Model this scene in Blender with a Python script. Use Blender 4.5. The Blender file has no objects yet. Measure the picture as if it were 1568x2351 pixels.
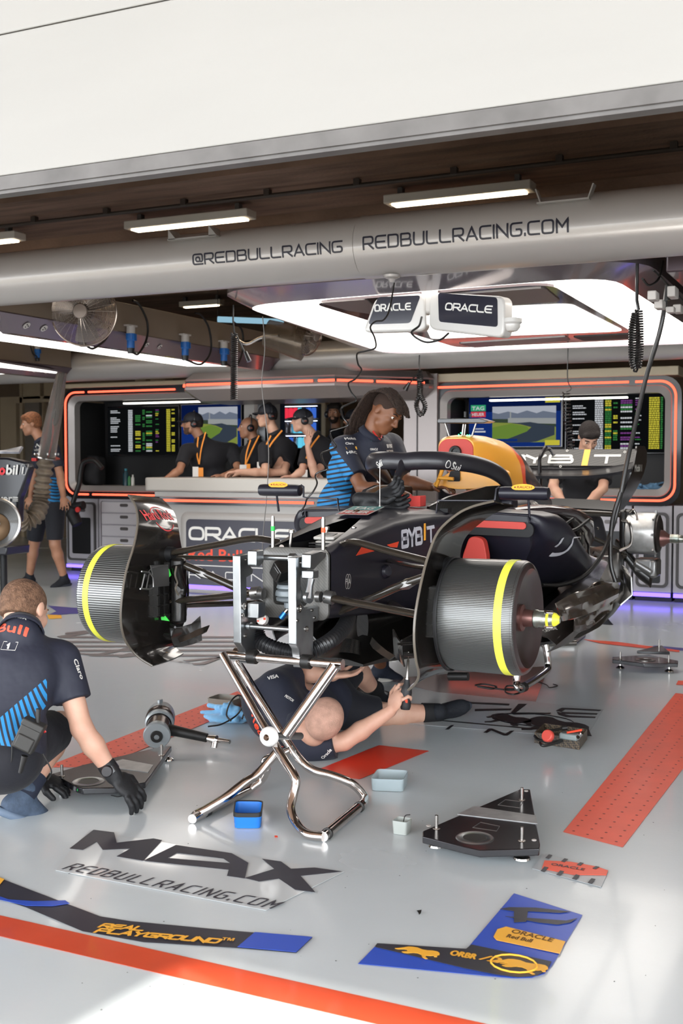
import bpy, bmesh, math, random
import numpy as np
from mathutils import Vector, Matrix, Euler
from mathutils.bvhtree import BVHTree
R = math.radians
S = bpy.context.scene
# ---------------------------------------------------------------- camera
F, YAW, PITCH, H = 2587.0, R(25.35), R(2.64), 1.30
cd = bpy.data.cameras.new('camera'); cam = bpy.data.objects.new('camera', cd); S.collection.objects.link(cam)
cd.sensor_fit = 'VERTICAL'; cd.sensor_height = 36.0; cd.lens = F / 2351 * 36.0
cam.location = (0, 0, H); cam.rotation_euler = (R(90) - PITCH, 0, YAW)
cd.clip_start = 0.05; cd.clip_end = 200
cd.dof.use_dof = True; cd.dof.focus_distance = 4.5; cd.dof.aperture_fstop = 5.6
S.camera = cam
# ---------------------------------------------------------------- world, sun, exposure
w = bpy.data.worlds.new('sky'); S.world = w; w.use_nodes = True
bg = w.node_tree.nodes['Background']; bg.inputs[0].default_value = (0.90, 0.95, 1.0, 1); bg.inputs[1].default_value = 6.4
sl = bpy.data.lights.new('sun', 'SUN'); sl.energy = 9.0; sl.angle = R(0.6); sl.color = (1.0, 0.95, 0.88)
so = bpy.data.objects.new('sun', sl); S.collection.objects.link(so)
so.rotation_euler = Vector((0.2, 1.6, -1.0)).to_track_quat('-Z', 'Y').to_euler()
S.view_settings.view_transform = 'Standard'; S.view_settings.look = 'None'; S.view_settings.gamma = 1.0
S.view_settings.exposure = 0.55
S.view_settings.use_curve_mapping = False
try:
    S.cycles.use_denoising = True; S.cycles.max_bounces = 8; S.cycles.sample_clamp_indirect = 6.0; S.cycles.caustics_reflective = False; S.cycles.caustics_refractive = False
except Exception: pass
# ---------------------------------------------------------------- survey helpers: where a sight line of the photograph meets a plane of the room
_M = Euler((R(90) - PITCH, 0, YAW)).to_matrix()
def ray(u, v): return _M @ Vector(((u - 784) / F, -(v - 1175.5) / F, -1.0))
def atZ(u, v, z=0.0):
    d = ray(u, v); t = (z - H) / d.z; return Vector((0, 0, H)) + d * t
def atY(u, v, y):
    d = ray(u, v); return Vector((0, 0, H)) + d * (y / d.y)
def atX(u, v, x):
    d = ray(u, v); return Vector((0, 0, H)) + d * (x / d.x)
V = Vector
# ---------------------------------------------------------------- materials
def lin(h):
    if not isinstance(h, str): return tuple(h)[:3] + (1,)
    c = [int(h[i:i + 2], 16) / 255 for i in (0, 2, 4)]
    return tuple((x / 12.92 if x <= .04045 else ((x + .055) / 1.055) ** 2.4) for x in c) + (1,)
_mats = {}
def mat(name, col='808080', rough=0.5, metal=0.0, noise=0.0, nscale=8.0, bump=0.0, bscale=60.0, emit=0.0, coat=0.0, spec=0.5, trans=0.0, col2=None, alpha=1.0, ior=1.45, sheen=0.0, rvar=0.0, aniso=None):
    if name in _mats: return _mats[name]
    m = bpy.data.materials.new(name); m.use_nodes = True; nt = m.node_tree; N = nt.nodes; L = nt.links
    b = N['Principled BSDF']; c = lin(col)
    b.inputs['Base Color'].default_value = c; b.inputs['Roughness'].default_value = rough; b.inputs['Metallic'].default_value = metal
    b.inputs['Coat Weight'].default_value = coat; b.inputs['Coat Roughness'].default_value = 0.08; b.inputs['Specular IOR Level'].default_value = spec
    b.inputs['Transmission Weight'].default_value = trans; b.inputs['Alpha'].default_value = alpha; b.inputs['IOR'].default_value = ior
    b.inputs['Sheen Weight'].default_value = sheen
    if emit > 0:
        b.inputs['Emission Color'].default_value = c; b.inputs['Emission Strength'].default_value = emit
    tc = N.new('ShaderNodeTexCoord')
    if noise > 0 or col2 or rvar > 0:
        n = N.new('ShaderNodeTexNoise'); n.inputs['Scale'].default_value = nscale; n.inputs['Detail'].default_value = 5
        mp = N.new('ShaderNodeMapping'); L.new(tc.outputs['Object'], mp.inputs[0]); L.new(mp.outputs[0], n.inputs[0])
        if aniso: mp.inputs['Scale'].default_value = aniso
        if noise > 0 or col2:
            mx = N.new('ShaderNodeMix'); mx.data_type = 'RGBA'
            c2 = lin(col2) if col2 else tuple(x * (1 - noise) for x in c[:3]) + (1,)
            mx.inputs[6].default_value = c; mx.inputs[7].default_value = c2
            rp = N.new('ShaderNodeMapRange'); rp.inputs[1].default_value = .35; rp.inputs[2].default_value = .65
            L.new(n.outputs['Fac'], rp.inputs[0]); L.new(rp.outputs[0], mx.inputs[0]); L.new(mx.outputs[2], b.inputs['Base Color'])
        if rvar > 0:
            rr = N.new('ShaderNodeMapRange'); rr.inputs[1].default_value = .3; rr.inputs[2].default_value = .7
            rr.inputs[3].default_value = max(0, rough - rvar); rr.inputs[4].default_value = rough + rvar
            L.new(n.outputs['Fac'], rr.inputs[0]); L.new(rr.outputs[0], b.inputs['Roughness'])
    if bump > 0:
        n2 = N.new('ShaderNodeTexNoise'); n2.inputs['Scale'].default_value = bscale; n2.inputs['Detail'].default_value = 4
        L.new(tc.outputs['Object'], n2.inputs[0]); bp = N.new('ShaderNodeBump'); bp.inputs['Strength'].default_value = bump; bp.inputs['Distance'].default_value = .01
        L.new(n2.outputs['Fac'], bp.inputs['Height']); L.new(bp.outputs[0], b.inputs['Normal'])
    _mats[name] = m; return m
def carbon(name='carbon_weave', c1='0d0c0b', c2='3a352f', scale=170, rough=.28, coat=.6):
    if name in _mats: return _mats[name]
    m = mat(name, c1, rough, coat=coat); nt = m.node_tree; N = nt.nodes; L = nt.links; b = N['Principled BSDF']
    tc = N.new('ShaderNodeTexCoord'); mp = N.new('ShaderNodeMapping'); mp.inputs['Rotation'].default_value = (R(45), R(20), R(45)); mp.inputs['Scale'].default_value = (scale,) * 3
    L.new(tc.outputs['Object'], mp.inputs[0]); ck = N.new('ShaderNodeTexChecker'); ck.inputs['Scale'].default_value = 1.0
    L.new(mp.outputs[0], ck.inputs['Vector']); ck.inputs['Color1'].default_value = lin(c1); ck.inputs['Color2'].default_value = lin(c2)
    L.new(ck.outputs['Color'], b.inputs['Base Color']); return m
def brushed(name, axis, scale, col, col2, rough=.3, metal=0.0, dist=.004, strength=.6, sharp=False, coat=0.0):
    """fine parallel grooves across one local axis"""
    if name in _mats: return _mats[name]
    m = mat(name, col, rough, metal, coat=coat); nt = m.node_tree; N = nt.nodes; L = nt.links; b = N['Principled BSDF']
    tc = N.new('ShaderNodeTexCoord'); wv = N.new('ShaderNodeTexWave'); wv.bands_direction = axis; wv.inputs['Scale'].default_value = scale; wv.inputs['Distortion'].default_value = .0
    L.new(tc.outputs['Object'], wv.inputs[0])
    mx = N.new('ShaderNodeMix'); mx.data_type = 'RGBA'; mx.inputs[6].default_value = lin(col); mx.inputs[7].default_value = lin(col2)
    L.new(wv.outputs['Fac'], mx.inputs[0]); L.new(mx.outputs[2], b.inputs['Base Color'])
    bp = N.new('ShaderNodeBump'); bp.inputs['Strength'].default_value = strength; bp.inputs['Distance'].default_value = dist
    L.new(wv.outputs['Fac'], bp.inputs['Height']); L.new(bp.outputs[0], b.inputs['Normal']); return m
def glow(name, col, strength):
    if name in _mats: return _mats[name]
    m = bpy.data.materials.new(name); m.use_nodes = True; nt = m.node_tree; nt.nodes.clear()
    e = nt.nodes.new('ShaderNodeEmission'); e.inputs[0].default_value = lin(col); e.inputs[1].default_value = strength
    o = nt.nodes.new('ShaderNodeOutputMaterial'); nt.links.new(e.outputs[0], o.inputs[0]); _mats[name] = m; return m
# ---------------------------------------------------------------- mesh builder
class M:
    def __init__(s): s.v = []; s.f = []; s.m = []; s.mi = 0
    def add(s, vs, fs, mi=None):
        n = len(s.v); s.v.extend([tuple(v) for v in vs]); s.f.extend([tuple(i + n for i in f) for f in fs]); s.m.extend([s.mi if mi is None else mi] * len(fs)); return s
    def box(s, c, size, rot=None, mi=None):
        hx, hy, hz = [a / 2 for a in size]; Q = rot if rot is not None else Matrix.Identity(3); c = V(c)
        vs = [c + Q @ V((x * hx, y * hy, z * hz)) for z in (-1, 1) for y in (-1, 1) for x in (-1, 1)]
        return s.add(vs, [(0, 2, 3, 1), (4, 5, 7, 6), (0, 1, 5, 4), (2, 6, 7, 3), (0, 4, 6, 2), (1, 3, 7, 5)], mi)
    def cyl(s, p0, p1, r0, r1=None, n=24, caps=True, mi=None):
        r1 = r0 if r1 is None else r1; return s.tube([p0, p1], [r0, r1], n, caps, mi)
    def tube(s, pts, r, n=12, caps=True, mi=None, closed=False, flat=None, up=None):
        pts = [V(p) for p in pts]; k = len(pts); rs = r if isinstance(r, (list, tuple)) else [r] * k
        vs = []; fs = []; prev = None
        for i, p in enumerate(pts):
            a = pts[(i + 1) % k] if (closed or i < k - 1) else p; b = pts[i - 1] if (closed or i > 0) else p
            t = (a - b); t = t.normalized() if t.length > 1e-9 else V((0, 0, 1))
            if prev is None:
                q = V(up) if up is not None else (V((0, 0, 1)) if abs(t.z) < .9 else V((1, 0, 0)))
                x = (q - t * q.dot(t)).normalized()
            else:
                x = prev - t * prev.dot(t); x = x.normalized() if x.length > 1e-6 else t.orthogonal().normalized()
            prev = x; y = t.cross(x)
            fx, fy = (1, 1) if flat is None else flat
            for j in range(n):
                a_ = 2 * math.pi * j / n; vs.append(p + (x * math.cos(a_) * fx + y * math.sin(a_) * fy) * rs[i])
        for i in range(k if closed else k - 1):
            o, o2 = i * n, ((i + 1) % k) * n
            for j in range(n): fs.append((o + j, o + (j + 1) % n, o2 + (j + 1) % n, o2 + j))
        if caps and not closed: fs.append(tuple(range(n))[::-1]); fs.append(tuple((k - 1) * n + j for j in range(n)))
        return s.add(vs, fs, mi)
    def lathe(s, prof, o=(0, 0, 0), axis=(0, 0, 1), n=48, mi=None, mis=None, a0=0, a1=2 * math.pi):
        ax = V(axis).normalized(); x = ax.orthogonal().normalized(); y = ax.cross(x); o = V(o); full = abs(a1 - a0 - 2 * math.pi) < 1e-6; m = n if full else n + 1
        vs = [o + ax * h + (x * math.cos(a0 + (a1 - a0) * j / n) + y * math.sin(a0 + (a1 - a0) * j / n)) * r for r, h in prof for j in range(m)]
        for i in range(len(prof) - 1):
            pass
        fs = []; ms = []
        for i in range(len(prof) - 1):
            for j in range(n):
                j2 = (j + 1) % m; fs.append((i * m + j, i * m + j2, (i + 1) * m + j2, (i + 1) * m + j)); ms.append(mis[i] if mis else (s.mi if mi is None else mi))
        k = len(s.v); s.v.extend([tuple(v) for v in vs]); s.f.extend([tuple(q + k for q in f) for f in fs]); s.m.extend(ms); return s
    def prism(s, poly, o, x, y, depth, mi=None, mi_side=None):
        """poly in the plane (o; x, y), thickened by the vector depth"""
        o, x, y, d = V(o), V(x), V(y), V(depth); n = len(poly)
        vs = [o + x * a + y * b for a, b in poly]; vs += [v + d for v in vs]
        fl = x.cross(y).dot(d) > 0
        top = tuple(range(n, 2 * n)); bot = tuple(range(n))[::-1]
        if not fl: top = top[::-1]; bot = bot[::-1]
        s.add(vs, [top, bot], mi); k = len(s.v) - 2 * n
        sd = [(k + i, k + (i + 1) % n, k + n + (i + 1) % n, k + n + i) for i in range(n)]
        if not fl: sd = [q[::-1] for q in sd]
        s.f.extend(sd); s.m.extend([(s.mi if mi is None else mi) if mi_side is None else mi_side] * n); return s
    def loft(s, rings, caps=True, mi=None, closed=True):
        n = len(rings[0]); vs = [p for r in rings for p in r]; fs = []
        for i in range(len(rings) - 1):
            for j in range(n if closed else n - 1): fs.append((i * n + j, i * n + (j + 1) % n, (i + 1) * n + (j + 1) % n, (i + 1) * n + j))
        if caps and closed: fs.append(tuple(range(n))[::-1]); fs.append(tuple((len(rings) - 1) * n + j for j in range(n)))
        return s.add(vs, fs, mi)
    def sheet(s, grid, thick=0.004, mi=None):
        """a grid of points [i][j] given a real thickness"""
        a, b = len(grid), len(grid[0]); P = [[V(p) for p in r] for r in grid]; Nn = []
        for i in range(a):
            for j in range(b):
                du = P[min(i + 1, a - 1)][j] - P[max(i - 1, 0)][j]; dv = P[i][min(j + 1, b - 1)] - P[i][max(j - 1, 0)]
                c = du.cross(dv); Nn.append(c.normalized() if c.length > 1e-12 else V((0, 0, 1)))
        fl = [p for r in P for p in r]; vs = [p + q * thick / 2 for p, q in zip(fl, Nn)] + [p - q * thick / 2 for p, q in zip(fl, Nn)]; k = a * b; fs = []
        for i in range(a - 1):
            for j in range(b - 1):
                q = (i * b + j, (i + 1) * b + j, (i + 1) * b + j + 1, i * b + j + 1); fs.append(q); fs.append(tuple(k + t for t in q[::-1]))
        ed = [i * b for i in range(a)] + [(a - 1) * b + j for j in range(1, b)] + [i * b + b - 1 for i in range(a - 2, -1, -1)] + [j for j in range(b - 2, 0, -1)]
        for i in range(len(ed)): p, q = ed[i], ed[(i + 1) % len(ed)]; fs.append((q, p, k + p, k + q))
        return s.add(vs, fs, mi)
    def join(s, o, mi=None):
        k = len(s.v); s.v.extend(o.v); s.f.extend([tuple(i + k for i in f) for f in o.f]); s.m.extend(o.m if mi is None else [mi] * len(o.f)); return s
ROOT = {}
def tag(o, label=None, cat=None, group=None, kind=None):
    if label: o['label'] = label
    if cat: o['category'] = cat
    if group: o['group'] = group
    if kind: o['kind'] = kind
    return o
def thing(name, loc, label, cat, group=None):
    o = bpy.data.objects.new(name, None); o.empty_display_size = .1; S.collection.objects.link(o); o.location = V(loc); ROOT[o.name] = V(loc); return tag(o, label, cat, group)
def put(name, mb, mats, parent=None, label=None, cat=None, group=None, kind=None, smooth=True, bevel=0, seg=2, ang=38, merge=False, sub=0, flipcheck=True, at=None, solid=0):
    """one mesh object; coordinates of mb are world coordinates"""
    if isinstance(mb, bpy.types.Mesh): me = mb
    else:
        me = bpy.data.meshes.new(name); me.from_pydata(mb.v, [], mb.f); me.polygons.foreach_set('material_index', mb.m)
    loc = ROOT[parent.name] if parent is not None else (V(at) if at is not None else V((0, 0, 0)))
    if loc.length > 0: me.transform(Matrix.Translation(-loc))
    o = bpy.data.objects.new(name, me); S.collection.objects.link(o)
    for m in (mats if isinstance(mats, (list, tuple)) else [mats]): me.materials.append(m)
    if not isinstance(mb, bpy.types.Mesh) and flipcheck:
        bm = bmesh.new(); bm.from_mesh(me)
        if merge: bmesh.ops.remove_doubles(bm, verts=bm.verts, dist=1e-5)
        bmesh.ops.recalc_face_normals(bm, faces=bm.faces); bm.to_mesh(me); bm.free()
    if smooth:
        me.polygons.foreach_set('use_smooth', [True] * len(me.polygons)); me.set_sharp_from_angle(angle=R(ang))
    if parent is not None:
        o.parent = parent; ROOT[o.name] = ROOT[parent.name]
    else:
        o.location = loc; ROOT[o.name] = loc
    if solid:
        b = o.modifiers.new('s', 'SOLIDIFY'); b.thickness = solid; b.offset = 0
    if bevel:
        b = o.modifiers.new('b', 'BEVEL'); b.width = bevel; b.segments = seg; b.limit_method = 'ANGLE'; b.angle_limit = R(40); b.harden_normals = False
    if sub:
        b = o.modifiers.new('u', 'SUBSURF'); b.levels = sub; b.render_levels = sub
    tag(o, label, cat, group, kind); return o
def dup(root, off=(0, 0, 0), rotz=0.0, label=None, group=None):
    def cp(o, par):
        c = o.copy(); S.collection.objects.link(c)
        if par is not None: c.parent = par
        for ch in list(o.children): cp(ch, c)
        return c
    r = cp(root, None); r.location = root.location + V(off); r.rotation_euler = (0, 0, rotz); ROOT[r.name] = V(r.location)
    return tag(r, label, None, group)
def catmull(pts, n=8, closed=False):
    P = [V(p) for p in pts]; out = []; k = len(P)
    for i in range(k if closed else k - 1):
        p1, p2 = P[i], P[(i + 1) % k]; p0 = P[i - 1] if (closed or i > 0) else p1 * 2 - p2; p3 = P[(i + 2) % k] if (closed or i < k - 2) else p2 * 2 - p1
        for j in range(n):
            t = j / n; out.append(0.5 * ((2 * p1) + (p2 - p0) * t + (2 * p0 - 5 * p1 + 4 * p2 - p3) * t * t + (3 * p1 - p0 - 3 * p2 + p3) * t ** 3))
    if not closed: out.append(P[-1])
    return out
def lerp(a, b, t): return a + (b - a) * t
def interp(x, xs, ys): return float(np.interp(x, xs, ys))
def rrect(w, h, r, n=6, cx=0, cy=0):
    out = []
    for (sx, sy, a) in ((1, 1, 0), (-1, 1, 90), (-1, -1, 180), (1, -1, 270)):
        for i in range(n + 1):
            t = R(a + 90 * i / n); out.append((cx + sx * (w / 2 - r) + r * math.cos(t), cy + sy * (h / 2 - r) + r * math.sin(t)))
    return out
def superell(c, ax, ay, e=2.5, n=32, ex=(1, 0, 0), ey=(0, 0, 1)):
    c, ex, ey = V(c), V(ex), V(ey); out = []
    for j in range(n):
        t = 2 * math.pi * j / n; a, b = math.cos(t), math.sin(t)
        out.append(c + ex * (ax * math.copysign(abs(a) ** (2 / e), a)) + ey * (ay * math.copysign(abs(b) ** (2 / e), b)))
    return out
# ---------------------------------------------------------------- lettering
_txt = {}
def text_mesh(s, sub=None):
    """lettering outline as verts/faces, cap height 1, left aligned at 0"""
    if (s, sub) in _txt: return _txt[(s, sub)]
    c = bpy.data.curves.new('t', 'FONT'); c.body = s; c.size = 1.0; c.resolution_u = 3; c.fill_mode = 'FRONT'
    o = bpy.data.objects.new('t', c); S.collection.objects.link(o); dg = bpy.context.evaluated_depsgraph_get(); dg.update()
    me = bpy.data.meshes.new_from_object(o.evaluated_get(dg)); bpy.data.objects.remove(o); bpy.data.curves.remove(c)
    bm = bmesh.new(); bm.from_mesh(me); bpy.data.meshes.remove(me)
    if sub:
        for _ in range(4):
            ed = [e for e in bm.edges if e.calc_length() > sub]
            if not ed: break
            bmesh.ops.subdivide_edges(bm, edges=ed, cuts=1); bmesh.ops.triangulate(bm, faces=bm.faces)
    vs = np.array([v.co[:2] for v in bm.verts]) if len(bm.verts) else np.zeros((0, 2)); fs = [tuple(v.index for v in f.verts) for f in bm.faces]; bm.free()
    vs = vs / 0.70
    if len(vs): vs[:, 0] -= vs[:, 0].min()
    _txt[(s, sub)] = (vs, fs); return _txt[(s, sub)]
def letter(mb, s, o, x, y, h, width=None, sx=1.0, slant=0.0, bold=0, center=False, mi=None, fn=None, sub=None, lift=0.0):
    """lettering of cap height h in plane (o; x right, y up); fn bends it onto a surface"""
    vs, fs = text_mesh(s, sub); x, y, o = V(x), V(y), V(o); w0 = vs[:, 0].max()
    kx = (width / w0) if width else h * sx
    ofs = -w0 * kx / 2 if center else 0; nrm = x.cross(y)
    for dx, dy in ([(0, 0)] if not bold else [(-bold, 0), (bold, 0), (0, bold), (0, -bold)]):
        pts = []
        for a, b in vs:
            a2 = a * kx + ofs + slant * b * h + dx * h; b2 = b * h + dy * h
            pts.append(fn(a2, b2) if fn else o + x * a2 + y * b2 + nrm * (lift + (abs(dx) + 2 * max(dy, 0)) * .002))
        mb.add(pts, fs, mi)
    return mb
def caster(objs):
    """BVH over already built objects, for wrapping emblems onto them"""
    vs = []; fs = []
    for o in objs:
        k = len(vs); mw = ROOT[o.name]; vs += [v.co + mw for v in o.data.vertices]; fs += [tuple(i + k for i in p.vertices) for p in o.data.polygons]
    return BVHTree.FromPolygons(vs, fs)
def wrap(mb, bvh, d, off=.002, maxd=3.0):
    """move every vertex along d onto the surface"""
    d = V(d).normalized(); out = []
    for v in mb.v:
        p = V(v); hit = bvh.ray_cast(p - d * .6, d, maxd)
        out.append(tuple(hit[0] - d * off) if hit[0] is not None else tuple(p))
    mb.v = out; return mb
# ---------------------------------------------------------------- smooth solids for bodies (signed distance field, surface nets)
def sdf_mesh(prims, res=.008, k=.02, relax=1):
    lo = np.array([1e9] * 3); hi = -lo; bb = []
    for p in prims:
        t = p[0].lstrip('-')
        if t == 'c': a, b = np.array(p[1], float), np.array(p[3], float); r = max(p[2], p[4]); l, h_ = np.minimum(a, b) - r, np.maximum(a, b) + r
        elif t == 'e': a = np.array(p[1], float); r = max(p[2]); l, h_ = a - r, a + r
        elif t == 'b': a = np.array(p[1], float); r = float(np.linalg.norm(p[2])); l, h_ = a - r, a + r
        bb.append((l, h_))
        if p[0][0] != '-': lo = np.minimum(lo, l); hi = np.maximum(hi, h_)
    lo -= 3 * res; hi += 3 * res; n = np.ceil((hi - lo) / res).astype(int) + 1
    D = np.full(n, 1.0, dtype=np.float32)
    for p, (l, h_) in zip(prims, bb):
        kk = p[-1] if isinstance(p[-1], dict) and 'k' in p[-1] else None; kq = kk['k'] if kk else k
        mg = kq + 3 * res; i0 = np.maximum(np.floor((l - mg - lo) / res).astype(int), 0); i1 = np.minimum(np.ceil((h_ + mg - lo) / res).astype(int) + 1, n)
        if (i1 <= i0).any(): continue
        X, Y, Z = [(lo[q] + res * np.arange(i0[q], i1[q])).astype(np.float32) for q in range(3)]
        X = X[:, None, None]; Y = Y[None, :, None]; Z = Z[None, None, :]; t = p[0].lstrip('-')
        if t == 'c':
            a, b = np.array(p[1], float), np.array(p[3], float); ab = b - a; L2 = max(float(ab @ ab), 1e-9)
            h = ((X - a[0]) * ab[0] + (Y - a[1]) * ab[1] + (Z - a[2]) * ab[2]) / L2; h = np.clip(h, 0, 1)
            d = np.sqrt((X - a[0] - ab[0] * h) ** 2 + (Y - a[1] - ab[1] * h) ** 2 + (Z - a[2] - ab[2] * h) ** 2) - (p[2] + (p[4] - p[2]) * h)
        else:
            Q = np.array(p[3]) if len(p) > 3 and p[3] is not None and not isinstance(p[3], dict) else np.eye(3)
            c = p[1]; x, y, z = X - c[0], Y - c[1], Z - c[2]
            u = [x * Q[0][q] + y * Q[1][q] + z * Q[2][q] for q in range(3)]
            if t == 'e':
                r = p[2]; k0 = np.sqrt((u[0] / r[0]) ** 2 + (u[1] / r[1]) ** 2 + (u[2] / r[2]) ** 2)
                k1 = np.sqrt((u[0] / r[0] ** 2) ** 2 + (u[1] / r[1] ** 2) ** 2 + (u[2] / r[2] ** 2) ** 2); d = k0 * (k0 - 1) / np.maximum(k1, 1e-6)
            else:
                r = p[2]; rr = min(r) * .5; q = [np.abs(u[i]) - r[i] + rr for i in range(3)]
                d = np.sqrt(sum(np.maximum(a_, 0) ** 2 for a_ in q)) + np.minimum(np.maximum(np.maximum(q[0], q[1]), q[2]), 0) - rr
        sl_ = (slice(i0[0], i1[0]), slice(i0[1], i1[1]), slice(i0[2], i1[2])); E = D[sl_]
        if p[0][0] == '-':
            D[sl_] = np.maximum(E, -d)
        else:
            h = np.clip(.5 + .5 * (d - E) / kq, 0, 1); D[sl_] = d * (1 - h) + E * h - kq * h * (1 - h)
    s = D < 0; c = np.zeros(n - 1, dtype=np.int8)
    for a in (0, 1):
        for b in (0, 1):
            for e in (0, 1): c += s[a:n[0] - 1 + a, b:n[1] - 1 + b, e:n[2] - 1 + e]
    act = (c > 0) & (c < 8); idx = np.full(act.shape, -1, dtype=np.int64); ii = np.argwhere(act); idx[act] = np.arange(len(ii))
    acc = np.zeros((len(ii), 3)); cnt = np.zeros(len(ii)); cor = [(a, b, e) for a in (0, 1) for b in (0, 1) for e in (0, 1)]
    for a in cor:
        for q in range(3):
            if a[q] == 1: continue
            b = list(a); b[q] = 1
            da = D[ii[:, 0] + a[0], ii[:, 1] + a[1], ii[:, 2] + a[2]]; db = D[ii[:, 0] + b[0], ii[:, 1] + b[1], ii[:, 2] + b[2]]
            m = (da < 0) != (db < 0); t = np.where(m, da / np.where(m, da - db, 1), 0); pos = np.array(a, float)[None, :].repeat(len(ii), 0); pos[:, q] += t
            acc[m] += pos[m]; cnt[m] += 1
    vs = lo + res * (ii + acc / cnt[:, None]); fs = []
    for q in range(3):
        o1, o2 = [(1, 2), (2, 0), (0, 1)][q]; sh = [slice(None)] * 3; sh[q] = slice(0, -1); s2 = [slice(None)] * 3; s2[q] = slice(1, None)
        ed = s[tuple(sh)] != s[tuple(s2)]; e = np.argwhere(ed); ok = (e[:, o1] > 0) & (e[:, o2] > 0) & (e[:, o1] < n[o1] - 1) & (e[:, o2] < n[o2] - 1); e = e[ok]
        def cell(d1, d2):
            g = e.copy(); g[:, o1] -= d1; g[:, o2] -= d2; return idx[g[:, 0], g[:, 1], g[:, 2]]
        qd = np.stack([cell(1, 1), cell(0, 1), cell(0, 0), cell(1, 0)], 1); fl = s[e[:, 0], e[:, 1], e[:, 2]]
        qd[~fl] = qd[~fl][:, ::-1]; fs.append(qd)
    fs = np.concatenate(fs); fs = fs[(fs >= 0).all(1)]
    for _ in range(relax):
        A = np.zeros_like(vs); C = np.zeros(len(vs))
        for q in range(4):
            for r_ in (1, 3): np.add.at(A, fs[:, q], vs[fs[:, (q + r_) % 4]]); np.add.at(C, fs[:, q], 1)
        vs = vs * .5 + .5 * A / np.maximum(C, 1)[:, None]
    me = bpy.data.meshes.new('body'); me.vertices.add(len(vs)); me.vertices.foreach_set('co', vs.astype(np.float32).ravel())
    me.loops.add(len(fs) * 4); me.loops.foreach_set('vertex_index', fs.astype(np.int32).ravel()); me.polygons.add(len(fs))
    me.polygons.foreach_set('loop_start', np.arange(0, len(fs) * 4, 4, dtype=np.int32)); me.polygons.foreach_set('loop_total', np.full(len(fs), 4, dtype=np.int32)); me.update(calc_edges=True); me.validate()
    return me
def blob(name, prims, material, parent=None, res=.008, k=.02, relax=2, attrs=None, **kw):
    me = sdf_mesh(prims, res, k, relax)
    if attrs:
        co = np.zeros(len(me.vertices) * 3); me.vertices.foreach_get('co', co); co = co.reshape(-1, 3)
        for nm, fn in attrs.items():
            at_ = me.attributes.new(nm, 'FLOAT', 'POINT'); at_.data.foreach_set('value', np.asarray(fn(co), dtype=np.float32))
    return put(name, me, material, parent, ang=80, **kw)
# ---- squared stroke lettering: ribbons bent onto any surface
_G = {'A': [[(0, 0), (.5, 1), (1, 0)], [(.26, .28), (.84, .28)]], 'B': [[(0, .52), (.93, .52), (.93, 1), (0, 1), (0, 0), (1, 0), (1, .52), (.6, .52)]], 'C': [[(1, 1), (0, 1), (0, 0), (1, 0)]], 'D': [[(0, 0), (0, 1), (1, 1), (1, 0), (0, 0)]], 'E': [[(1, 1), (0, 1), (0, 0), (1, 0)], [(0, .5), (.9, .5)]], 'F': [[(1, 1), (0, 1), (0, 0)], [(0, .5), (.8, .5)]], 'G': [[(1, 1), (0, 1), (0, 0), (1, 0), (1, .5), (.55, .5)]],
      'H': [[(0, 0), (0, 1)], [(1, 0), (1, 1)], [(0, .5), (1, .5)]], 'I': [[(0, 0), (0, 1)]], 'K': [[(0, 0), (0, 1)], [(1, 1), (.1, .45)], [(.35, .6), (1, 0)]], 'L': [[(0, 1), (0, 0), (1, 0)]], 'M': [[(0, 0), (0, 1), (.5, .4), (1, 1), (1, 0)]], 'N': [[(0, 0), (0, 1), (1, 0), (1, 1)]], 'O': [[(.5, 0), (0, 0), (0, 1), (1, 1), (1, 0), (.5, 0)]], 'P': [[(0, 0), (0, 1), (1, 1), (1, .42), (0, .42)]], 'R': [[(0, 0), (0, 1), (1, 1), (1, .42), (0, .42)], [(.5, .42), (1, 0)]],
      'S': [[(1, 1), (0, 1), (0, .52), (1, .52), (1, 0), (0, 0)]], 'T': [[(0, 1), (1, 1)], [(.5, 1), (.5, 0)]], 'U': [[(0, 1), (0, 0), (1, 0), (1, 1)]], 'V': [[(0, 1), (.5, 0), (1, 1)]], 'X': [[(0, 0), (1, 1)], [(0, 1), (1, 0)]], 'Y': [[(0, 1), (.5, .5), (1, 1)], [(.5, .5), (.5, 0)]], 'Z': [[(0, 1), (1, 1), (0, 0), (1, 0)]], '1': [[(0, .75), (.4, 1), (.4, 0)]], '.': [[(0, 0), (0, .12)]], '@': [[(.72, .28), (.3, .28), (.3, .7), (.72, .7), (.72, .25), (1, .25), (1, 1), (0, 1), (0, 0), (1, 0)]], '/': [[(0, 0), (1, 1)]], ' ': []}
_W = {'I': 0, '.': 0, ' ': .4, '1': .4, '@': 1.1}
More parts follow.
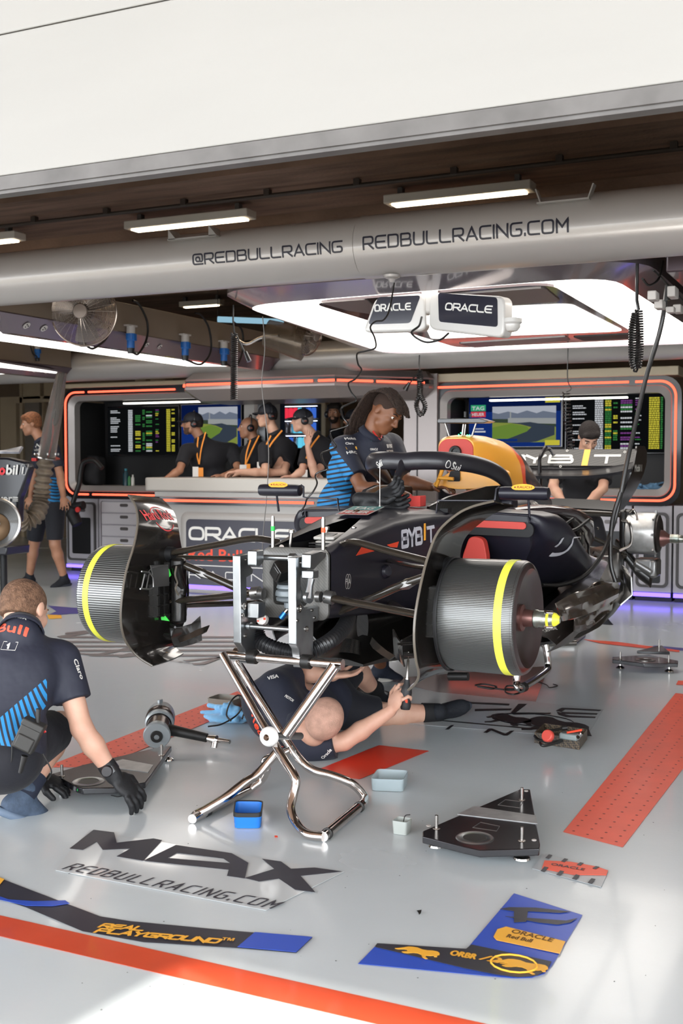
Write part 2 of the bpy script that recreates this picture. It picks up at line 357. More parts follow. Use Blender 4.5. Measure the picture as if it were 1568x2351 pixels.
def sfont(mb, s, A_, x, y, h, width, t=.14, r=.22, gap=.34, slant=0, fn=None, lift=0, mi=None, wd=None, seg=.12):
    """t stroke, r corner radius, gap spacing in units of height; glyphs share the width"""
    x, y, A_ = V(x), V(y), V(A_); n = x.cross(y); tot = sum(_W.get(c, 1) for c in s); gw = (width - h * t - h * gap * (len(s) - 1)) / tot; cx = h * t / 2; th = h * t / 2
    for c in s:
        w_ = gw * _W.get(c, 1)
        for kk, pl in enumerate(_G[c]):
            P_ = [V((cx + a * w_, th + b * (h - 2 * th))) for a, b in pl]; closed = len(P_) > 3 and (P_[0] - P_[-1]).length < 1e-9; 
            if len(P_) > 2 and c not in 'AMNVXYKZ1':
                q = [P_[0]]
                for i in range(1, len(P_) - 1):
                    d1, d2 = P_[i - 1] - P_[i], P_[i + 1] - P_[i]; rr = min(r * h, d1.length * .5, d2.length * .5)
                    if abs(P_[i].x - cx) < 1e-6 and c in 'BDPR': rr = min(rr, .02 * h)
                    a, b = P_[i] + d1.normalized() * rr, P_[i] + d2.normalized() * rr
                    for k in range(5): u = k / 4; q.append(a * (1 - u) ** 2 + P_[i] * 2 * u * (1 - u) + b * u * u)
                q.append(P_[-1]); P_ = q
            Q_ = [P_[0]]
            for i in range(1, len(P_)):
                m = max(1, int((P_[i] - P_[i - 1]).length / (h * seg)))
                for k in range(1, m + 1): Q_.append(P_[i - 1].lerp(P_[i], k / m))
            Q_ = [Q_[i] for i in range(len(Q_)) if i == 0 or (Q_[i] - Q_[i - 1]).length > 1e-6]; L, Rr = [], []
            for i, p in enumerate(Q_):
                a = Q_[i - 1] if i else None; b = Q_[i + 1] if i < len(Q_) - 1 else None
                if closed and i == 0: a = Q_[-2]
                if closed and i == len(Q_) - 1: b = Q_[1]
                d1 = (p - a).normalized() if a is not None else (b - p).normalized(); d2 = (b - p).normalized() if b is not None else d1; d = (d1 + d2).normalized() if (d1 + d2).length > 1e-6 else d1; nn = V((-d.y, d.x)); k = 1 / max(.45, abs(nn.dot(V((-d1.y, d1.x)))))
                e = V((0, 0)) if closed or (a is not None and b is not None) else d * th * (-1 if a is None else 1)
                L.append(p + nn * th * k + e); Rr.append(p - nn * th * k + e)
            m = len(Q_); l_ = lambda i: kk * .0004 + i * 1.5e-5; mp = lambda p, i: (fn(p.x + slant * p.y, p.y, l_(i)) if fn else A_ + x * (p.x + slant * p.y) + y * p.y + n * (lift + l_(i)))
            mb.add([mp(p, i % m) for i, p in enumerate(L + Rr)], [(i, m + i, m + i + 1, i + 1) for i in range(m - 1)], mi)
        cx += w_ + h * gap
    return mb
# ================================================================ THE ROOM
concrete = mat('board_marked_concrete', '8a7060', .85, col2='6c574a', nscale=2.2, bump=.5, bscale=30, aniso=(.6, 4, 1))
beige = mat('beige_paint', 'a8967c', .7, noise=.12, nscale=2); brown = mat('dark_brown_panel', '2e2620', .6)
whitep = mat('white_shutter', '8f8d89', .6, noise=.03, nscale=1.2, aniso=(1, 1, 6)); sealm = mat('grey_rubber_seal', '5f5c5a', .5, col2='4a4745', nscale=5, aniso=(1, 1, 1))
# floor: glossy grey paint with scuffs
fl = mat('grey_floor_paint', 'c6cdcf', .22, col2='bdc4c7', nscale=1.1, rvar=.07, coat=.25)
def _floor():
    m = fl; nt = m.node_tree; N = nt.nodes; L = nt.links; b = N['Principled BSDF']; tc = N.new('ShaderNodeTexCoord')
    n = N.new('ShaderNodeTexNoise'); n.inputs['Scale'].default_value = 3.0; n.inputs['Detail'].default_value = 10; n.inputs['Roughness'].default_value = .75
    L.new(tc.outputs['Object'], n.inputs[0]); bp = N.new('ShaderNodeBump'); bp.inputs['Strength'].default_value = .12; bp.inputs['Distance'].default_value = .01
    L.new(n.outputs['Fac'], bp.inputs['Height']); L.new(bp.outputs[0], b.inputs['Normal'])
_floor()
put('floor', M().box((-5.5, 8.0, -.05), (23, 14.5, .1)), fl, kind='structure', smooth=False)
put('pavement', M().box((-3, -6.6, -.051), (30, 14.7, .1)), mat('pit_lane_concrete', 'b5b0a6', .85, noise=.3, nscale=40, bump=.4), kind='structure', smooth=False)
cb = M().box((-5.5, 9.2, 3.6), (23, 12.2, .2))
for yy in (7.35, 9.05, 12.2): cb.box((-5.5, yy, 3.46), (23, .12, .1))
put('ceiling', cb, concrete, kind='structure', smooth=False)
put('wall_back', M().box((-5.5, 15.1, 1.8), (23, .2, 3.7)), mat('warm_back_wall', '6b5b4a', .8, noise=.2, nscale=1.5), kind='structure', smooth=False)
put('wall_left', M().box((-16.9, 9.2, 1.8), (.2, 12, 3.7)), beige, kind='structure', smooth=False)
put('wall_right', M().box((2.6, 9.2, 1.8), (.2, 12, 3.7)), mat('white_wall', 'c9c6c0', .7), kind='structure', smooth=False)
# roller shutter above the opening
fz = atY(784, 325, 3.0).z
sh = M(); z = fz + .035; 
while z < 5.0:
    sh.box((-3, 3.02, z + .235), (15, .05, .466)); z += .47
put('door_1', sh, whitep, kind='structure', bevel=.004)
tr = M().box((-3, 3.03, fz + .012), (15, .07, .045)); tr.box((-3, 3.03, fz - .012), (15, .05, .02))
put('trim_1', tr, sealm, kind='structure', smooth=False)
put('wall_front', M().box((-5.5, 3.2, 3.9), (23, .2, 1.5)).box((-13.9, 3.2, 1.8), (6.2, .2, 3.6)).box((3.2, 3.2, 1.8), (1.4, .2, 3.6)), concrete, kind='structure', smooth=False)
# canopy slab added out of view, stepped edge shaped to cast the threshold's shadow line
can = M().box((-3, -1.34, 5.3), (26, 9.0, .3)); can.box((-7.4, -6.03, 5.3), (9.3, .38, .3)); can.box((-2.85, -6.1, 5.3), (.35, .5, .3)); put('shadow_canopy', can, concrete, kind='structure', smooth=False)
def bx(mb, x0, x1, y0, y1, z0, z1, mi=None): return mb.box(((x0 + x1) / 2, (y0 + y1) / 2, (z0 + z1) / 2), (abs(x1 - x0), abs(y1 - y0), abs(z1 - z0)), None, mi)
# back room seen at the left: door frames, beige panels, pipes
for i, (u0, u1, v0, v1, m) in enumerate([(0, 42, 925, 1330, beige), (52, 92, 868, 915, beige), (100, 128, 868, 915, beige), (60, 98, 925, 1290, mat('grey_door', '6d655b', .6)), (0, 150, 912, 922, beige), (44, 56, 862, 1310, beige), (96, 102, 915, 1290, beige)]):
    a, b = atY(u0, v0, 14.9), atY(u1, v1, 14.9)
    if i == 3: put('door_2', bx(M(), a.x, b.x, 14.86, 14.98, 0.02, a.z), m, kind='structure', smooth=False)
    else: put('trim_%d' % (i + 2), bx(M(), a.x, b.x, 14.9, 15.0, max(b.z, 0), a.z), m, kind='structure', smooth=False)
for i, (u0, u1, v0, v1) in enumerate([(345, 380, 852, 885), (310, 335, 852, 885)]):
    a, b = atY(u0, v0 - 8, 14.8), atY(u1, v1, 14.8)
    put('trim_%d' % (i + 12), bx(M(), a.x, b.x, 14.8, 15.0, 0, a.z), beige, kind='structure', smooth=False)
# ---- fluorescent battens
lampw = mat('white_lamp_body', 'cfc8bd', .4); lampg = glow('warm_tube_light', 'ffe6c0', 9.0)
def batten(u0, v0, u1, v1, label, z=3.36, wd=.17):
    a, b = atZ(u0, v0, z), atZ(u1, v1, z); c = (a + b) / 2; L_ = abs(b.x - a.x) + .12
    t = thing('ceiling_light', (c.x, c.y, z), label, 'light', 'fluorescent ceiling lights')
    put('housing', bx(M(), c.x - L_ / 2, c.x + L_ / 2, c.y - wd / 2, c.y + wd / 2, z, z + .07), lampw, t, bevel=.008)
    put('diffuser', bx(M(), c.x - L_ / 2 + .06, c.x + L_ / 2 - .06, c.y - wd / 2 + .03, c.y + wd / 2 - .03, z - .012, z), lampg, t)
    for q in (-.4, .4): put('bracket', M().box((c.x + L_ * q, c.y, z + .1), (.04, .06, .06)), sealm, t)
batten(903, 470, 1208, 440, 'long warm fluorescent light on the concrete ceiling, above the right half of the silver tube')
batten(308, 528, 565, 502, 'long warm fluorescent light on the concrete ceiling, above the left half of the silver tube')
batten(-190, 575, 35, 551, 'fluorescent light cut off by the left edge of the photo')
batten(415, 703, 510, 702, 'distant fluorescent light seen under the silver tube', wd=.12)
a, b = atZ(0, 520, 3.44), atZ(1500, 395, 3.44)
cm_ = M().cyl((-9, a.y, 3.44), (2.4, a.y, 3.44), .018, n=10)
for i in range(14): cm_.box((-8.5 + i * .8, a.y, 3.465), (.05, .05, .05))
tag(put('conduit_pipe', cm_, mat('dark_conduit', '3c332d', .5)), 'dark conduit pipe clipped along the concrete ceiling beside the lights', 'pipe')
# ---- big silver tube across the bay, with lettering
silver = mat('silver_paint', 'a5a09c', .36, .25, noise=.04, nscale=3, coat=.5); silverp = mat('satin_silver_panel', 'a5a19e', .38, .35, noise=.05, nscale=2)
TY, TZ, TR = 5.24, 2.37, .152
seam = atY(838, 580, TY).x
t = thing('overhead_tube', (seam, TY, TZ), 'large silver tube spanning the bay overhead, lettered with the team address', 'tube')
put('tube_segment', M().cyl((-9.5, TY, TZ), (seam, TY, TZ), TR, n=96), silver, t, ang=60)
put('tube_segment', M().cyl((seam + .004, TY, TZ), (2.4, TY, TZ), TR + .005, n=96), silver, t, ang=60)
ink = mat('dark_navy_ink', '1b1a26', .45)
def tubefn(x0, ang0, rr):
    # lettering bent around the tube: b runs up around the circumference
    def fn(a, b, l=0):
        th = ang0 + b / rr; q = rr + .0015 + l; return V((x0 + a, TY - q * math.cos(th), TZ + q * math.sin(th)))
    return fn
def tang(u, v, r):
    # angle on the tube facing the camera at this sight line
    d = ray(u, v); best = None
    for i in range(-80, 80):
        th = R(i); p = V((0, TY - r * math.cos(th), TZ + r * math.sin(th))); q = V((0, 0, H)) + d * (p.y / d.y); e = abs(q.z - p.z)
        if best is None or e < best[0]: best = (e, th, q.x)
    return best[1], best[2]
th, x0 = tang(443, 608, TR); th1, x1 = tang(788, 582, TR); lt = M(); sfont(lt, '@REDBULLRACING', (0, 0, 0), (1, 0, 0), (0, 0, 1), .060, x1 - x0, t=.15, gap=.24, fn=tubefn(x0, (th + th1) / 2, TR)); put('lettering', lt, ink, t, smooth=False)
th, x0 = tang(834, 573, TR); th1, x1 = tang(1307, 535, TR); lt = M(); sfont(lt, 'REDBULLRACING.COM', (0, 0, 0), (1, 0, 0), (0, 0, 1), .066, x1 - x0, t=.14, gap=.24, fn=tubefn(x0, (th + th1) / 2, TR + .005)); put('lettering', lt, ink, t, smooth=False)
put('cable_gland', M().lathe([(0, 0), (.045, 0), (.04, -.012), (.02, -.02), (.012, -.035), (0, -.035)], (atY(905, 655, TY).x, TY - .03, TZ - TR + .0), n=24), silver, t)
# brackets on top of the tube
brk = mat('raw_aluminium', 'b9b6b2', .35, .8)
def bracket(u, wd, tall, label):
    x = atY(u, 520, TY).x; z = TZ + TR - .05; yb = TY - .105
    p = M().box((x, yb, z), (wd, .10, .008))
    for s_ in (-1, 1):
        if tall: p.box((x + s_ * wd / 2, yb, z + .035), (.006, .05, .075), Euler((0, s_ * .35, 0)).to_matrix())
        else: p.prism([(0, 0), (.05, 0), (.0, .055)], (x + s_ * wd * .42 - .02, yb - .05, z), (1, 0, 0), (0, 0, 1), (0, .1, 0))
    tag(put('tube_bracket', p, brk), label, 'bracket', 'brackets on the tube')
bracket(475, .30, False, 'low aluminium bracket with triangular ends on the tube, left of the seam')
bracket(1310, .24, True, 'aluminium bracket with raised prongs on the tube, right of the seam')
# ---- rear tube and rear silver soffit
t = tag(put('cross_tube', M().cyl((-10.5, 9.75, 2.29), (2.4, 9.75, 2.29), .15, n=64), silver, ang=60), 'silver tube across the back of the bay behind the lit canopy frame', 'tube')
# ---- glowing canopy over the car
Zc = 2.24
panelg = glow('white_light_panel', 'fff8f0', 3.2)
def poly(px, z): return [(atZ(u, v, z).x, atZ(u, v, z).y) for u, v in px]
def smoothpoly(p, n=5): return [(q.x, q.y) for q in catmull([(a, b, 0) for a, b in p], n, True)]
def flatp(mb, pts, z0, z1): return mb.prism(pts, (0, 0, z0), (1, 0, 0), (0, 1, 0), (0, 0, z1 - z0))
def corner(pts, r=.12, n=5):
    out = []; k = len(pts)
    for i in range(k):
        a, b, c = V(pts[i - 1]), V(pts[i]), V(pts[(i + 1) % k]); d1, d2 = (a - b), (c - b); q = min(r, d1.length * .45, d2.length * .45); p1, p2 = b + d1.normalized() * q, b + d2.normalized() * q
        for j in range(n + 1):
            s_ = j / n; out.append(tuple(p1 * (1 - s_) ** 2 + b * 2 * s_ * (1 - s_) + p2 * s_ ** 2))
    return out
t = thing('light_canopy', (-2.4, 7.4, Zc), 'large silver framed light canopy glowing white above the car', 'light')
outer = corner(poly([(485, 684), (1478, 612), (1690, 800), (860, 824)], Zc), .35)
inner = corner(poly([(548, 700), (1400, 632), (1640, 786), (890, 812)], Zc), .3)
fm = M(); n_ = len(outer)
rings = []
for p, z in ((outer, Zc + .16), (outer, Zc + .04), (inner, Zc - .005), (inner, Zc + .03)): rings.append([(a, b, z) for a, b in p])
fm.loft(rings, caps=False); put('frame', fm, mat('purple_grey_gloss', '8d858c', .2, .6, coat=.6), t, ang=50)
put('top_cover', flatp(M(), outer, Zc + .15, Zc + .17), silver, t)
def ringflat(mb, po, pi, z0, z1):
    n = len(po); rr = [[(a, b, z0) for a, b in po], [(a, b, z0) for a, b in pi], [(a, b, z1) for a, b in pi], [(a, b, z1) for a, b in po]]
    return mb.loft(rr + [rr[0]], caps=False)
dk_o = corner(poly([(712, 694), (1262, 650), (1482, 778), (1052, 798)], Zc), .18)
dk_i = corner(poly([(800, 700), (1225, 663), (1395, 768), (1080, 782)], Zc), .1)
put('light_panel', flatp(M(), inner, Zc + .012, Zc + .02), panelg, t, smooth=False)
put('dark_surround', flatp(M(), dk_o, Zc - .004, Zc + .01), mat('dark_mauve_gloss', '54474a', .15, .3, coat=.5), t, smooth=False)
put('inner_light_panel', flatp(M(), corner(poly([(960, 712), (1310, 696), (1432, 758), (1120, 770), (990, 776)], Zc), .1), Zc - .008, Zc - .003), panelg, t, smooth=False)
put('steel_plate', flatp(M(), corner(poly([(1000, 676), (1250, 657), (1288, 688), (1120, 702), (960, 704)], Zc), .06), Zc - .01, Zc - .004), mat('brushed_plate', '7d7875', .3, .5), t, smooth=False)
put('steel_plate', flatp(M(), corner(poly([(735, 692), (840, 684), (880, 722), (800, 710)], Zc), .03), Zc - .01, Zc - .004), _mats['brushed_plate'], t, smooth=False)
put('steel_plate', flatp(M(), corner(poly([(1052, 786), (1300, 770), (1310, 779), (1090, 796)], Zc), .03), Zc - .01, Zc - .004), _mats['brushed_plate'], t, smooth=False)
put('vent', flatp(M(), corner(poly([(1315, 771), (1450, 764), (1462, 774), (1340, 780)], Zc), .03), Zc - .01, Zc - .004), mat('black_plastic', '141314', .4), t, smooth=False)
# ---- twin monitor housing with ORACLE lettering
def facepanel(px, depth, y, tilt=0):
    return [atY(u, v, y) for u, v in px]
t = thing('monitor_pod', atY(1000, 720, 5.9), 'white twin monitor housing with two dark screens lettered ORACLE under the lit canopy', 'monitor')
mw = mat('white_monitor_shell', 'cfccc8', .32, .1, coat=.3); navy = mat('navy_screen', '23222f', .18, coat=.4)
def screenbox(px, ymid, scr, word, wx, dy):
    # px: four corners tl tr br bl with own depth y for left/right edges
    (yl, yr) = dy; P = [atY(px[0][0], px[0][1], yl), atY(px[1][0], px[1][1], yr), atY(px[2][0], px[2][1], yr), atY(px[3][0], px[3][1], yl)]
    ex = ((P[1] - P[0]) + (P[2] - P[3])).normalized(); nz = ex.cross((P[0] - P[3]).normalized()).normalized(); ey = nz.cross(ex); o = P[3]
    def loc(p): return ((p - o).dot(ex), (p - o).dot(ey))
    def onpl(u, v):
        d = ray(u, v); tt = (o - V((0, 0, H))).dot(nz) / d.dot(nz); return V((0, 0, H)) + d * tt
    shell = corner([loc(p) for p in P], .045, 6); back = -nz if nz.y < 0 else nz; back = back if back.y > 0 else -back
    a = put('shell', M().prism(shell, o, ex, ey, back * .09), mw, t, bevel=.012, seg=3)
    S_ = corner([loc(onpl(u, v)) for u, v in scr], .02, 4); put('screen', M().prism(S_, o - back * .002, ex, ey, back * .01), navy, t, smooth=False)
    w0, w1 = onpl(*wx[0]), onpl(*wx[1]); lm = M(); xx = (w1 - w0).normalized(); sfont(lm, word, w0 - back * .004, xx, ey, .042, (w1 - w0).length, t=.19, r=.4, gap=.22); put('lettering', lm, mat('white_ink', 'e6e4e0', .5), t, smooth=False)
screenbox([(862, 683), (975, 672), (978, 760), (832, 764)], 5.9, [(868, 682), (966, 678), (942, 742), (845, 745)], 'ORACLE', [(860, 716), (944, 712)], (5.9, 5.93))
screenbox([(985, 671), (1158, 680), (1156, 776), (984, 756)], 5.9, [(1006, 672), (1142, 683), (1143, 751), (1008, 739)], 'ORACLE', [(1022, 712), (1130, 720)], (5.93, 5.8))
c0 = atY(984, 700, 5.95); put('yoke', M().box((c0.x, c0.y + .03, c0.z + .05), (.09, .08, .2)), mw, t, bevel=.02, seg=3)
q0 = atY(1175, 745, 5.85); put('camera_dome', M().lathe([(0, .03), (.055, .03), (.055, .01), (.045, 0), (.045, -.015), (.03, -.035), (0, -.042)], q0, n=32).box((q0.x - .03, q0.y, q0.z + .02), (.12, .05, .03)), mw, t)
put('cable', M().tube(catmull([atY(968, 728, 5.9), atY(962, 748, 5.85), atY(945, 765, 5.8), atY(975, 785, 5.8), atY(1010, 780, 5.8), atY(1030, 765, 5.85)], 8), .006, n=8), _mats['black_plastic'], t)
# ================================================================ BACK OF THE GARAGE
BY = 10.5
black = mat('black_gloss_panel', '121116', .25, coat=.3); blackm = mat('black_matte', '0b0b0d', .6)
led = glow('red_led', 'ff5f45', 1.9); purple = glow('violet_led', '6a55f0', 3.2)
cab = mat('grey_cabinet_paint', '979397', .35, .15, noise=.05, nscale=2); cabd = mat('dark_groove', '3b3838', .5)
beigem = mat('beige_trim', 'a89c86', .45, .2)
glassd = mat('dark_glass', '0c0c0e', .3)
def ledpath(t, pts, y, r=.011):
    put('led_strip', M().tube([V((p[0], y, p[1])) for p in pts], r, n=8), led, t)
def screen_timing(t, x0, x1, z0, z1, y, seed, cols):
    """a monitor showing rows of timing figures"""
    rnd = random.Random(seed); b = bx(M(), x0, x1, y, y + .05, z0, z1)
    s_ = put('bezel', b, black, t, bevel=.005)
    cl = [glow('scr_black', '08090a', 1.0), glow('scr_white', '9a9da0', .45), glow('scr_green', '3f8e4a', .4), glow('scr_yellow', '99913a', .42), glow('scr_purple', '8a4a98', .4), glow('scr_cyan', '4f9098', .4)]
    m = M(); w_, h_ = x1 - x0, z1 - z0; bx(m, x0 + .012, x1 - .012, y - .002, y, z0 + .012, z1 - .012, 0); rows = 24
    for (cx, cw, kinds) in cols:
        for r_ in range(rows):
            z = z1 - h_ * (.09 + .85 * r_ / rows); x = x0 + w_ * cx; xe = x0 + w_ * (cx + cw * (1 if len(kinds) > 1 and kinds[0] == 'b' else rnd.uniform(.6, 1)))
            if 's' in kinds and rnd.random() < .45: continue
            k = rnd.choice([c for c in kinds if c.isdigit()]); hh = h_ * (.018 if 'b' not in kinds else .026)
            while x < xe:
                q = min(x + w_ * rnd.uniform(.012, .03), xe); bx(m, x, q, y - .004, y - .002, z - hh / 2, z + hh / 2, int(k)); x = q + w_ * .004
    put('picture', m, cl, s_, smooth=False)
def screen_track(t, x0, x1, z0, z1, y, side=True):
    """a monitor showing the circuit broadcast"""
    b = bx(M(), x0, x1, y, y + .05, z0, z1); s_ = put('bezel', b, black, t, bevel=.005); w_, h_ = x1 - x0, z1 - z0
    cl = [glow('scr_blue', '16337c', .5), glow('scr_sky', 'b4b9c4', .55), glow('scr_hills', '6f7889', .55), glow('scr_grass', '6d8b3a', .55), glow('scr_road', '3b4552', .5), glow('scr_town', 'a4a8a8', .5), glow('scr_grass2', '8d9a48', .5), glow('scr_tagred', 'b0303c', .8), glow('scr_taggreen', '2c8a62', .8), glow('scr_yellow', 'b9b13a', .7), glow('scr_white', 'b9bcc0', .7), glow('scr_darkblue', '0b1b4a', .5), glow('scr_tree', '3c4a3c', .5)]
    m = M(); ly = [0]
    def P(px, mi): 
        ly[0] += 1; yy = y - .001 - ly[0] * .0004; m.prism([(x0 + w_ * a, z0 + h_ * b_) for a, b_ in px], (0, yy, 0), (1, 0, 0), (0, 0, 1), (0, .0003, 0), mi)
    def Rr(a, b_, c, d, mi): P([(a, b_), (c, b_), (c, d), (a, d)], mi)
    Rr(.02, .02, .98, .98, 0); Rr(.02, .7, .98, .98, 11)
    a, b_, c, d = (.27, .10, .93, .80) if side else (.30, .22, .93, .93)
    def Q(px, mi): P([(a + (c - a) * u, b_ + (d - b_) * v) for u, v in px], mi)
    Q([(0, 0), (1, 0), (1, 1), (0, 1)], 1); Q([(0, .55), (1, .55), (1, .80), (.8, .86), (.7, .8), (.55, .88), (.4, .8), (.25, .86), (.1, .8), (0, .84)], 2)
    Q([(0, 0), (1, 0), (1, .62), (0, .66)], 12); Q([(.25, .55), (1, .5), (1, .66), (.25, .68)], 5); Q([(0, 0), (1, 0), (1, .42), (.6, .52), (0, .56)], 6)
    Q([(0, .42), (.3, .52), (.55, .44), (.6, .32), (.3, .1), (0, .02)], 3); Q([(.1, 0), (.55, .3), (.62, .42), (.45, .5), (.3, .53), (.6, .56), (.98, .44), (.98, .2), (.7, .02), (.6, 0)], 4)
    Q([(.28, .6), (.3, .6), (.3, .85), (.28, .85)], 5); Q([(.03, .03), (.4, .03), (.4, .1), (.03, .1)], 0)
    if side:
        Rr(.04, .72, .2, .84, 8); Rr(.04, .6, .2, .71, 7); Rr(.82, .86, .97, .96, 9); Rr(.82, .04, .97, .14, 9); Rr(.08, .3, .2, .33, 10); Rr(.08, .36, .18, .38, 10)
    pic = put('picture', m, cl, s_, smooth=False)
    if side:
        lm = M(); letter(lm, 'TAG', (x0 + w_ * .055, y - .013, z0 + h_ * .74), (1, 0, 0), (0, 0, 1), h_ * .07, width=w_ * .13, bold=.03); letter(lm, 'HEUER', (x0 + w_ * .055, y - .013, z0 + h_ * .625), (1, 0, 0), (0, 0, 1), h_ * .06, width=w_ * .13, bold=.03); put('lettering', lm, cl[10], s_, smooth=False)
def wall_unit(name, label, x0, x1, zt, zb, led_l, led_r, inset, ztop_trim, segs_top, segs_bot):
    t = thing(name, ((x0 + x1) / 2, BY, 0), label, 'wall unit')
    # fascia with a rounded opening, black recess behind
    hole = rrect(x1 - x0 - inset * 2, zt - zb - inset * 2, .10, 6, (x0 + x1) / 2, (zt + zb) / 2); wid = .16
    outr = [( (x0 - .02) if abs(a - (x0 + inset)) < 1e-6 else a, b) for a, b in hole]
    def ring(off, y): return [(a, y, b) for a, b in rrect(x1 - x0 - off * 2, zt - zb - off * 2, max(.14 - off * .6, .03), 6, (x0 + x1) / 2, (zt + zb) / 2)]
    f = M(); f.loft([ring(-.05, BY + .02), ring(-.05, BY - .012), ring(.035, BY - .012), ring(.035, BY + .02)], caps=False); put('black_surround', f, black, t, ang=50)
    f = M(); f.loft([ring(.03, BY - .008), ring(.04, BY - .02), ring(inset, BY + .02), ring(inset, BY + .12)], caps=False); put('silver_frame', f, mat('satin_silver_frame', '9a9491', .35, .4), t, ang=50)
    rz0, rz1, xa, xb = zb + inset, zt - inset, x0 + inset, x1 - inset
    r_ = M(); bx(r_, xa - .04, xb + .04, BY + .62, BY + .64, rz0 - .04, rz1 + .04); bx(r_, xa - .04, xa - .02, BY + .1, BY + .62, rz0, rz1); bx(r_, xb + .02, xb + .04, BY + .1, BY + .62, rz0, rz1); bx(r_, xa - .02, xb + .02, BY + .1, BY + .62, rz1 + .02, rz1 + .04)
    put('recess', r_, blackm, t, smooth=False)
    put('worktop', bx(M(), xa - .02, xb + .02, BY + .1, BY + .62, rz0 - .04, rz0 - .005), mat('pale_worktop', 'b3ada2', .4), t, smooth=False)
    put('header_trim', bx(M(), x0 - .02, x1 + .02, BY - .02, BY + .3, zt + .05, ztop_trim), beigem, t, bevel=.006)
    RR = rrect(x1 - x0, zt - zb, .14, 8, (x0 + x1) / 2, (zt + zb) / 2)
    return t, RR, (xa, xb, rz0, rz1)
# --- right unit
A = atY(1553, 874, BY); B = atY(1553, 1150, BY); xl = atY(1003, 900, BY).x
t, RR, (xa, xb, z0, z1) = wall_unit('wall_unit', 'recessed monitor wall unit with glowing red rounded outline, behind the car at the right', xl, A.x, A.z, B.z, 0, 0, .10, A.z + .135, 0, 0)
k = 9
ledpath(t, [(A.x - 3.0 * .79, A.z), (A.x - .42, A.z)], BY - .02)
ledpath(t, [(A.x - .36, A.z)] + RR[0:k][::-1] + RR[3 * k:4 * k][::-1] + [(A.x - .42, B.z)], BY - .02)
ledpath(t, [(A.x - .48, B.z), (xl + .15, B.z)], BY - .02)
put('work_light', bx(M(), atY(1125, 893, BY + .3).x, atY(1440, 893, BY + .3).x, BY + .28, BY + .34, z1 - .03, z1 - .015), glow('white_work_light', 'fff6ea', 4.0), t, smooth=False)
def mon(u0, v0, u1, v1, y): a, b = atY(u0, v0, y), atY(u1, v1, y); return a.x, b.x, b.z, a.z
for i, (px, kind, label) in enumerate([((1073, 912, 1292, 1027), 'track', 'wide monitor showing the circuit broadcast with green and red watch advert'), ((1297, 906, 1533, 1042), 'time', 'large timing monitor with white, green and yellow columns at the right of the wall unit')]):
    x0, x1, zb_, zt_ = mon(*px, BY + .5); m_ = thing('monitor', ((x0 + x1) / 2, BY + .5, zb_), label, 'monitor')
    if kind == 'track': screen_track(m_, x0, x1, zb_, zt_, BY + .5)
    else: screen_timing(m_, x0, x1, zb_, zt_, BY + .5, 7, [(.08, .16, '1s'), (.30, .08, 'b1'), (.40, .06, 'b23'), (.48, .04, 'b2s3'), (.55, .11, 'b12s4'), (.69, .06, '124s'), (.82, .10, 'b3'), (.93, .02, 'b2')])
# --- left unit
A = atY(152, 902, BY); B = atY(152, 1134, BY); xr = atY(600, 900, BY).x
t, RR, (xa, xb, z0, z1) = wall_unit('wall_unit', 'recessed monitor wall unit with glowing red rounded outline, left of the counter', A.x, xr, A.z, B.z, 0, 0, .10, A.z + .10, 0, 0)
ledpath(t, [(A.x + .27, A.z)] + RR[k:2 * k] + RR[2 * k:3 * k] + [(A.x + .32, B.z)], BY - .02)
ledpath(t, [(A.x + .33, A.z), (atY(404, 896, BY).x, A.z)], BY - .02); ledpath(t, [(A.x + .38, B.z), (atY(400, 896, BY).x, B.z)], BY - .02)
put('work_light', bx(M(), atY(285, 917, BY + .3).x, atY(520, 917, BY + .3).x, BY + .28, BY + .34, z1 - .03, z1 - .015), glow('white_work_light', 'fff6ea', 4.0), t, smooth=False)
x0, x1, zb_, zt_ = mon(246, 934, 412, 1046, BY + .5); m_ = thing('monitor', ((x0 + x1) / 2, BY + .5, zb_), 'dark timing monitor with green and yellow columns at the far left of the wall unit', 'monitor'); screen_timing(m_, x0, x1, zb_, zt_, BY + .5, 3, [(.05, .14, '1s'), (.30, .06, 'b1'), (.40, .07, 'b23s'), (.50, .03, 'b2s'), (.55, .08, 'b2s13'), (.68, .05, '234s'), (.83, .05, 'b3'), (.9, .04, 'b3s')])
x0, x1, zb_, zt_ = mon(414, 928, 556, 1046, BY + .5); m_ = thing('monitor', ((x0 + x1) / 2, BY + .5, zb_), 'monitor showing the circuit broadcast behind the first guest in a black cap', 'monitor'); screen_track(m_, x0, x1, zb_, zt_, BY + .5, False)
# items on the left worktop
wz = z0 - .005
def bottle(u, v, h, r, m, label, cap=None):
    p = atZ(u, v, wz); p = atY(u, v, BY + .3); p.z = wz; t = thing('bottle', p, label, 'bottle'); put('body', M().lathe([(0, 0), (r, 0), (r, h * .7), (r * .5, h * .82), (r * .4, h * .9)], p, n=20), m, t)
    put('cap', M().lathe([(r * .45, h * .88), (r * .45, h), (0, h)], p, n=16), cap or blackm, t)
bottle(289, 1115, .20, .035, mat('teal_bottle', '1b3b46', .3), 'dark teal drinks bottle on the left worktop', mat('teal_cap', '2f7f90', .4))
bottle(297, 1116, .13, .018, mat('green_tube', '3c7a4a', .4), 'small green tube beside the teal bottle')
bottle(305, 1117, .13, .02, mat('white_plastic', 'c9c7c2', .4), 'small white tube beside the green tube on the left worktop', _mats['white_plastic'])
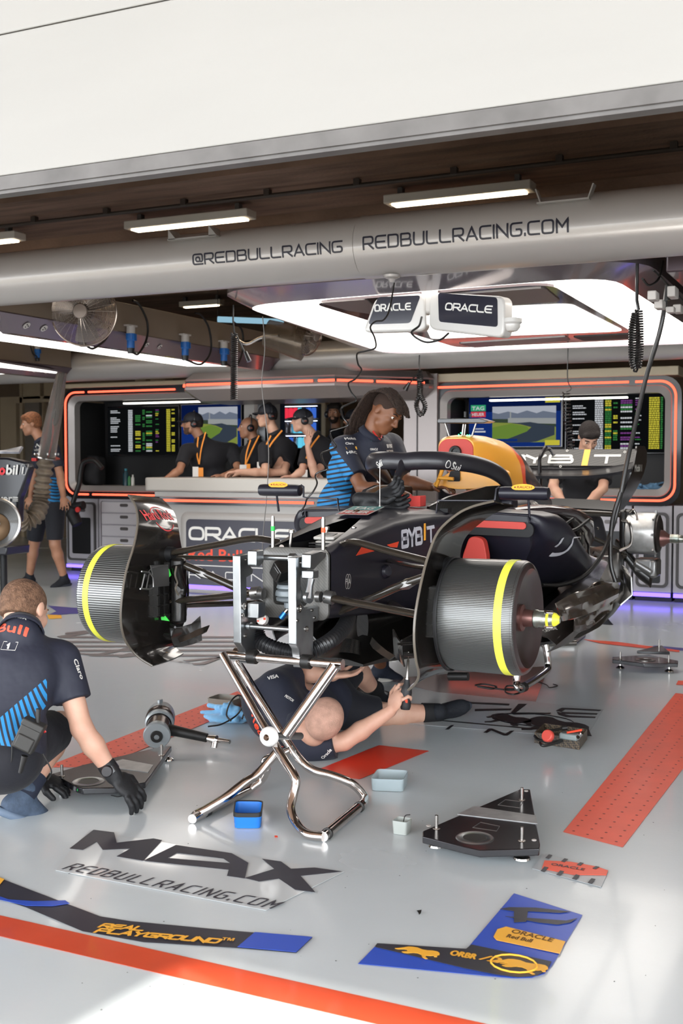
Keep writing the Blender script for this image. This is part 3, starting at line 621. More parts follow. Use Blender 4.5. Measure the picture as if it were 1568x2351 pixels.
# backpack in the left recess
p = atY(212, 1115, BY + .35); p.z = wz
pk = blob('backpack', [('b', (p.x, p.y, wz + .17), (.15, .09, .17)), ('e', (p.x + .02, p.y - .08, wz + .12), (.11, .06, .1)), ('c', (p.x - .1, p.y - .05, wz + .33), .02, (p.x + .1, p.y - .05, wz + .33), .02)], mat('black_nylon', '131316', .8), res=.014, k=.04)
tag(pk, 'black backpack standing on the left worktop in the dark recess', 'backpack')
# blue towel on the right worktop
def cloth(name, c, sx, sy, h, material, seed, label, cat, group=None, rot=0.0):
    rnd = random.Random(seed); pr = [('e', (c[0], c[1], c[2] + h * .15), (sx * .6, sy * .6, h * .2))]
    for i in range(22):
        a = rnd.uniform(0, 6.28); r_ = rnd.uniform(0, .62); q = V((c[0] + math.cos(a) * sx * r_, c[1] + math.sin(a) * sy * r_, c[2] + h * rnd.uniform(.15, .75) * (1 - r_ * .6))); b_ = a + rnd.uniform(-1, 1); d = V((math.cos(b_) * sx * .32, math.sin(b_) * sy * .32, h * rnd.uniform(-.2, .2)))
        pr.append(('c', q - d, h * .10, q + d, h * rnd.uniform(.07, .15)))
    o = blob(name, pr, material, res=.006, k=.012, relax=1); return tag(o, label, cat, group)
p = atY(1490, 1130, BY + .3); cloth('towel', (p.x, p.y, wz + .0), .22, .1, .12, mat('blue_towel', '5e82a0', .9, noise=.2, nscale=30), 5, 'crumpled blue towel on the right worktop', 'towel')
# ---- cabinets under the units
def cabinet(name, x0, x1, ztop, label, kind):
    t = thing(name, ((x0 + x1) / 2, BY + .25, 0), label, 'cabinet', 'grey cabinets under the wall units'); g = .008
    put('body', bx(M(), x0 + .004, x1 - .004, BY + .012, BY + .6, .09, ztop), cab, t, bevel=.004)
    cx, w_ = (x0 + x1) / 2, x1 - x0
    def ringf(mb, w1, h1, cz, wd, y0, y1, r=.04):
        A_ = [(a, y0, b) for a, b in rrect(w1, h1, r, 5, cx, cz)]; B_ = [(a, y0, b) for a, b in rrect(w1 - wd, h1 - wd, r * .7, 5, cx, cz)]
        A2 = [(a, y1, b) for a, _, b in A_]; B2 = [(a, y1, b) for a, _, b in B_]; mb.loft([A2, A_, B_, B2, A2], caps=False)
    if kind == 'drawers':
        n = 5; top = ztop - .05; hh = (top - .16) / n
        f = M(); ringf(f, w_ - .03, ztop - .13, (ztop + .09) / 2, .05, BY - .008, BY + .02); put('frame', f, cab, t, ang=50)
        for i in range(n):
            zc = top - hh * (i + .5); d = put('drawer', bx(M(), x0 + .045, x1 - .045, BY + .0, BY + .02, zc - hh / 2 + .006, zc + hh / 2 - .006), mat('drawer_face', 'aaa6a8', .4, .1), t, bevel=.003)
            hd = M().prism(rrect(.11, .035, .016, 5), (cx, BY - .004, zc + hh * .18), (1, 0, 0), (0, 0, 1), (0, .005, 0)); put('handle', hd, mat('handle_dark', '55504f', .3, .5), d)
    else:
        f = M(); ringf(f, w_ - .06, ztop - .2, (ztop + .09) / 2 - .01, .045, BY - .008, BY + .02, .05); put('door', f, cabd, t, ang=50)
        hz = (ztop + .09) / 2
        dr = put('door', M().prism(rrect(w_ - .11, ztop - .25, .035, 5, cx, hz - .01), (0, BY + .0, 0), (1, 0, 0), (0, 0, 1), (0, .014, 0)), _mats['grey_cabinet_paint'], t)
        put('window', M().prism(rrect(w_ - .2, (ztop - .2) * .62, .02, 5, cx, hz - (.1 if kind == 'low' else .06)), (0, BY - .004, 0), (1, 0, 0), (0, 0, 1), (0, .005, 0)), glassd, dr, smooth=False)
        put('handle', M().prism(rrect(.12, .035, .016, 5), (cx, BY - .006, ztop - .16), (1, 0, 0), (0, 0, 1), (0, .007, 0)), mat('handle_dark', '55504f', .3, .5), dr)
    put('violet_light', bx(M(), x0 + .01, x1 - .01, BY + .0, BY + .02, .05, .085), purple, t, smooth=False)
    put('plinth', bx(M(), x0 + .01, x1 - .01, BY + .09, BY + .5, 0, .09), blackm, t, smooth=False)
    return t
zt = atY(1490, 1160, BY).z
for u0, u1, kd, lb in [(1545, 1640, 'd', 'grey cabinet at the far right end, cut off by the photo edge'), (1453, 1543, 'low', 'grey cabinet with a dark glass door just right of the rear brake drum'), (1355, 1451, 'd', 'grey cabinet behind the exhaust and rear floor of the car'), (1255, 1353, 'd', 'grey cabinet hidden mostly behind the sidepod')]:
    cabinet('cabinet', atY(u0, 1200, BY).x, atY(u1, 1200, BY).x, zt, lb, kd)
zt = atY(200, 1140, BY).z
for u0, u1, kd, lb in [(150, 224, 'd', 'narrow grey cabinet with glass door at the left, behind the hanging hose gun'), (226, 345, 'drawers', 'grey cabinet with five drawers behind the left brake drum'), (347, 460, 'drawers', 'grey drawer cabinet beside the counter end')]:
    cabinet('cabinet', atY(u0, 1200, BY).x, atY(u1, 1200, BY).x, zt, lb, kd)
# ---- counter with the team sign
CY = 9.2
a = atY(340, 1100, CY); xr = atY(905, 1100, CY).x; zc = atY(560, 1098, CY).z; x0 = atY(360, 1150, CY).x
t = thing('counter', ((x0 + xr) / 2, CY, 0), 'long grey counter with red light line and dark team sign, guests leaning on it', 'counter')
cabc = mat('counter_paint', '97938f', .4, .1, noise=.05, nscale=2)
put('base', bx(M(), x0 + .06, xr, CY + .06, CY + .45, .1, zc - .15), cabc, t, bevel=.02, seg=3)
put('countertop', M().prism(corner([(a.x - .04, CY - .02), (xr, CY - .02), (xr, CY + .55), (a.x - .12, CY + .55)], .06), (0, 0, zc - .13), (1, 0, 0), (0, 1, 0), (0, 0, .13)), mat('counter_top', 'a8a29a', .38, .05), t, bevel=.015, seg=3)
put('skirt', bx(M(), x0 - .03, xr, CY + .0, CY + .4, zc - .19, zc - .13), cabc, t, bevel=.01)
put('black_channel', bx(M(), x0 + .02, xr, CY + .02, CY + .2, zc - .26, zc - .19), black, t, smooth=False)
lx = atY(745, 1150, CY).x
put('led_strip', M().cyl((x0 + .06, CY + .015, zc - .222), (lx - .12, CY + .015, zc - .222), .012, n=10), led, t); put('led_strip', M().cyl((lx - .06, CY + .015, zc - .222), (xr - .02, CY + .015, zc - .222), .012, n=10), led, t)
sx0, sx1, sz0, sz1 = atY(428, 1300, CY + .05).x, atY(700, 1300, CY + .05).x, atY(500, 1350, CY).z, atY(500, 1194, CY).z; sc_, sh_ = (sx0 + sx1) / 2, (sz0 + sz1) / 2
f = M(); yy = CY + .05
fr = [[(p, y, q) for p, q in rrect(sx1 - sx0 + g * 2, sz1 - sz0 + g * 2, .05 + g * .5, 6, sc_, sh_)] for g, y in ((.07, yy + .01), (.045, yy - .012), (.0, yy - .005), (0, yy + .01))]
put('sign_frame', f.loft(fr, caps=False), cabc, t, ang=60)
sg = put('sign', M().prism(rrect(sx1 - sx0, sz1 - sz0, .04, 6, sc_, sh_), (0, yy - .004, 0), (1, 0, 0), (0, 0, 1), (0, .01, 0)), mat('navy_sign', '24222f', .4), t, smooth=False)
lw, lo_ = mat('white_vinyl', 'cfccc6', .5), mat('orange_red_vinyl', 'e0482c', .5); yv = yy - .0055
pz = lambda v: atY(500, v, CY).z
lm = M(); sfont(lm, 'ORACLE', (sx0 + .03, yv, pz(1243)), (1, 0, 0), (0, 0, 1), pz(1211) - pz(1243), (sx1 - sx0) * .86, t=.19, r=.42, gap=.22); put('lettering', lm, lw, sg, smooth=False)
lm = M(); letter(lm, 'Red Bull', (sx0 + .03, yv, pz(1289)), (1, 0, 0), (0, 0, 1), pz(1262) - pz(1289), width=(sx1 - sx0) * .46, bold=.03); put('lettering', lm, lo_, sg, smooth=False)
lm = M(); bx(lm, sx0 + .03, sx1 - .1, yv - .001, yv + .001, pz(1302), pz(1300)); sfont(lm, 'RACING', (sx0 + .03, yv, pz(1332)), (1, 0, 0), (0, 0, 1), pz(1313) - pz(1332), (sx1 - sx0) * .8, t=.11, gap=1.0); put('lettering', lm, lw, sg, smooth=False)
BULL = [(0, .45), (.06, .62), (.16, .72), (.3, .78), (.46, .74), (.6, .8), (.72, .92), (.86, .96), (.95, .88), (1.0, .74), (.97, .62), (1.02, .5), (.96, .44), (.9, .52), (.84, .42), (.74, .34), (.78, .2), (.88, .12), (.84, .04), (.72, .1), (.62, .28), (.5, .32), (.38, .24), (.3, .1), (.2, .0), (.1, .02), (.14, .12), (.2, .22), (.14, .34), (.06, .3), (-.06, .14), (-.16, .12), (-.1, .24)]
def bull(mb, o, x, y, s_, flip=False, thick=None, mi=None, fn=None):
    x, y, o = V(x), V(y), V(o); P_ = [(-(a - .5) if flip else (a - .5), b * .62) for a, b in BULL]
    if fn: mb.add([fn(a * s_, b * s_) for a, b in P_], [tuple(range(len(P_)))], mi)
    else: mb.prism([(a * s_, b * s_) for a, b in P_], o, x, y, x.cross(y) * .0008, mi)
lm = M(); cx = sx0 + (sx1 - sx0) * .58; lm.lathe([(0, 0), (.045, 0), (.045, -.001), (0, -.001)], (cx + .05, yv, pz(1270)), (0, 1, 0), n=32); put('emblem', lm, mat('yellow_vinyl', 'e0a63a', .5), sg, smooth=False)
lm = M(); bull(lm, (cx - .02, yv - .002, pz(1288)), (1, 0, 0), (0, 0, 1), .10); bull(lm, (cx + .12, yv - .002, pz(1288)), (1, 0, 0), (0, 0, 1), .10, True); put('emblem', lm, lo_, sg, smooth=False)
put('violet_light', bx(M(), x0 + .1, xr, CY + .04, CY + .06, .05, .09), purple, t, smooth=False)
put('plinth', bx(M(), x0 + .12, xr - .02, CY + .14, CY + .4, 0, .1), blackm, t, smooth=False)
# ---- overhead header above the counter
HY = 9.55
p0, p1, p2 = atY(425, 868, HY), atY(768, 862, HY), atY(985, 870, 10.3)
t = thing('overhead_header', ((p0.x + p1.x) / 2, HY, 1.95), 'silver overhead soffit with red light lines above the guests', 'soffit')
plan = [(p0.x - .14, 10.45), (p0.x - .14, HY + .2), (p0.x, HY), (p1.x, HY), (p2.x, 10.3), (p2.x, 10.45)]
zl = atY(600, 878, HY).z
def inset(pl, d): return [(x + (d if i < 3 else -d if i > 3 else 0), min(y + d, 10.45)) for i, (x, y) in enumerate(pl)]
f = M(); f.loft([[(x, y, zl - .16) for x, y in inset(plan, .12)], [(x, y, zl - .05) for x, y in plan], [(x, y, zl - .03) for x, y in plan], [(x, y, zl + .03) for x, y in inset(plan, .012)], [(x, y, zl + .05) for x, y in plan], [(x, y, zl + .12) for x, y in inset(plan, .06)]]); put('soffit', f, mat('soffit_silver', '8a8280', .35, .4), t, smooth=False)
put('black_channel', M().loft([[(x, y, zl - .032) for x, y in inset(plan, .004)], [(x, y, zl + .032) for x, y in inset(plan, .004)]]), black, t, smooth=False)
pts = [(p0.x - .01 - .13, HY + .19), (p0.x - .01, HY - .002), (p0.x + .02, HY - .004), (atY(762, 870, HY).x - .2, HY - .004), (atY(762, 870, HY).x - .14, HY - .004), (p1.x, HY - .004), (p1.x + (p2.x - p1.x) * .95, HY + (10.3 - HY) * .95 - .004)]
put('led_strip', M().tube([(x, y, zl) for x, y in pts[:2]], .012, n=8), led, t)
put('led_strip', M().tube([(x, y, zl) for x, y in pts[2:4]], .012, n=8), led, t)
a_, b_ = V(pts[5]), V(pts[6]); put('led_strip', M().tube([(pts[4][0], pts[4][1], zl), (a_[0], a_[1], zl)], .012, n=8), led, t)
for s0, s1 in ((.03, .42), (.46, 1.0)): q0, q1 = a_.lerp(b_, s0), a_.lerp(b_, s1); put('led_strip', M().tube([(q0[0], q0[1], zl), (q1[0], q1[1], zl)], .012, n=8), led, t)
put('top_box', bx(M(), p0.x - .05, p1.x + .1, HY + .40, 10.4, zl + .12, zl + .22), silverp, t, bevel=.01)
# silver pillar panels right of the counter
a, b = atY(928, 900, 10.45), atY(1004, 900, 10.45)
put('trim_20', bx(M(), a.x, b.x, 10.44, 10.6, 0, zl + .1), mat('pillar_silver', '8f8785', .35, .35), kind='structure', smooth=False)
put('trim_21', bx(M(), a.x + .14, a.x + .15, 10.43, 10.45, 0, zl), cabd, kind='structure', smooth=False)
# partition with the doorway behind the guests
a, b = atY(560, 900, 10.6), atY(612, 900, 10.6)
put('trim_22', bx(M(), a.x, b.x, 10.6, 10.9, 0, zl + .05), mat('white_block_wall', 'aba6a0', .7), kind='structure', smooth=False)
# ---- drinks fridge behind the guests
a, b = atY(642, 918, 11.6), atY(745, 1100, 11.6)
t = thing('drinks_fridge', ((a.x + b.x) / 2, 11.9, 0), 'lit drinks fridge full of cans seen between the guests', 'fridge')
put('cabinet', bx(M(), a.x, b.x, 11.62, 12.1, 0, a.z), beigem, t, bevel=.01); put('glass_door', bx(M(), a.x + .05, b.x - .05, 11.6, 11.62, .3, a.z - .06), glassd, t)
fr_ = M()
cols = [glow('can_red', 'b8283a', 1.2), glow('can_blue', '2c4f9c', 1.2), glow('can_cyan', '4f9fb8', 1.2), glow('can_white', 'c8c8d4', 1.2)]
cols = [mat('can_red', 'b8283a', .35, .4), mat('can_blue', '2c4f9c', .35, .4), mat('can_cyan', '4f9fb8', .35, .4), mat('can_silver', 'c8c8d4', .3, .6)]
rnd = random.Random(2); mx_ = b.x - .08; proto = None
for r_ in range(3):
    zz = a.z - .22 - r_ * .17
    put('shelf', bx(M(), a.x + .06, mx_, 11.55, 11.6, zz - .012, zz), brk, t); put('shelf_light', bx(M(), a.x + .07, mx_ - .01, 11.585, 11.595, zz + .135, zz + .142), glow('fridge_light', 'dfe6ff', 3.0), t, smooth=False)
    x = a.x + .1; n = 0
    while x < mx_ - .03:
        tag(put('drinks_can', M().lathe([(0, 0), (.024, 0), (.026, .008), (.026, .11), (.02, .12), (0, .12)], (x, 11.575, zz), n=16), cols[rnd.choice([0, 1, 2, 3, 3, 1] if r_ < 1 else [2, 2, 3, 1])], at=(x, 11.575, zz)), 'slim drinks can in the lit fridge behind the guests', 'can', 'cans in the fridge')
        x += .06
# ================================================================ SIDE GANTRY, FANS, PLUGS, CABLES
beamc = mat('beam_taupe', '8b7c6d', .5, .15, noise=.08, nscale=3); beamp = mat('beam_mauve', '6d6068', .25, .4, coat=.4)
sockw = mat('socket_white', 'b9b3ae', .4); plugb = mat('plug_blue', '1d5da5', .35); rub = mat('black_rubber', '171615', .45)
chrome = mat('chrome', 'cfcac6', .07, 1.0); steel = mat('stainless_steel', '9a9590', .25, 1.0)
def beam(x, y0, y1, z, label, u_sock, plate=True):
    t = thing('gantry_beam', (x, (y0 + y1) / 2, z), label, 'beam')
    put('beam_body', bx(M(), x - .09, x + .09, y0, y1, z + .07, z + .30), beamc, t, bevel=.006)
    f = M(); f.loft([[(x + .09, y0, z + .08), (x + .10, y0, z + .07), (x - .02, y0 + .25, z - .04), (x - .1, y0 + .25, z - .04), (x - .09, y0, z + .08)], [(x + .09, y1, z + .08), (x + .10, y1, z + .07), (x - .02, y1, z - .04), (x - .1, y1, z - .04), (x - .09, y1, z + .08)]]); put('socket_strip', f, beamp, t, smooth=False)
    d = V((.12, 0, .11)).normalized(); nrm = V((.11, 0, -.12)).normalized()
    for k_, (u, v, r) in enumerate(u_sock):
        p = atX(u, v, x + .045); o = V((x + .045, p.y, z + .02)) + nrm * .006
        s_ = put('socket', M().lathe([(0, .002), (r, .002), (r, 0), (0, 0)], o, nrm, n=24), sockw, t); pn = M()
        for a in (0, 2.1, 4.2): pn.box(o + nrm * .003 + V((0, math.cos(a), 0)) * r * .45 + d * math.sin(a) * r * .45, (.006, .006, .008))
        put('pin_hole', pn, blackm, s_, smooth=False)
    return t
beam(-5.3, 5.75, 9.6, 2.2, 'taupe overhead beam with round sockets and blue plugs, beside the light canopy', [(60, 732, .028), (100, 738, .028), (336, 780, .022), (366, 783, .022), (110, 740, .0281)][:4])
beam(-7.8, 5.75, 9.6, 2.2, 'further taupe overhead beam at the left with two round sockets', [(80, 828, .03), (107, 831, .03)])
# long light panels between the beams
def strip(px, z, label):
    pts = poly(px, z); t = thing('strip_light', (pts[0][0], pts[0][1], z), label, 'light', None)
    put('light_panel', flatp(M(), pts, z, z + .012), panelg, t, smooth=False); put('backing', flatp(M(), [(a, b) for a, b in pts], z + .013, z + .035), beamp, t, smooth=False)
strip([(-60, 748), (27, 748), (560, 832), (585, 836), (560, 841), (430, 841), (0, 783), (-60, 775)], 2.205, 'long bright light panel running back beneath the beam with blue plugs')
strip([(-60, 832), (0, 836), (132, 857), (0, 859), (-60, 859)], 2.205, 'short bright light panel at the left edge, below the further beam')
# thin pale blue tube lamp above
a, b = atZ(500, 733, 2.75), atZ(650, 739, 2.75)
put('lamp_wire', M().cyl(a + V((0, 0, .04)), V((a.x, a.y, 3.5)), .003, n=6).cyl(b + V((0, 0, .04)), V((b.x, b.y, 3.5)), .003, n=6), rub, label='two thin wires holding the cool tube lamp', cat='wire')
tag(put('tube_lamp', M().cyl(a, b, .03, n=12), glow('cool_tube', '8fb8cc', .7)), 'cool white tube lamp above the plastic fan, behind the canopy edge', 'light')
# plugs with looping cables
def plug(u, v, x, label, s_=1.0, loop=None):
    p = atX(u, v, x); t = thing('plug', p, label, 'plug', 'blue plugs hanging under the beams')
    put('inlet', M().box(p + V((0, 0, .03 * s_)), (.05 * s_, .11 * s_, .012 * s_)).lathe([(.034 * s_, .03 * s_), (.034 * s_, -.035 * s_), (.03 * s_, -.04 * s_)], p, n=20), sockw, t)
    put('connector', M().lathe([(.038 * s_, -.03 * s_), (.038 * s_, -.075 * s_), (.03 * s_, -.085 * s_), (.03 * s_, -.14 * s_), (.02 * s_, -.145 * s_)], p, n=20).box(p + V((.03 * s_, 0, -.06 * s_)), (.03 * s_, .03 * s_, .05 * s_)), plugb, t)
    put('cable_nut', M().lathe([(0, -.135 * s_), (.03 * s_, -.14 * s_), (.026 * s_, -.18 * s_), (0, -.18 * s_)], p, n=12), rub, t)
    if loop: put('cable', M().tube(catmull([p + V((0, 0, -.17 * s_))] + [atX(a_, b_, x + .02) for a_, b_ in loop], 8), .009 * s_, n=8), rub, t)
plug(300, 757, -5.18, 'blue plug hanging under the taupe beam, just right of the wire fan', 1, [(306, 810), (318, 812), (336, 780), (338, 740), (320, 700), (305, 690)])
plug(425, 777, -5.18, 'blue plug under the taupe beam, middle one with a long cable loop', 1, [(432, 828), (462, 836), (484, 806), (480, 755), (462, 724), (448, 718)])
plug(514, 792, -5.18, 'blue plug under the taupe beam, the furthest one beside the coiled cable', 1, [(520, 836), (540, 842), (556, 810), (556, 760), (535, 738)])
plug(190, 738, -5.16, 'blue plug seen through the cage of the wire fan', 1, [(196, 792), (215, 800), (245, 775), (252, 742)])
plug(86, 796, -7.66, 'small blue plug under the further beam at the far left', .8, [(84, 818), (76, 812), (70, 795)])
plug(225, 815, -7.66, 'small blue plug under the further beam, above the red outlined wall unit', .8, [(222, 838), (208, 846), (192, 825), (192, 805)])
plug(320, 824, -7.66, 'small blue plug under the further beam, right of the half hidden fan', .8, [(316, 846), (300, 850), (280, 840), (276, 820)])
# fans
wire = mat('wire_guard', 'b5a79c', .25, .9)
def fan(c, nrm, r, dep, label, n_r=22, n_s=28, bx_=-5.3):
    c, nz = V(c), V(nrm).normalized(); x = nz.cross(V((0, 0, 1))).normalized(); y = x.cross(nz); t = thing('wire_fan', c, label, 'fan', None); g = M()
    def prof(s_): return r * (s_), dep * (1 - s_ ** 2.6)
    def P(s_, a_, sg): q, h_ = prof(s_); return c + x * math.cos(a_) * q + y * math.sin(a_) * q + nz * h_ * sg
    for sg in (1, -.6):
        for i in range(n_r):
            s_ = .22 + .78 * i / (n_r - 1); g.tube([P(s_, 2 * math.pi * j / 40, sg) for j in range(40)], .0013, n=4, closed=True)
        for i in range(n_s if sg > 0 else 12): g.tube([P(.2 + .8 * j / 5, 2 * math.pi * i / (n_s if sg > 0 else 12), sg) for j in range(6)], .0013 if i % 7 else .003, n=4)
    g.tube([P(1, 2 * math.pi * j / 48, 0) for j in range(48)], .006, n=6, closed=True); put('guard', g, wire, t)
    put('badge', M().lathe([(0, .012), (.2 * r, .01), (.22 * r, 0), (0, 0)], c + nz * (dep + .001), nz, n=28), mat('fan_badge', '8b7f78', .4, .3), t)
    put('mount', M().tube([c - nz * dep * 1.2, V((bx_, c.y + .12, 2.36))], .014, n=8), rub, t)
    put('motor', M().lathe([(0, -.5 * dep), (.24 * r, -.5 * dep), (.2 * r, -dep * 1.6), (0, -dep * 1.7)], c, nz, n=24), rub, t)
    for k_ in range(3):
        a_ = 2.1 * k_ + .4; b_ = M(); gr = []
        for i in range(6):
            q = r * (.2 + .7 * i / 5); row = []
            for j in range(6):
                aa = a_ + (j / 5 - .5) * 1.1 * (1 - .25 * i / 5); row.append(c + x * math.cos(aa) * q + y * math.sin(aa) * q + nz * (.3 * dep * (j / 5 - .5) * 1.5))
            gr.append(row)
        put('blade', b_.sheet(gr, .003), mat('fan_blade', '5d5653', .4, .3), t)
    return t
c1 = atX(192, 716, -5.0); fan(c1, (.35, -1, -.05), .235, .07, 'round wire cage fan tucked under the silver tube at the left')
c2 = atX(290, 822, -7.4); fan(c2 + V((0, 0, .08)), (.5, -1, -.5), .2, .06, 'second wire cage fan half hidden behind the long light panel', 14, 20, -7.8)
# plastic and wire fan on an arm, seen from the side
a = atY(600, 770, 8.6)
t = fan(a + V((.35, .2, -.0)), (1, -.25, -.18), .17, .10, 'clear wire fan on a bracket seen side-on between the beam and the canopy', 12, 24)
put('arm', M().tube(catmull([atY(540, 775, 8.6), atY(566, 790, 8.6), atY(600, 775, 8.6), atY(640, 770, 8.6)], 6), .014, n=10), chrome, t)
put('housing', M().tube([atY(612, 765, 8.65), atY(700, 790, 8.75)], [.12, .15], n=28, caps=True), mat('smoky_plastic', '7a6a58', .2, .2, trans=.5, alpha=.75), t)
# ---- coiled cables
def helix(path, R_, turns, r, pitch_n=12):
    P = catmull(path, 12); L_ = [0]
    for i in range(1, len(P)): L_.append(L_[-1] + (P[i] - P[i - 1]).length)
    tot = L_[-1]; n = int(turns * pitch_n); out = []; prev = None
    for i in range(n + 1):
        s_ = tot * i / n; k_ = min(max(int(np.searchsorted(L_, s_)) - 1, 0), len(P) - 2); f_ = (s_ - L_[k_]) / max(L_[k_ + 1] - L_[k_], 1e-9); p = P[k_].lerp(P[k_ + 1], f_); tg = (P[k_ + 1] - P[k_]).normalized()
        if prev is None: prev = tg.orthogonal()
        x = (prev - tg * prev.dot(tg)).normalized(); prev = x; y = tg.cross(x); th_ = 2 * math.pi * turns * i / n; out.append(p + (x * math.cos(th_) + y * math.sin(th_)) * R_)
    return out
cabm = mat('coil_rubber', '1a1817', .3, coat=.3)
def cobj(name, mb, label, cat='cable', m=None): return tag(put(name, mb, m or cabm), label, cat)
Y1 = 5.97
cobj('coiled_cable', M().tube([atY(536, 700, Y1), atY(535, 735, Y1), atY(538, 765, Y1)] , .005, n=8).tube(helix([atY(538, 765, Y1), atY(537, 917, Y1)], .019, 34, .005), .0046, n=6).tube(catmull([atY(540, 765, Y1), atY(553, 790, Y1), atY(566, 818, Y1)], 6), .005, n=8).tube([atY(563, 808, Y1), atY(572, 830, Y1)], [.012, .016], n=12), 'tightly coiled black cable with a microphone hanging left of the canopy corner')
Y2 = 5.5
cobj('coiled_cable', M().tube([atY(1463, 605, Y2), atY(1462, 690, Y2), atY(1466, 712, Y2)], .008, n=8).tube(helix([atY(1466, 712, Y2), atY(1468, 760, Y2), atY(1467, 820, Y2), atY(1461, 846, Y2), atY(1453, 825, Y2), atY(1452, 760, Y2), atY(1459, 720, Y2)], .0155, 46, .005), .0052, n=6), 'thick coiled black cable doubled up and hanging at the right of the canopy')
Y3 = 9.55
cobj('coiled_cable', M().tube([atY(963, 815, Y3), atY(962, 835, Y3), atY(964, 850, Y3)], .006, n=8).tube(helix([atY(964, 850, Y3), atY(967, 880, Y3), atY(965, 905, Y3), atY(976, 932, Y3), atY(966, 952, Y3), atY(956, 930, Y3), atY(963, 900, Y3), atY(961, 860, Y3)], .0185, 50, .004), .006, n=6).tube(catmull([atY(960, 855, Y3), atY(948, 870, Y3), atY(938, 885, Y3)], 5), .006, n=8).tube([atY(940, 878, Y3), atY(930, 895, Y3)], [.012, .026], n=12), 'looped coiled black cable with a small horn hanging above the mechanic with braids')
# the stretched spiral in front of the mechanic
Yc = lambda v: 5.2 - (v - 650) / 550 * .6
sp = [(905, 650), (900, 680), (893, 715), (880, 735), (862, 738), (850, 752), (860, 775), (862, 798), (840, 806), (820, 812), (822, 836), (830, 850), (816, 870), (800, 880), (806, 900), (818, 918), (800, 928), (783, 938), (788, 958), (800, 975), (776, 985), (758, 992), (764, 1012), (772, 1026), (750, 1036), (738, 1042), (742, 1060), (752, 1076), (732, 1084), (724, 1092), (728, 1110), (718, 1130), (705, 1145), (700, 1160), (690, 1175)]
cobj('spiral_cable', M().tube(catmull([atY(u, v, Yc(v)) for u, v in sp], 5), .0042, n=8), 'long stretched spiral black cable dangling from the tube down to the car')
cobj('thin_cable', M().tube(catmull([atY(u, v, 5.25) for u, v in [(603, 727), (608, 800), (601, 880), (610, 960), (617, 1040), (612, 1140), (604, 1230), (602, 1300)]], 6), .0028, n=6), 'thin grey cable hanging straight down in front of the guests', m=mat('grey_cable', '5d5854', .4))
cobj('coiled_cable', M().tube(catmull([atY(u, v, 9.55) for u, v in [(1304, 800), (1303, 870), (1311, 892), (1300, 900)]], 6), .005, n=8).tube(helix([atY(1300, 900, 9.55), atY(1302, 960, 9.5), atY(1310, 1010, 9.45), atY(1308, 1040, 9.4)], .03, 18, .004), .0045, n=6), 'loosely coiled black cable hanging in front of the right monitors')
hs = [(1532, 665), (1515, 760), (1485, 860), (1462, 960), (1440, 1060), (1420, 1160), (1400, 1230), (1378, 1280), (1340, 1322), (1290, 1342), (1245, 1343)]
hy = [6.0, 6.0, 6.05, 6.1, 6.15, 6.15, 6.1, 6.0, 5.9, 5.8, 5.7]
cobj('air_hose', M().tube(catmull([atY(u, v, y) for (u, v), y in zip(hs, hy)], 8), .012, n=10).tube([atY(1534, 655, 6), atY(1530, 690, 6)], .017, n=10).tube(catmull([atY(u, v, 6.1) for u, v in [(1425, 1130), (1405, 1200), (1402, 1290), (1416, 1345)]], 6), .012, n=10), 'long black braided hose looping from the ceiling down to the rear of the car', 'hose', mat('braided_hose', '201e1d', .35, coat=.3))
# side gantry at the right: dark panel with boxes, sockets and cables
x_ = -.98; a, b = atX(1478, 640, x_), atX(1568, 760, x_)
t = thing('gantry_beam', (x_, 7.2, 2.3), 'dark gantry beam with white sockets and cable boxes at the upper right edge', 'beam')
put('beam_body', bx(M(), x_ + .05, x_ + .3, 5.6, 10.0, 2.2, 2.6), mat('dark_mauve_panel', '4f4348', .3, .3, coat=.4), t, bevel=.01)
for (u, v, w_) in [(1500, 680, .07), (1545, 672, .09), (1515, 700, .07), (1557, 710, .07), (1540, 712, .05)]:
    p = atX(u, v, x_ + .03); put('socket_box', M().box(p, (.04, w_ * 1.3, w_ * .6)), sockw, t, bevel=.005)
put('cable', M().tube(catmull([atX(u, v, x_) for u, v in [(1522, 600), (1512, 640), (1490, 655), (1475, 640)]], 6), .006, n=8).tube(catmull([atX(u, v, x_) for u, v in [(1500, 620), (1530, 650), (1568, 690)]], 6), .005, n=8), rub, t)
# ---- ceiling exhaust duct with bellows hose at the left
dy = 8.6; t = thing('air_duct', atY(100, 1045, dy), 'clear plastic air duct with ribbed bellows hose beside the walking man', 'duct')
clear = mat('clear_plastic', 'b9b2ac', .1, trans=.75, ior=1.15, alpha=.55)
P0, P1 = atY(142, 855, dy), atY(107, 1048, dy); dr_ = (P1 - P0).normalized()
put('clear_tube', M().tube([P0, P0.lerp(P1, .5), P1], [.045, .075, .085], n=28, caps=False), clear, t, solid=.003)
put('inner_hose', M().tube(catmull([P0 + V((.02, 0, 0)), P0.lerp(P1, .3) + V((.03, -.02, 0)), P0.lerp(P1, .55) + V((.05, 0, 0)), P0.lerp(P1, .6) + V((.02, 0, 0)), P0.lerp(P1, .3) + V((0, .02, 0))], 8), .014, n=10).tube(catmull([P0 + V((-.02, 0, 0)), P0.lerp(P1, .5) + V((-.02, 0, 0)), P1 + V((-.01, 0, 0))], 6), .01, n=8), rub, t)
put('red_wire', M().tube(catmull([P0.lerp(P1, .55), P0.lerp(P1, .8) + V((.03, 0, 0)), P1 + V((.02, 0, 0))], 6), .008, n=8), mat('red_plastic', 'c0302c', .35), t)
put('flange', M().lathe([(0, 0), (.13, 0), (.13, .012), (0, .012)], P1, dr_, n=32), steel, t)
fb = M()
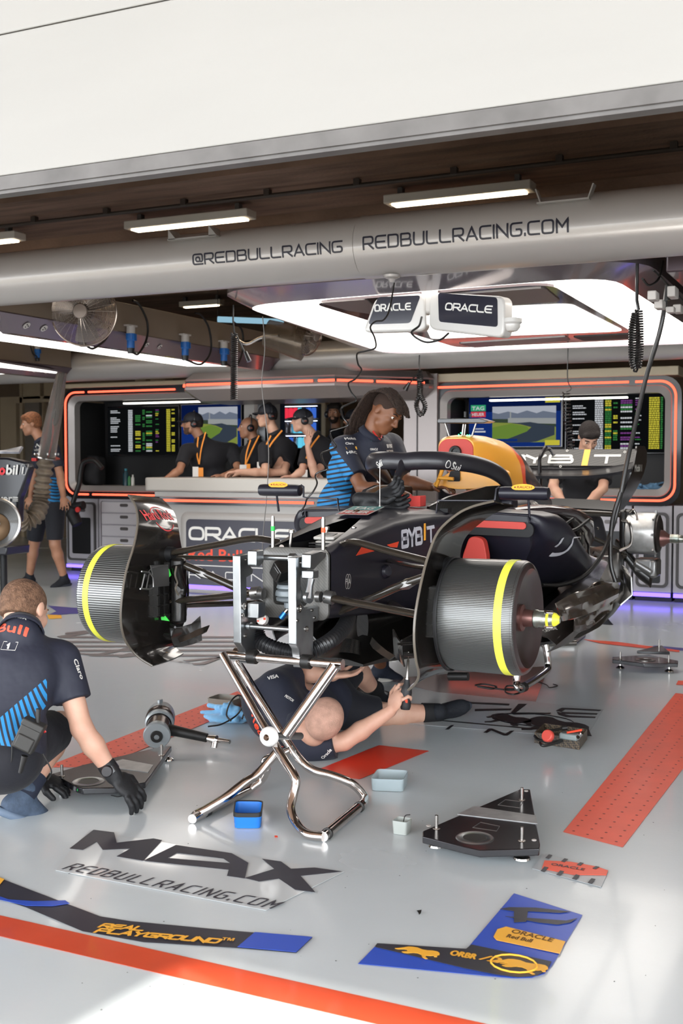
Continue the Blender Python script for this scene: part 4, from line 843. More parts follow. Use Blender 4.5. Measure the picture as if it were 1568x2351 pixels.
for i in range(8):
    aa = i * math.pi / 4; q = P1 + V((math.cos(aa) * .11, math.sin(aa) * .11, .012)); fb.cyl(q, q + V((0, 0, .02)), .008, n=8)
put('bolts', fb, brk, t)
put('red_clip', M().box(P1 + V((-.12, -.03, -.03)), (.06, .03, .03)), _mats['red_plastic'], t, bevel=.004)
bp_ = catmull([P1, atY(98, 1110, dy), atY(94, 1150, dy), atY(82, 1185, dy - .1), atY(55, 1200, dy - .2), atY(38, 1180, dy - .3), atY(20, 1150, dy - .4)], 14); rs = [.085 + .0085 * math.sin(i * 2 * math.pi / 4.0) for i in range(len(bp_))]
# resample for ribs
bl = M(); dense = []; 
for i in range(len(bp_) - 1):
    for j in range(3): dense.append(bp_[i].lerp(bp_[i + 1], j / 3))
bl.tube(dense, [.074 + .013 * math.cos(i * 2 * math.pi / 12) for i in range(len(dense))], n=28); put('bellows', bl, mat('bellows_rubber', '7a6d5d', .5, .0, col2='5c5145', nscale=12), t)
# hanging gun by the left wall unit
gy = 10.2; t = thing('wheel_gun', atY(178, 1170, gy), 'black wheel gun hanging on a thick hose over the left wall unit', 'tool')
put('hose', M().tube(catmull([atY(u, v, gy) for u, v in [(235, 1075), (215, 1057), (192, 1062), (185, 1085), (182, 1110), (172, 1140), (164, 1165)]], 8), .028, n=14), rub, t)
put('gun_body', M().tube([atY(150, 1165, gy), atY(192, 1160, gy)], [.035, .05], n=18).tube([atY(172, 1165, gy), atY(166, 1180, gy), atY(178, 1205, gy)], [.07, .075, .06], n=20), blackm, t, bevel=.006)
put('handle', M().tube([atY(168, 1185, gy), atY(175, 1203, gy)], .03, n=12), rub, t); put('red_badge', M().lathe([(0, .0), (.03, 0), (.03, .02), (0, .02)], atY(180, 1170, gy - .06), (0, -1, 0), n=20), _mats['red_plastic'], t)
# car in the next bay, only its rear end showing at the left edge
t = thing('race_car', (-7.3, 7.0, 0), 'second dark race car cut off by the left edge of the photo', 'car'); wy = 7.6
cp = mat('navy_car_paint', '15151c', .3, coat=.2, noise=.1)
def q(u, v, y=7.6): return atY(u, v, y)
def pan(px, y, d): return [(q(u, v, y).x, q(u, v, y).z) for u, v in px], (0, y, 0), (1, 0, 0), (0, 0, 1), (0, d, 0)
put('engine_cover', M().prism(*pan([(-60, 1050), (16, 1050), (58, 1060), (66, 1075), (52, 1120), (42, 1145), (40, 1200), (-60, 1200)], wy, .09)), cp, t, bevel=.02)
w1 = M(); gr = []
for i in range(7):
    s_ = i / 6; a_, b_ = q(-60, 1045 - 8 * s_ + (6 if s_ < .5 else 0), wy + .15 - .35 * s_), q(lerp(52, 44, s_), 1026 + 14 * s_, wy - .15 - .05 * s_); gr.append([a_, a_.lerp(b_, .6), b_])
put('wing', w1.sheet(gr, .02), mat('pale_wing', 'a5a5ab', .3, .2, col2='6b6a70', nscale=6), t)
lm = M(); p = q(-34, 1089, wy - .012); letter(lm, 'M', p, (1, 0, 0), (0, 0, 1), .085, slant=.15, bold=.05); letter(lm, 'bil', q(14, 1089, wy - .012), (1, 0, 0), (0, 0, 1), .082, width=.12, slant=.15, bold=.05); put('lettering', lm, lw, t, smooth=False)
lm = M(); letter(lm, 'o', q(-2, 1089, wy - .012), (1, 0, 0), (0, 0, 1), .082, width=.06, slant=.15, bold=.07); put('lettering', lm, mat('red_vinyl', 'd8333a', .5), t, smooth=False)
lm = M(); letter(lm, '1', q(50, 1088, wy - .012), (1, 0, 0), (0, 0, 1), .06, slant=.2, bold=.03)
fx = [q(44, 1090, wy - .012), q(58, 1090, wy - .012), q(66, 1066, wy - .012), q(50, 1066, wy - .012)]; lm.tube(fx, .0018, n=4, closed=True); put('lettering', lm, lw, t, smooth=False)
lm = M(); letter(lm, 'Player', q(-30, 1150, wy - .012), (1, 0, 0), (0, 0, 1), .055, width=q(28, 1150, wy).x - q(-30, 1150, wy).x, bold=.05)
for i in range(3): a_, b_ = q(29, 1150 - i * 4, wy - .012), q(41, 1150 - i * 4, wy - .012); lm.box((a_ + b_) / 2, ((b_ - a_).x, .001, .008))
put('lettering', lm, lw, t, smooth=False)
c = q(-12, 1200, 7.3); put('brake_drum', M().lathe([(0, .0), (.08, .0), (.14, .02), (.2, .03), (.215, .0), (.215, -.2), (0, -.2)], c, (.75, -.65, 0), n=48), carbon(), t)
put('drum_rim', M().lathe([(.19, .04), (.205, .045), (.215, .035), (.21, .02), (.19, .02), (.19, .04)], c, (.75, -.65, 0), n=48), steel, t)
put('axle', M().lathe([(0, .2), (.02, .2), (.03, .14), (.035, .03), (.05, 0)], c, (.75, -.65, 0), n=20), steel, t)
put('hub_bowl', M().lathe([(0, .004), (.11, .034), (.12, .03)], c + V((.0, 0, -.04)), (.75, -.65, 0), n=32), mat('bronze_shine', '5a452f', .35, .6), t)
put('floor_tray', M().prism(*pan([(-60, 1250), (16, 1255), (14, 1275), (-60, 1270)], wy, .3)), cp, t, bevel=.01)
for u in (-20, 8): put('stand_leg', M().tube([q(u, 1260, 7.8), V((q(u, 1260, 7.8).x, 7.8, 0))], .03, n=10), blackm, t)
# ================================================================ THE CAR ON ITS STANDS
CX, Y0 = -2.12, 4.06
car = thing('race_car', (CX, Y0, 0), 'matte navy race car without wheels and nose raised on stands, yellow airbox', 'car')
paint = mat('matte_navy_paint', '1b1a24', .42, coat=.12, noise=.12, nscale=4)
carb = carbon('carbon_gloss', '0e0d0c', '201d1a', 240, .2, 1.0); carbd = carbon('carbon_dark', '090808', '1b1917', 150, .32, .4); carbg = carbon('carbon_grey', '4a4947', '62605c', 420, .4, .3)
yel = mat('yellow_paint', 'f0a83a', .4, coat=.2); redc = mat('red_cover', 'b53a30', .55); lowh = mat('orange_red_vinyl', 'e0482c', .5)
alu = mat('machined_aluminium', 'a4a7a9', .3, .95, col2='8b8e90', nscale=9); alud = mat('aluminium_dull', '8d8c8b', .32, .9); greyp = mat('grey_vinyl', 'b9b8bf', .5)
def C(x, y, z): return V((CX + x, y, z))
def mir(p): return V((2 * CX - p[0], p[1], p[2]))
def sect(y, hw, top, bot, wh=.0, r=.05, rb=.05, flare=0.0):
    """half ring from top centre to bottom centre, then mirrored"""
    h = [(0, top + .012 * (1 if wh == 0 else 0)), (max(wh, .02), top + (.008 if wh == 0 else 0)), (max(hw - r, wh + .012), top)]
    for i in range(1, 6): a = R(90 - 18 * i); h.append((hw - r + r * math.cos(a), top - r + r * math.sin(a)))
    h += [(hw + flare * .5, (top + bot) / 2), (hw + flare, bot + rb)]
    for i in range(1, 5): a = R(-22.5 * i); h.append((hw + flare - rb + rb * math.cos(a), bot + rb + rb * math.sin(a)))
    h.append((hw * .4, bot - .003)); h.append((0, bot - .004)); ring = [C(x, y, z) for x, z in h] + [C(-x, y, z) for x, z in h[1:-1][::-1]]
    return ring
ts = [(4.05, .155, .945, .655, .11, .04, .07), (4.18, .164, .966, .645, .105, .045, .07), (4.34, .178, .995, .635, .085, .05, .06), (4.5, .195, 1.02, .625, .055, .055, .06), (4.62, .207, 1.038, .62, .03, .06, .05), (4.64, .21, 1.04, .62, 0, .06, .05), (4.8, .228, 1.058, .61, 0, .08, .05), (5.0, .252, 1.066, .60, 0, .09, .05), (5.2, .28, 1.06, .59, 0, .09, .05), (5.6, .33, 1.05, .57, 0, .08, .05), (6.1, .34, 1.04, .55, 0, .08, .05), (6.4, .32, 1.0, .55, 0, .08, .05)]
rings = [sect(*q) for q in ts]; tub = M(); n = len(rings[0]); tub.loft(rings, caps=False)
nf = []
for k_, f in enumerate(tub.f):
    i, j = divmod(k_, n)
    if i < 4 and j in (0, 1, n - 1, n - 2) and (j in (0, n - 1) or i >= 9): continue
    nf.append(f)
tub.f = nf; tub.m = [0] * len(nf)
body = put('monocoque', tub, paint, car, ang=50, solid=0)
# recess below the missing hatch, with its equipment
bay = M(); bay.box(C(0, 4.36, .86), (.2, .62, .01)); bay.box(C(.10, 4.34, .90), (.006, .6, .1), Euler((0, 0, .08)).to_matrix()); bay.box(C(-.10, 4.34, .90), (.006, .6, .1), Euler((0, 0, -.08)).to_matrix())
put('hatch_bay', bay, blackm, car, smooth=False)
put('electronics_box', M().box(C(.012, 4.33, .975), (.10, .12, .014), Euler((.12, 0, 0)).to_matrix()).box(C(.012, 4.33, .945), (.085, .11, .035), Euler((.12, 0, 0)).to_matrix()), mat('grey_box', 'b9b5ae', .4), car, bevel=.006)
put('electronics_label', M().box(C(.018, 4.322, .9835), (.05, .05, .002), Euler((.12, 0, 0)).to_matrix()), mat('label_grey', '7d7a76', .5), car, smooth=False)
b = M()
for i in range(5): b.box(C(.012, 4.30 + .0 * i, .90 + .012 * i), (.12, .10, .006))
put('cooling_fins', b, carbd, car, bevel=.001)
for x, y in ((-.03, 4.37), (.075, 4.42), (-.07, 4.12)):
    put('pin', M().cyl(C(x, y, .92), C(x + .01, y, 1.0), .007, n=12).lathe([(0, 0), (.012, .004), (.012, .016), (0, .02)], C(x + .01, y, .995), n=14), steel, car)
b = M(); rnd = random.Random(4); cm2 = [rub, mat('blue_anodised', '2f6fb5', .3, .7), _mats['red_plastic'], steel]
for i in range(9):
    x = -.085 + i * .02; b.tube([C(x, 4.1 + rnd.uniform(-.01, .01), .90), C(x + .02, 4.11 + rnd.uniform(-.01, .02), .905)], .008, n=10, mi=rnd.choice([0, 0, 1, 2, 3]))
for i in range(5): b.tube(catmull([C(-.08 + i * .03, 4.08, .89), C(-.06 + i * .03, 4.14, .92), C(-.09 + i * .035, 4.22, .90)], 6), .005, n=6, mi=0)
put('connectors', b, cm2, car)
put('steering_link', M().cyl(C(-.11, 4.12, .925), C(.11, 4.09, .925), .007, n=10).tube([C(-.1, 4.10, .93), C(-.07, 4.05, .945)], .01, n=10), steel, car)
for x, m_ in ((-.105, 'green_tape'), (.125, 'orange_tape')):
    p = C(x, 4.04, .94); put('alignment_post', M().cyl(p, p + V((0, 0, .125)), .008, n=16).cyl(p + V((0, 0, .125)), p + V((0, 0, .132)), .006, n=12), steel, car); put('tape_mark', M().cyl(p + V((0, 0, .07)), p + V((0, 0, .09)), .0086, n=16), mat(m_, '22b04a' if 'green' in m_ else 'f0552a', .5), car)
# front bulkhead
bh = []; bi = []
for x, z in rrect(.30, .29, .035, 5, 0, .80): bh.append((x, z if z > .7 else z - .02 + (.02 if abs(x) > .1 else 0)))
b = M(); inner = [(x * .52 - .02, .80 + (z - .80) * .62 + .0) for x, z in bh]
def rg(pl, y): return [C(x, y, z) for x, z in pl]
b.loft([rg(bh, 4.05), rg(bh, 4.035), rg([(x * .96, .8 + (z - .8) * .96) for x, z in bh], 4.03), rg(inner, 4.03), rg(inner, 4.16), rg([(x * .2, .8) for x, z in bh], 4.165)], caps=False); put('bulkhead', b, carbg, car, ang=50)
mc = put('master_cylinder', M().tube([C(-.035, 3.93, .85), C(-.005, 4.1, .875)], .04, n=4, flat=(1.2, .8)).tube([C(-.035, 3.925, .85), C(-.03, 3.96, .855)], .028, n=4, flat=(1.2, .8)), carbd, car, bevel=.004)
put('damper', M().lathe([(0, .80), (.045, .80), (.05, .79), (.05, .785), (.042, .78), (.052, .775), (.055, .765), (.055, .755), (.045, .75), (.052, .745), (.05, .735), (.03, .728), (.02, .725), (.02, .705), (.012, .70), (0, .70)], C(-.01, 4.0, 0), n=28), mat('grey_rubber_boot', '6d7478', .4, .2), car)
b = M(); b.tube([C(-.01, 4.0, .705), C(-.03, 3.98, .675)], .008, n=8).tube([C(-.01, 4.0, .705), C(.02, 3.98, .67)], .008, n=8); put('clevis', b, steel, car)
b = M(); b.tube([C(.005, 3.985, .685), C(.03, 3.975, .662)], .013, n=12).tube([C(-.02, 3.985, .685), C(-.035, 3.975, .662)], .012, n=12); put('blue_fitting', b, cm2[1], car)
# pitot antenna and lettering
put('antenna', M().cyl(C(0, 4.9, 1.06), C(0, 4.9, 1.30), .0022, n=6).lathe([(0, .02), (.006, .02), (.01, 0), (0, 0)], C(0, 4.9, 1.065), n=12), steel, car)
# sidepods
def podring(s, y, xi, xo, top, bot, under):
    # xi inner, xo outer; rounded shoulder, undercut below
    pts = [(xi, top + .01)]; r = min(.09, (top - bot) * .42, (xo - xi) * .6)
    pts.append(((xi + xo - r) / 2, top + .008))
    for i in range(0, 7): a = R(90 - 22 * i); pts.append((xo - r + r * math.cos(a), top - r + r * math.sin(a)))
    pts += [(xo - under * .45, bot + (top - bot) * .35), (xo - under * .85, bot + .05), (xo - under, bot), (xi, bot)]
    return [C(s * x, y, z) for x, z in pts]
PS = [(5.30, .24, .62, 1.03, .99, .02), (5.315, .24, .66, 1.036, .96, .05), (5.36, .25, .70, 1.038, .86, .10), (5.45, .27, .725, 1.045, .74, .2), (5.55, .32, .74, 1.03, .64, .28), (5.68, .40, .745, .985, .57, .30), (5.82, .47, .74, .93, .54, .30), (5.95, .52, .735, .88, .53, .28), (6.1, .56, .72, .83, .53, .26), (6.25, .60, .70, .79, .54, .24), (6.36, .62, .68, .74, .56, .2)]
for s in (1, -1):
    pr = [podring(s, *q) for q in PS]; b = M(); b.loft(pr, caps=False, closed=False)
    pod = put('sidepod', b, paint, car, ang=60, solid=.006); put('inlet_face', M().add(pr[1], [tuple(range(len(pr[1])))]), paint, pod, smooth=False)
    put('inlet_cover', M().prism(rrect(.30, .034, .016, 5), C(s * .45, 5.285, .985), (1, 0, -.02 * s), (0, 0, 1), (0, .04, 0)), _mats['red_plastic'] if False else redc, pod)
    put('inlet', M().prism(rrect(.37, .07, .03, 5), C(s * .45, 5.294, .965), (1, 0, -.02 * s), (0, 0, 1), (0, .02, 0)), blackm, pod)
    # vertical inlet side and red block behind the fairing
    put('foam_block', M().prism(corner([(0, 0), (.10, 0), (.12, .10), (.10, .20), (.03, .21), (-.01, .1)], .03), C(s * .30 if s > 0 else -.38, 5.24, .72), (1, 0, 0), (0, 0, 1), (0, .06, 0)), redc, pod, bevel=.004)
# engine cover and airbox: yellow, flame red, then navy towards the rear
liv = mat('airbox_livery', 'f0a83a', .38, coat=.2)
def _liv():
    nt = liv.node_tree; N, L = nt.nodes, nt.links; b = N['Principled BSDF']; tc = N.new('ShaderNodeTexCoord'); sp = N.new('ShaderNodeSeparateXYZ'); L.new(tc.outputs['Object'], sp.inputs[0])
    ns = N.new('ShaderNodeTexNoise'); ns.inputs['Scale'].default_value = 4.5; ns.inputs['Detail'].default_value = 1.5; L.new(tc.outputs['Object'], ns.inputs[0])
    ma = N.new('ShaderNodeMath'); ma.operation = 'MULTIPLY_ADD'; L.new(ns.outputs['Fac'], ma.inputs[0]); ma.inputs[1].default_value = .35; L.new(sp.outputs['Y'], ma.inputs[2])
    mz = N.new('ShaderNodeMath'); mz.operation = 'MULTIPLY_ADD'; L.new(sp.outputs['Z'], mz.inputs[0]); mz.inputs[1].default_value = .9; L.new(ma.outputs[0], mz.inputs[2])
    rp = N.new('ShaderNodeMapRange'); rp.inputs[1].default_value = 3.4; rp.inputs[2].default_value = 4.4; L.new(mz.outputs[0], rp.inputs[0])
    cr = N.new('ShaderNodeValToRGB'); cr.color_ramp.interpolation = 'CONSTANT'; e = cr.color_ramp.elements; e[0].position = 0; e[0].color = lin('f2a93c'); e[1].position = .50; e[1].color = lin('e2512c'); x = e.new(.60); x.color = lin('1b1a24')
    L.new(rp.outputs[0], cr.inputs[0]); L.new(cr.outputs[0], b.inputs['Base Color'])
_liv()
ES = [(5.97, .105, 1.262, 1.425), (6.0, .118, 1.25, 1.437), (6.1, .138, 1.225, 1.443), (6.3, .158, 1.17, 1.442), (6.55, .168, 1.06, 1.425), (6.8, .165, 1.0, 1.385), (7.05, .14, .97, 1.31), (7.3, .11, .95, 1.22), (7.6, .075, .94, 1.12), (7.9, .04, .93, 1.03)]
b = M(); b.loft([superell(C(0, y, (z0 + z1) / 2), hw, (z1 - z0) / 2, 3.4 if y < 6.2 else 2.6, 40) for y, hw, z0, z1 in ES]); put('engine_cover', b, liv, car, ang=60)
put('airbox_cover', M().prism([(p[0] , p[1]) for p in rrect(.205, .15, .06, 8, 0, 1.343)], C(0, 5.968, 0), (1, 0, 0), (0, 0, 1), (0, -.008, 0)), redc, car, bevel=.002)
put('airbox_plug', M().lathe([(0, .004), (.018, .004), (.02, .014), (.032, .016), (.036, .008), (.036, 0), (0, 0)], C(.0, 5.96, 1.345), (0, -1, 0), n=32).lathe([(0, .007), (.006, .007), (.006, .004)], C(0, 5.96, 1.345), (0, -1, 0), n=16), rub, car)
b = M(); b.loft([superell(C(0, y, z), hw, hh, 2.4, 36) for y, hw, z, hh in [(6.3, .22, 1.0, .10), (6.6, .27, .98, .13), (6.9, .25, .94, .14), (7.2, .2, .9, .12), (7.5, .14, .88, .1)]]); put('cover_shoulder', b, paint, car, ang=60)
# roll hoop base and its struts
b = M(); pl = corner([(-.16, 1.16), (-.10, 1.15), (.0, 1.135), (.1, 1.14), (.2, 1.115), (.26, 1.13), (.26, 1.24), (.12, 1.26), (-.02, 1.25), (-.1, 1.2)], .03)
b.prism(pl, C(.0, 6.0, 0), (1, 0, 0), (0, 0, 1), (0, .16, 0)); put('roll_hoop_base', b, yel, car, bevel=.008)
put('strut', M().tube([C(-.105, 5.93, 1.15), C(-.075, 5.98, 1.27)], .011, n=10).tube([C(-.09, 5.93, 1.2), C(.0, 5.93, 1.195)], .01, n=10), yel, car)
put('opening', M().prism(corner([(0, 0), (.075, 0), (.075, .06), (.02, .06)], .01), C(-.06, 5.99, 1.18), (1, 0, 0), (0, 0, 1), (0, .012, 0)), blackm, car, smooth=False)
put('side_camera', M().tube([C(-.22, 6.05, 1.325), C(-.11, 6.05, 1.325)], .022, n=20, flat=(1, 1.2)), paint, car)
# camera wing on struts
p0, p1 = atY(1013, 966, 6.05), atY(1132, 966, 6.05)
b = M(); pf = [(p0.x, 1.522), (p0.x + .01, 1.532), (p1.x - .06, 1.532), (p1.x, 1.515), (p1.x - .03, 1.505), (p0.x + .005, 1.508)]
b.prism(pf, (0, 5.98, 0), (1, 0, 0), (0, 0, 1), (0, .12, .0)); put('antenna_wing', b, carbd, car, bevel=.003)
b = M()
for (u0, v0, u1, v1, r) in [(1021, 968, 1032, 1003, .006), (1094, 968, 1083, 1003, .006), (1064, 974, 1061, 1000, .006), (1069, 974, 1066, 1000, .004)]: b.tube([atY(u0, v0, 6.04), atY(u1, v1, 6.04)], r, n=10)
put('strut', b, steel, car); put('sensor', M().cyl(atY(1068, 958, 6.02), atY(1068, 945, 6.02), .009, n=10).cyl(atY(1080, 958, 6.02), atY(1080, 950, 6.02), .007, n=10), rub, car)
b = M()
for u, v in ((1053, 998), (1058, 994), (1073, 999), (1078, 999)): b.lathe([(0, .004), (.004, 0), (0, -.004)], atY(u, v, 6.0), n=8)
put('green_lights', b, glow('green_led', '35f08a', 6), car)
# cockpit surround and halo
def wallpath(pts, z0, ztop, th):
    b = M(); rr = []
    k = len(pts)
    for i, (x, y) in enumerate(pts):
        a = V(pts[max(i - 1, 0)]); c_ = V(pts[min(i + 1, k - 1)]); t_ = (c_ - a).normalized(); nn = V((t_.y, -t_.x)); zt_ = ztop[i]
        q = lambda o, z: C(x + nn.x * o, y + nn.y * o, z)
        rr.append([q(th / 2, z0), q(th / 2, zt_ - .01), q(th * .3, zt_), q(-th * .3, zt_), q(-th / 2, zt_ - .01), q(-th / 2, z0)])
    return b.loft(rr)
pp = [(.16, 5.12), (.23, 5.2), (.28, 5.35), (.305, 5.55), (.31, 5.8), (.29, 6.0)]; zz = [1.075, 1.12, 1.145, 1.165, 1.165, 1.15]
for s in (1, -1): put('cockpit_side', wallpath([(s * x, y) for x, y in pp], .98, zz, .035), carbd, car, ang=50)
put('cockpit_floor', M().box(C(0, 5.6, 1.055), (.5, .9, .02)), blackm, car, smooth=False)
HP = [(0, 5.19, 1.292), (.09, 5.2, 1.298), (.19, 5.27, 1.296), (.27, 5.40, 1.283), (.315, 5.56, 1.258), (.338, 5.70, 1.222), (.346, 5.79, 1.18), (.346, 5.82, 1.12), (.346, 5.82, 1.05)]
hp = [C(-x, y, z) for x, y, z in HP[::-1]] + [C(x, y, z) for x, y, z in HP[1:]]
hc = catmull(hp, 6); b = M(); k = len(hc)
b.tube(hc, [lerp(.034, .046, min(1, min(i, k - 1 - i) / 16)) for i in range(k)], n=20, flat=(1.0, .62), up=(0, 0, 1))
b.tube(catmull([C(0, 5.22, 1.285), C(0, 5.15, 1.24), C(0, 5.08, 1.16), C(0, 5.04, 1.05)], 6), [.03 + .02 * (1 - min(1, i / 6)) for i in range(19)], n=16, flat=(.55, 1.1), up=(1, 0, 0))
halo = put('halo', b, mat('halo_satin', '1f1d22', .38, coat=.2), car, ang=60)
for s in (1, -1): put('halo_foot', M().box(C(s * .35, 5.83, 1.06), (.07, .12, .07)), paint, halo, bevel=.015)
lm = M(); a, b_ = atX(1062, 1080, CX + .30), atX(1083, 1084, CX + .3)
dd = ray(1050, 1075); hb = caster([halo])
def oracle_style(word, h, t=.2, gap=.22, r=.22, slant=0): return lambda mb, A_, ex, ey, L_: sfont(mb, word, A_, ex, ey, h, L_, t=t, gap=gap, r=r, slant=slant)
def sticker(word, u0, v0, u1, v1, h, m_, parent, bvh, bold=.03, slant=0, off=.0015, sub=.3, name='lettering', extra=None):
    """emblem or lettering lying on the surface met by the sight lines between two points"""
    O = V((0, 0, H)); d0, d1 = ray(u0, v0).normalized(), ray(u1, v1).normalized()
    h0 = bvh.ray_cast(O, d0, 20); h1 = bvh.ray_cast(O, d1, 20)
    if h0[0] is None or h1[0] is None: print('MISS', word, h0[0], h1[0]); return None
    A_, B_ = h0[0], h1[0]; ex = (B_ - A_).normalized(); nn = (h0[1] + h1[1]); nn = nn.normalized() if nn.length > 1e-6 else -d0
    if nn.dot(d0) > 0: nn = -nn
    nn = (nn - ex * nn.dot(ex)).normalized(); ey = nn.cross(ex); mb = M()
    if extra: extra(mb, A_, ex, ey, (B_ - A_).length)
    else: letter(mb, word, A_, ex, ey, h, width=(B_ - A_).length, bold=bold, slant=slant, sub=sub)
    wrap(mb, bvh, -nn, off, 1.2); return put(name, mb, m_, parent, smooth=False)
sticker('Sui', 1035, 1076, 1053, 1080, .03, lw, halo, hb)
sticker('drop', 1020, 1072, 1032, 1075, .03, lw, halo, hb, extra=lambda mb, A_, ex, ey, L_: mb.tube([A_ + ex * (L_ / 2 + math.cos(t) * L_ * .42) + ey * (.014 + math.sin(t) * (.020 if math.sin(t) > 0 else .014)) for t in [i * .5236 for i in range(12)]], .002, n=4, closed=True))
sticker('Sui', 869, 1074, 879, 1068, .03, lw, halo, hb)
# mirrors
def mirror_unit(s):
    c = C(s * .645, 5.10, 1.145); b = M(); L_ = .115
    b.loft([[c + V((sx * 1, math.cos(t) * .034 * k_, math.sin(t) * .031 * k_)) for t in [i * math.pi / 8 for i in range(16)]] for sx, k_ in ((-L_ - .004, .6), (-L_, .92), (-L_ + .02, 1), (L_ - .02, 1), (L_, .92), (L_ + .004, .6))])
    m_ = put('mirror', b, paint, car, ang=60)
    put('badge', M().lathe([(0, .0315), (.02, .0318), (.02, .030)], c + V((0, -.0, 0)), (0, -.25, 1), n=28), yel, m_) if False else None
    e = M(); e.add([c + V((math.cos(t) * .055, -.012 + math.sin(t) * -.006, .0325 + math.sin(t) * .006)) for t in [i * math.pi / 12 for i in range(24)]], [tuple(range(24))]); e2 = M(); 
    o = c + V((0, -.02, .027)); ey = V((0, .35, .94)).normalized()
    e2.prism([(math.cos(i * math.pi / 12) * .055, math.sin(i * math.pi / 12) * .017) for i in range(24)], o, (1, 0, 0), ey, V((0, -.94, .35)) * .004); put('badge', e2, yel, m_, smooth=False)
    l_ = M(); letter(l_, 'RAUCH', o + V((-.028, -.0045, .002)) - ey * .005, (1, 0, 0), ey, .011, width=.07, bold=.02); l_.prism([(math.cos(i * math.pi / 6) * .004 - .038, math.sin(i * math.pi / 6) * .004) for i in range(12)], o, (1, 0, 0), ey, V((0, -.94, .35)) * .0052); put('lettering', l_, mat('red_brown_ink', '7a2a1e', .5), m_, smooth=False)
    put('mirror_arm', M().tube([c + V((-s * .12, .0, .028)), c + V((-s * .135, 0, .02)), c + V((-s * .14, -.01, -.032)), c + V((-s * .165, -.02, -.036)), C(s * .26, 4.98, 1.11), C(s * .255, 4.98, 1.05)], .005, n=8).tube([c + V((s * .02, .0, -.03)), c + V((s * .02, .02, -.11))], .006, n=8), paint, m_)
mirror_unit(1); mirror_unit(-1)
# livery on the chassis side
cb_ = caster([body])
def flash(pxs, m_, name='decal'):
    O = V((0, 0, H)); q = []
    for u, v in pxs:
        h_ = cb_.ray_cast(O, ray(u, v).normalized(), 20)
        if h_[0] is None: print('MISSF', u, v); return
        q.append(h_[0] + h_[1] * (.0015 if h_[1].dot(ray(u, v)) < 0 else -.0015))
    M_ = M()
    if len(pxs) == 4:
        q = []
        for i in range(9):
            for j in range(3):
                a_, b_ = lerp(pxs[0][0], pxs[3][0], i / 8), lerp(pxs[0][1], pxs[3][1], i / 8); c_, d_ = lerp(pxs[1][0], pxs[2][0], i / 8), lerp(pxs[1][1], pxs[2][1], i / 8); h_ = cb_.ray_cast(O, ray(lerp(a_, c_, j / 2), lerp(b_, d_, j / 2)).normalized(), 20)
                q.append(h_[0] - ray(a_, b_).normalized() * .002 if h_[0] is not None else q[-1])
        M_.add(q, [(i * 3 + j, i * 3 + j + 1, i * 3 + j + 4, i * 3 + j + 3) for i in range(8) for j in range(2)])
    else: M_.add(q, [tuple(range(len(q)))])
    put(name, M_, m_, body, smooth=False, flipcheck=False)
sticker('BYB', 921, 1261, 970, 1250, .115, greyp, body, cb_, extra=oracle_style('BYB', .086, .2, .13, .12))
sticker('T', 980, 1248, 998, 1244, .115, greyp, body, cb_, extra=oracle_style('T', .08, .2, .13))
flash([(973, 1202), (977.5, 1201), (977.5, 1240), (973, 1241)], yel)
flash([(816, 1276), (829, 1256), (868, 1263)], lowh); flash([(888, 1251), (916, 1243), (912, 1257), (896, 1256)], lowh); flash([(1002, 1234), (1012, 1232), (1010, 1243), (1000, 1244)], lowh)
def fia(mb, A_, ex, ey, L_):
    for cx_ in (-.0, .016):
        mb.tube([A_ + ex * (.012 + cx_ + math.cos(t) * .014) + ey * (math.sin(t) * .03) for t in [i * math.pi / 12 for i in range(24)]], .0016, n=4, closed=True)
    letter(mb, 'FIA', A_ - ey * .011 - ex * .002, ex, ey, .022, width=.044, bold=.05)
sticker('FIA', 793, 1335, 815, 1335, .02, lw, body, cb_, extra=fia)
put('camera_blister', M().lathe([(.0, .03), (.02, .028), (.03, .015), (.032, 0)], atX(882, 1312, CX + .19), (.9, -.42, .1), n=24), paint, body)
def tagd(mb, A_, ex, ey, L_):
    pass
for u0, v0, u1, v1, col, w_ in [(760, 1183, 866, 1176, 'white_vinyl', 0)]:
    top = M(); o = C(-.02, 4.72, 1.0645); ex, ey = V((1, .0, 0)), V((0, .93, .14)).normalized()
    def rb(a0, b0, a1, b1, mi): top.add([o + ex * a + ey * b + V((0, 0, .0035 + .0008 * mi)) for a, b in ((a0, b0), (a1, b0), (a1, b1), (a0, b1))], [(0, 1, 2, 3)], mi)
    rb(-.08, -.1, .08, .1, 0); rb(-.075, -.095, .075, -.003, 1); rb(-.075, .003, .075, .095, 2); letter(top, 'TAG', o + ex * -.05 + ey * .02, ex, ey, .055, width=.10, bold=.03, mi=0, lift=.006); letter(top, 'HEUER', o + ex * -.065 + ey * -.075, ex, ey, .05, width=.13, bold=.03, mi=0, lift=.006)
    put('decal', top, [lw, redc, mat('tag_green', '2f7d78', .5)], body, smooth=False, flipcheck=False)
put('hatch_fastener', M().lathe([(0, .022), (.014, .02), (.02, 0)], C(-.03, 4.70, 1.052), n=20), mat('bronze', '4a3628', .3, .6), body)
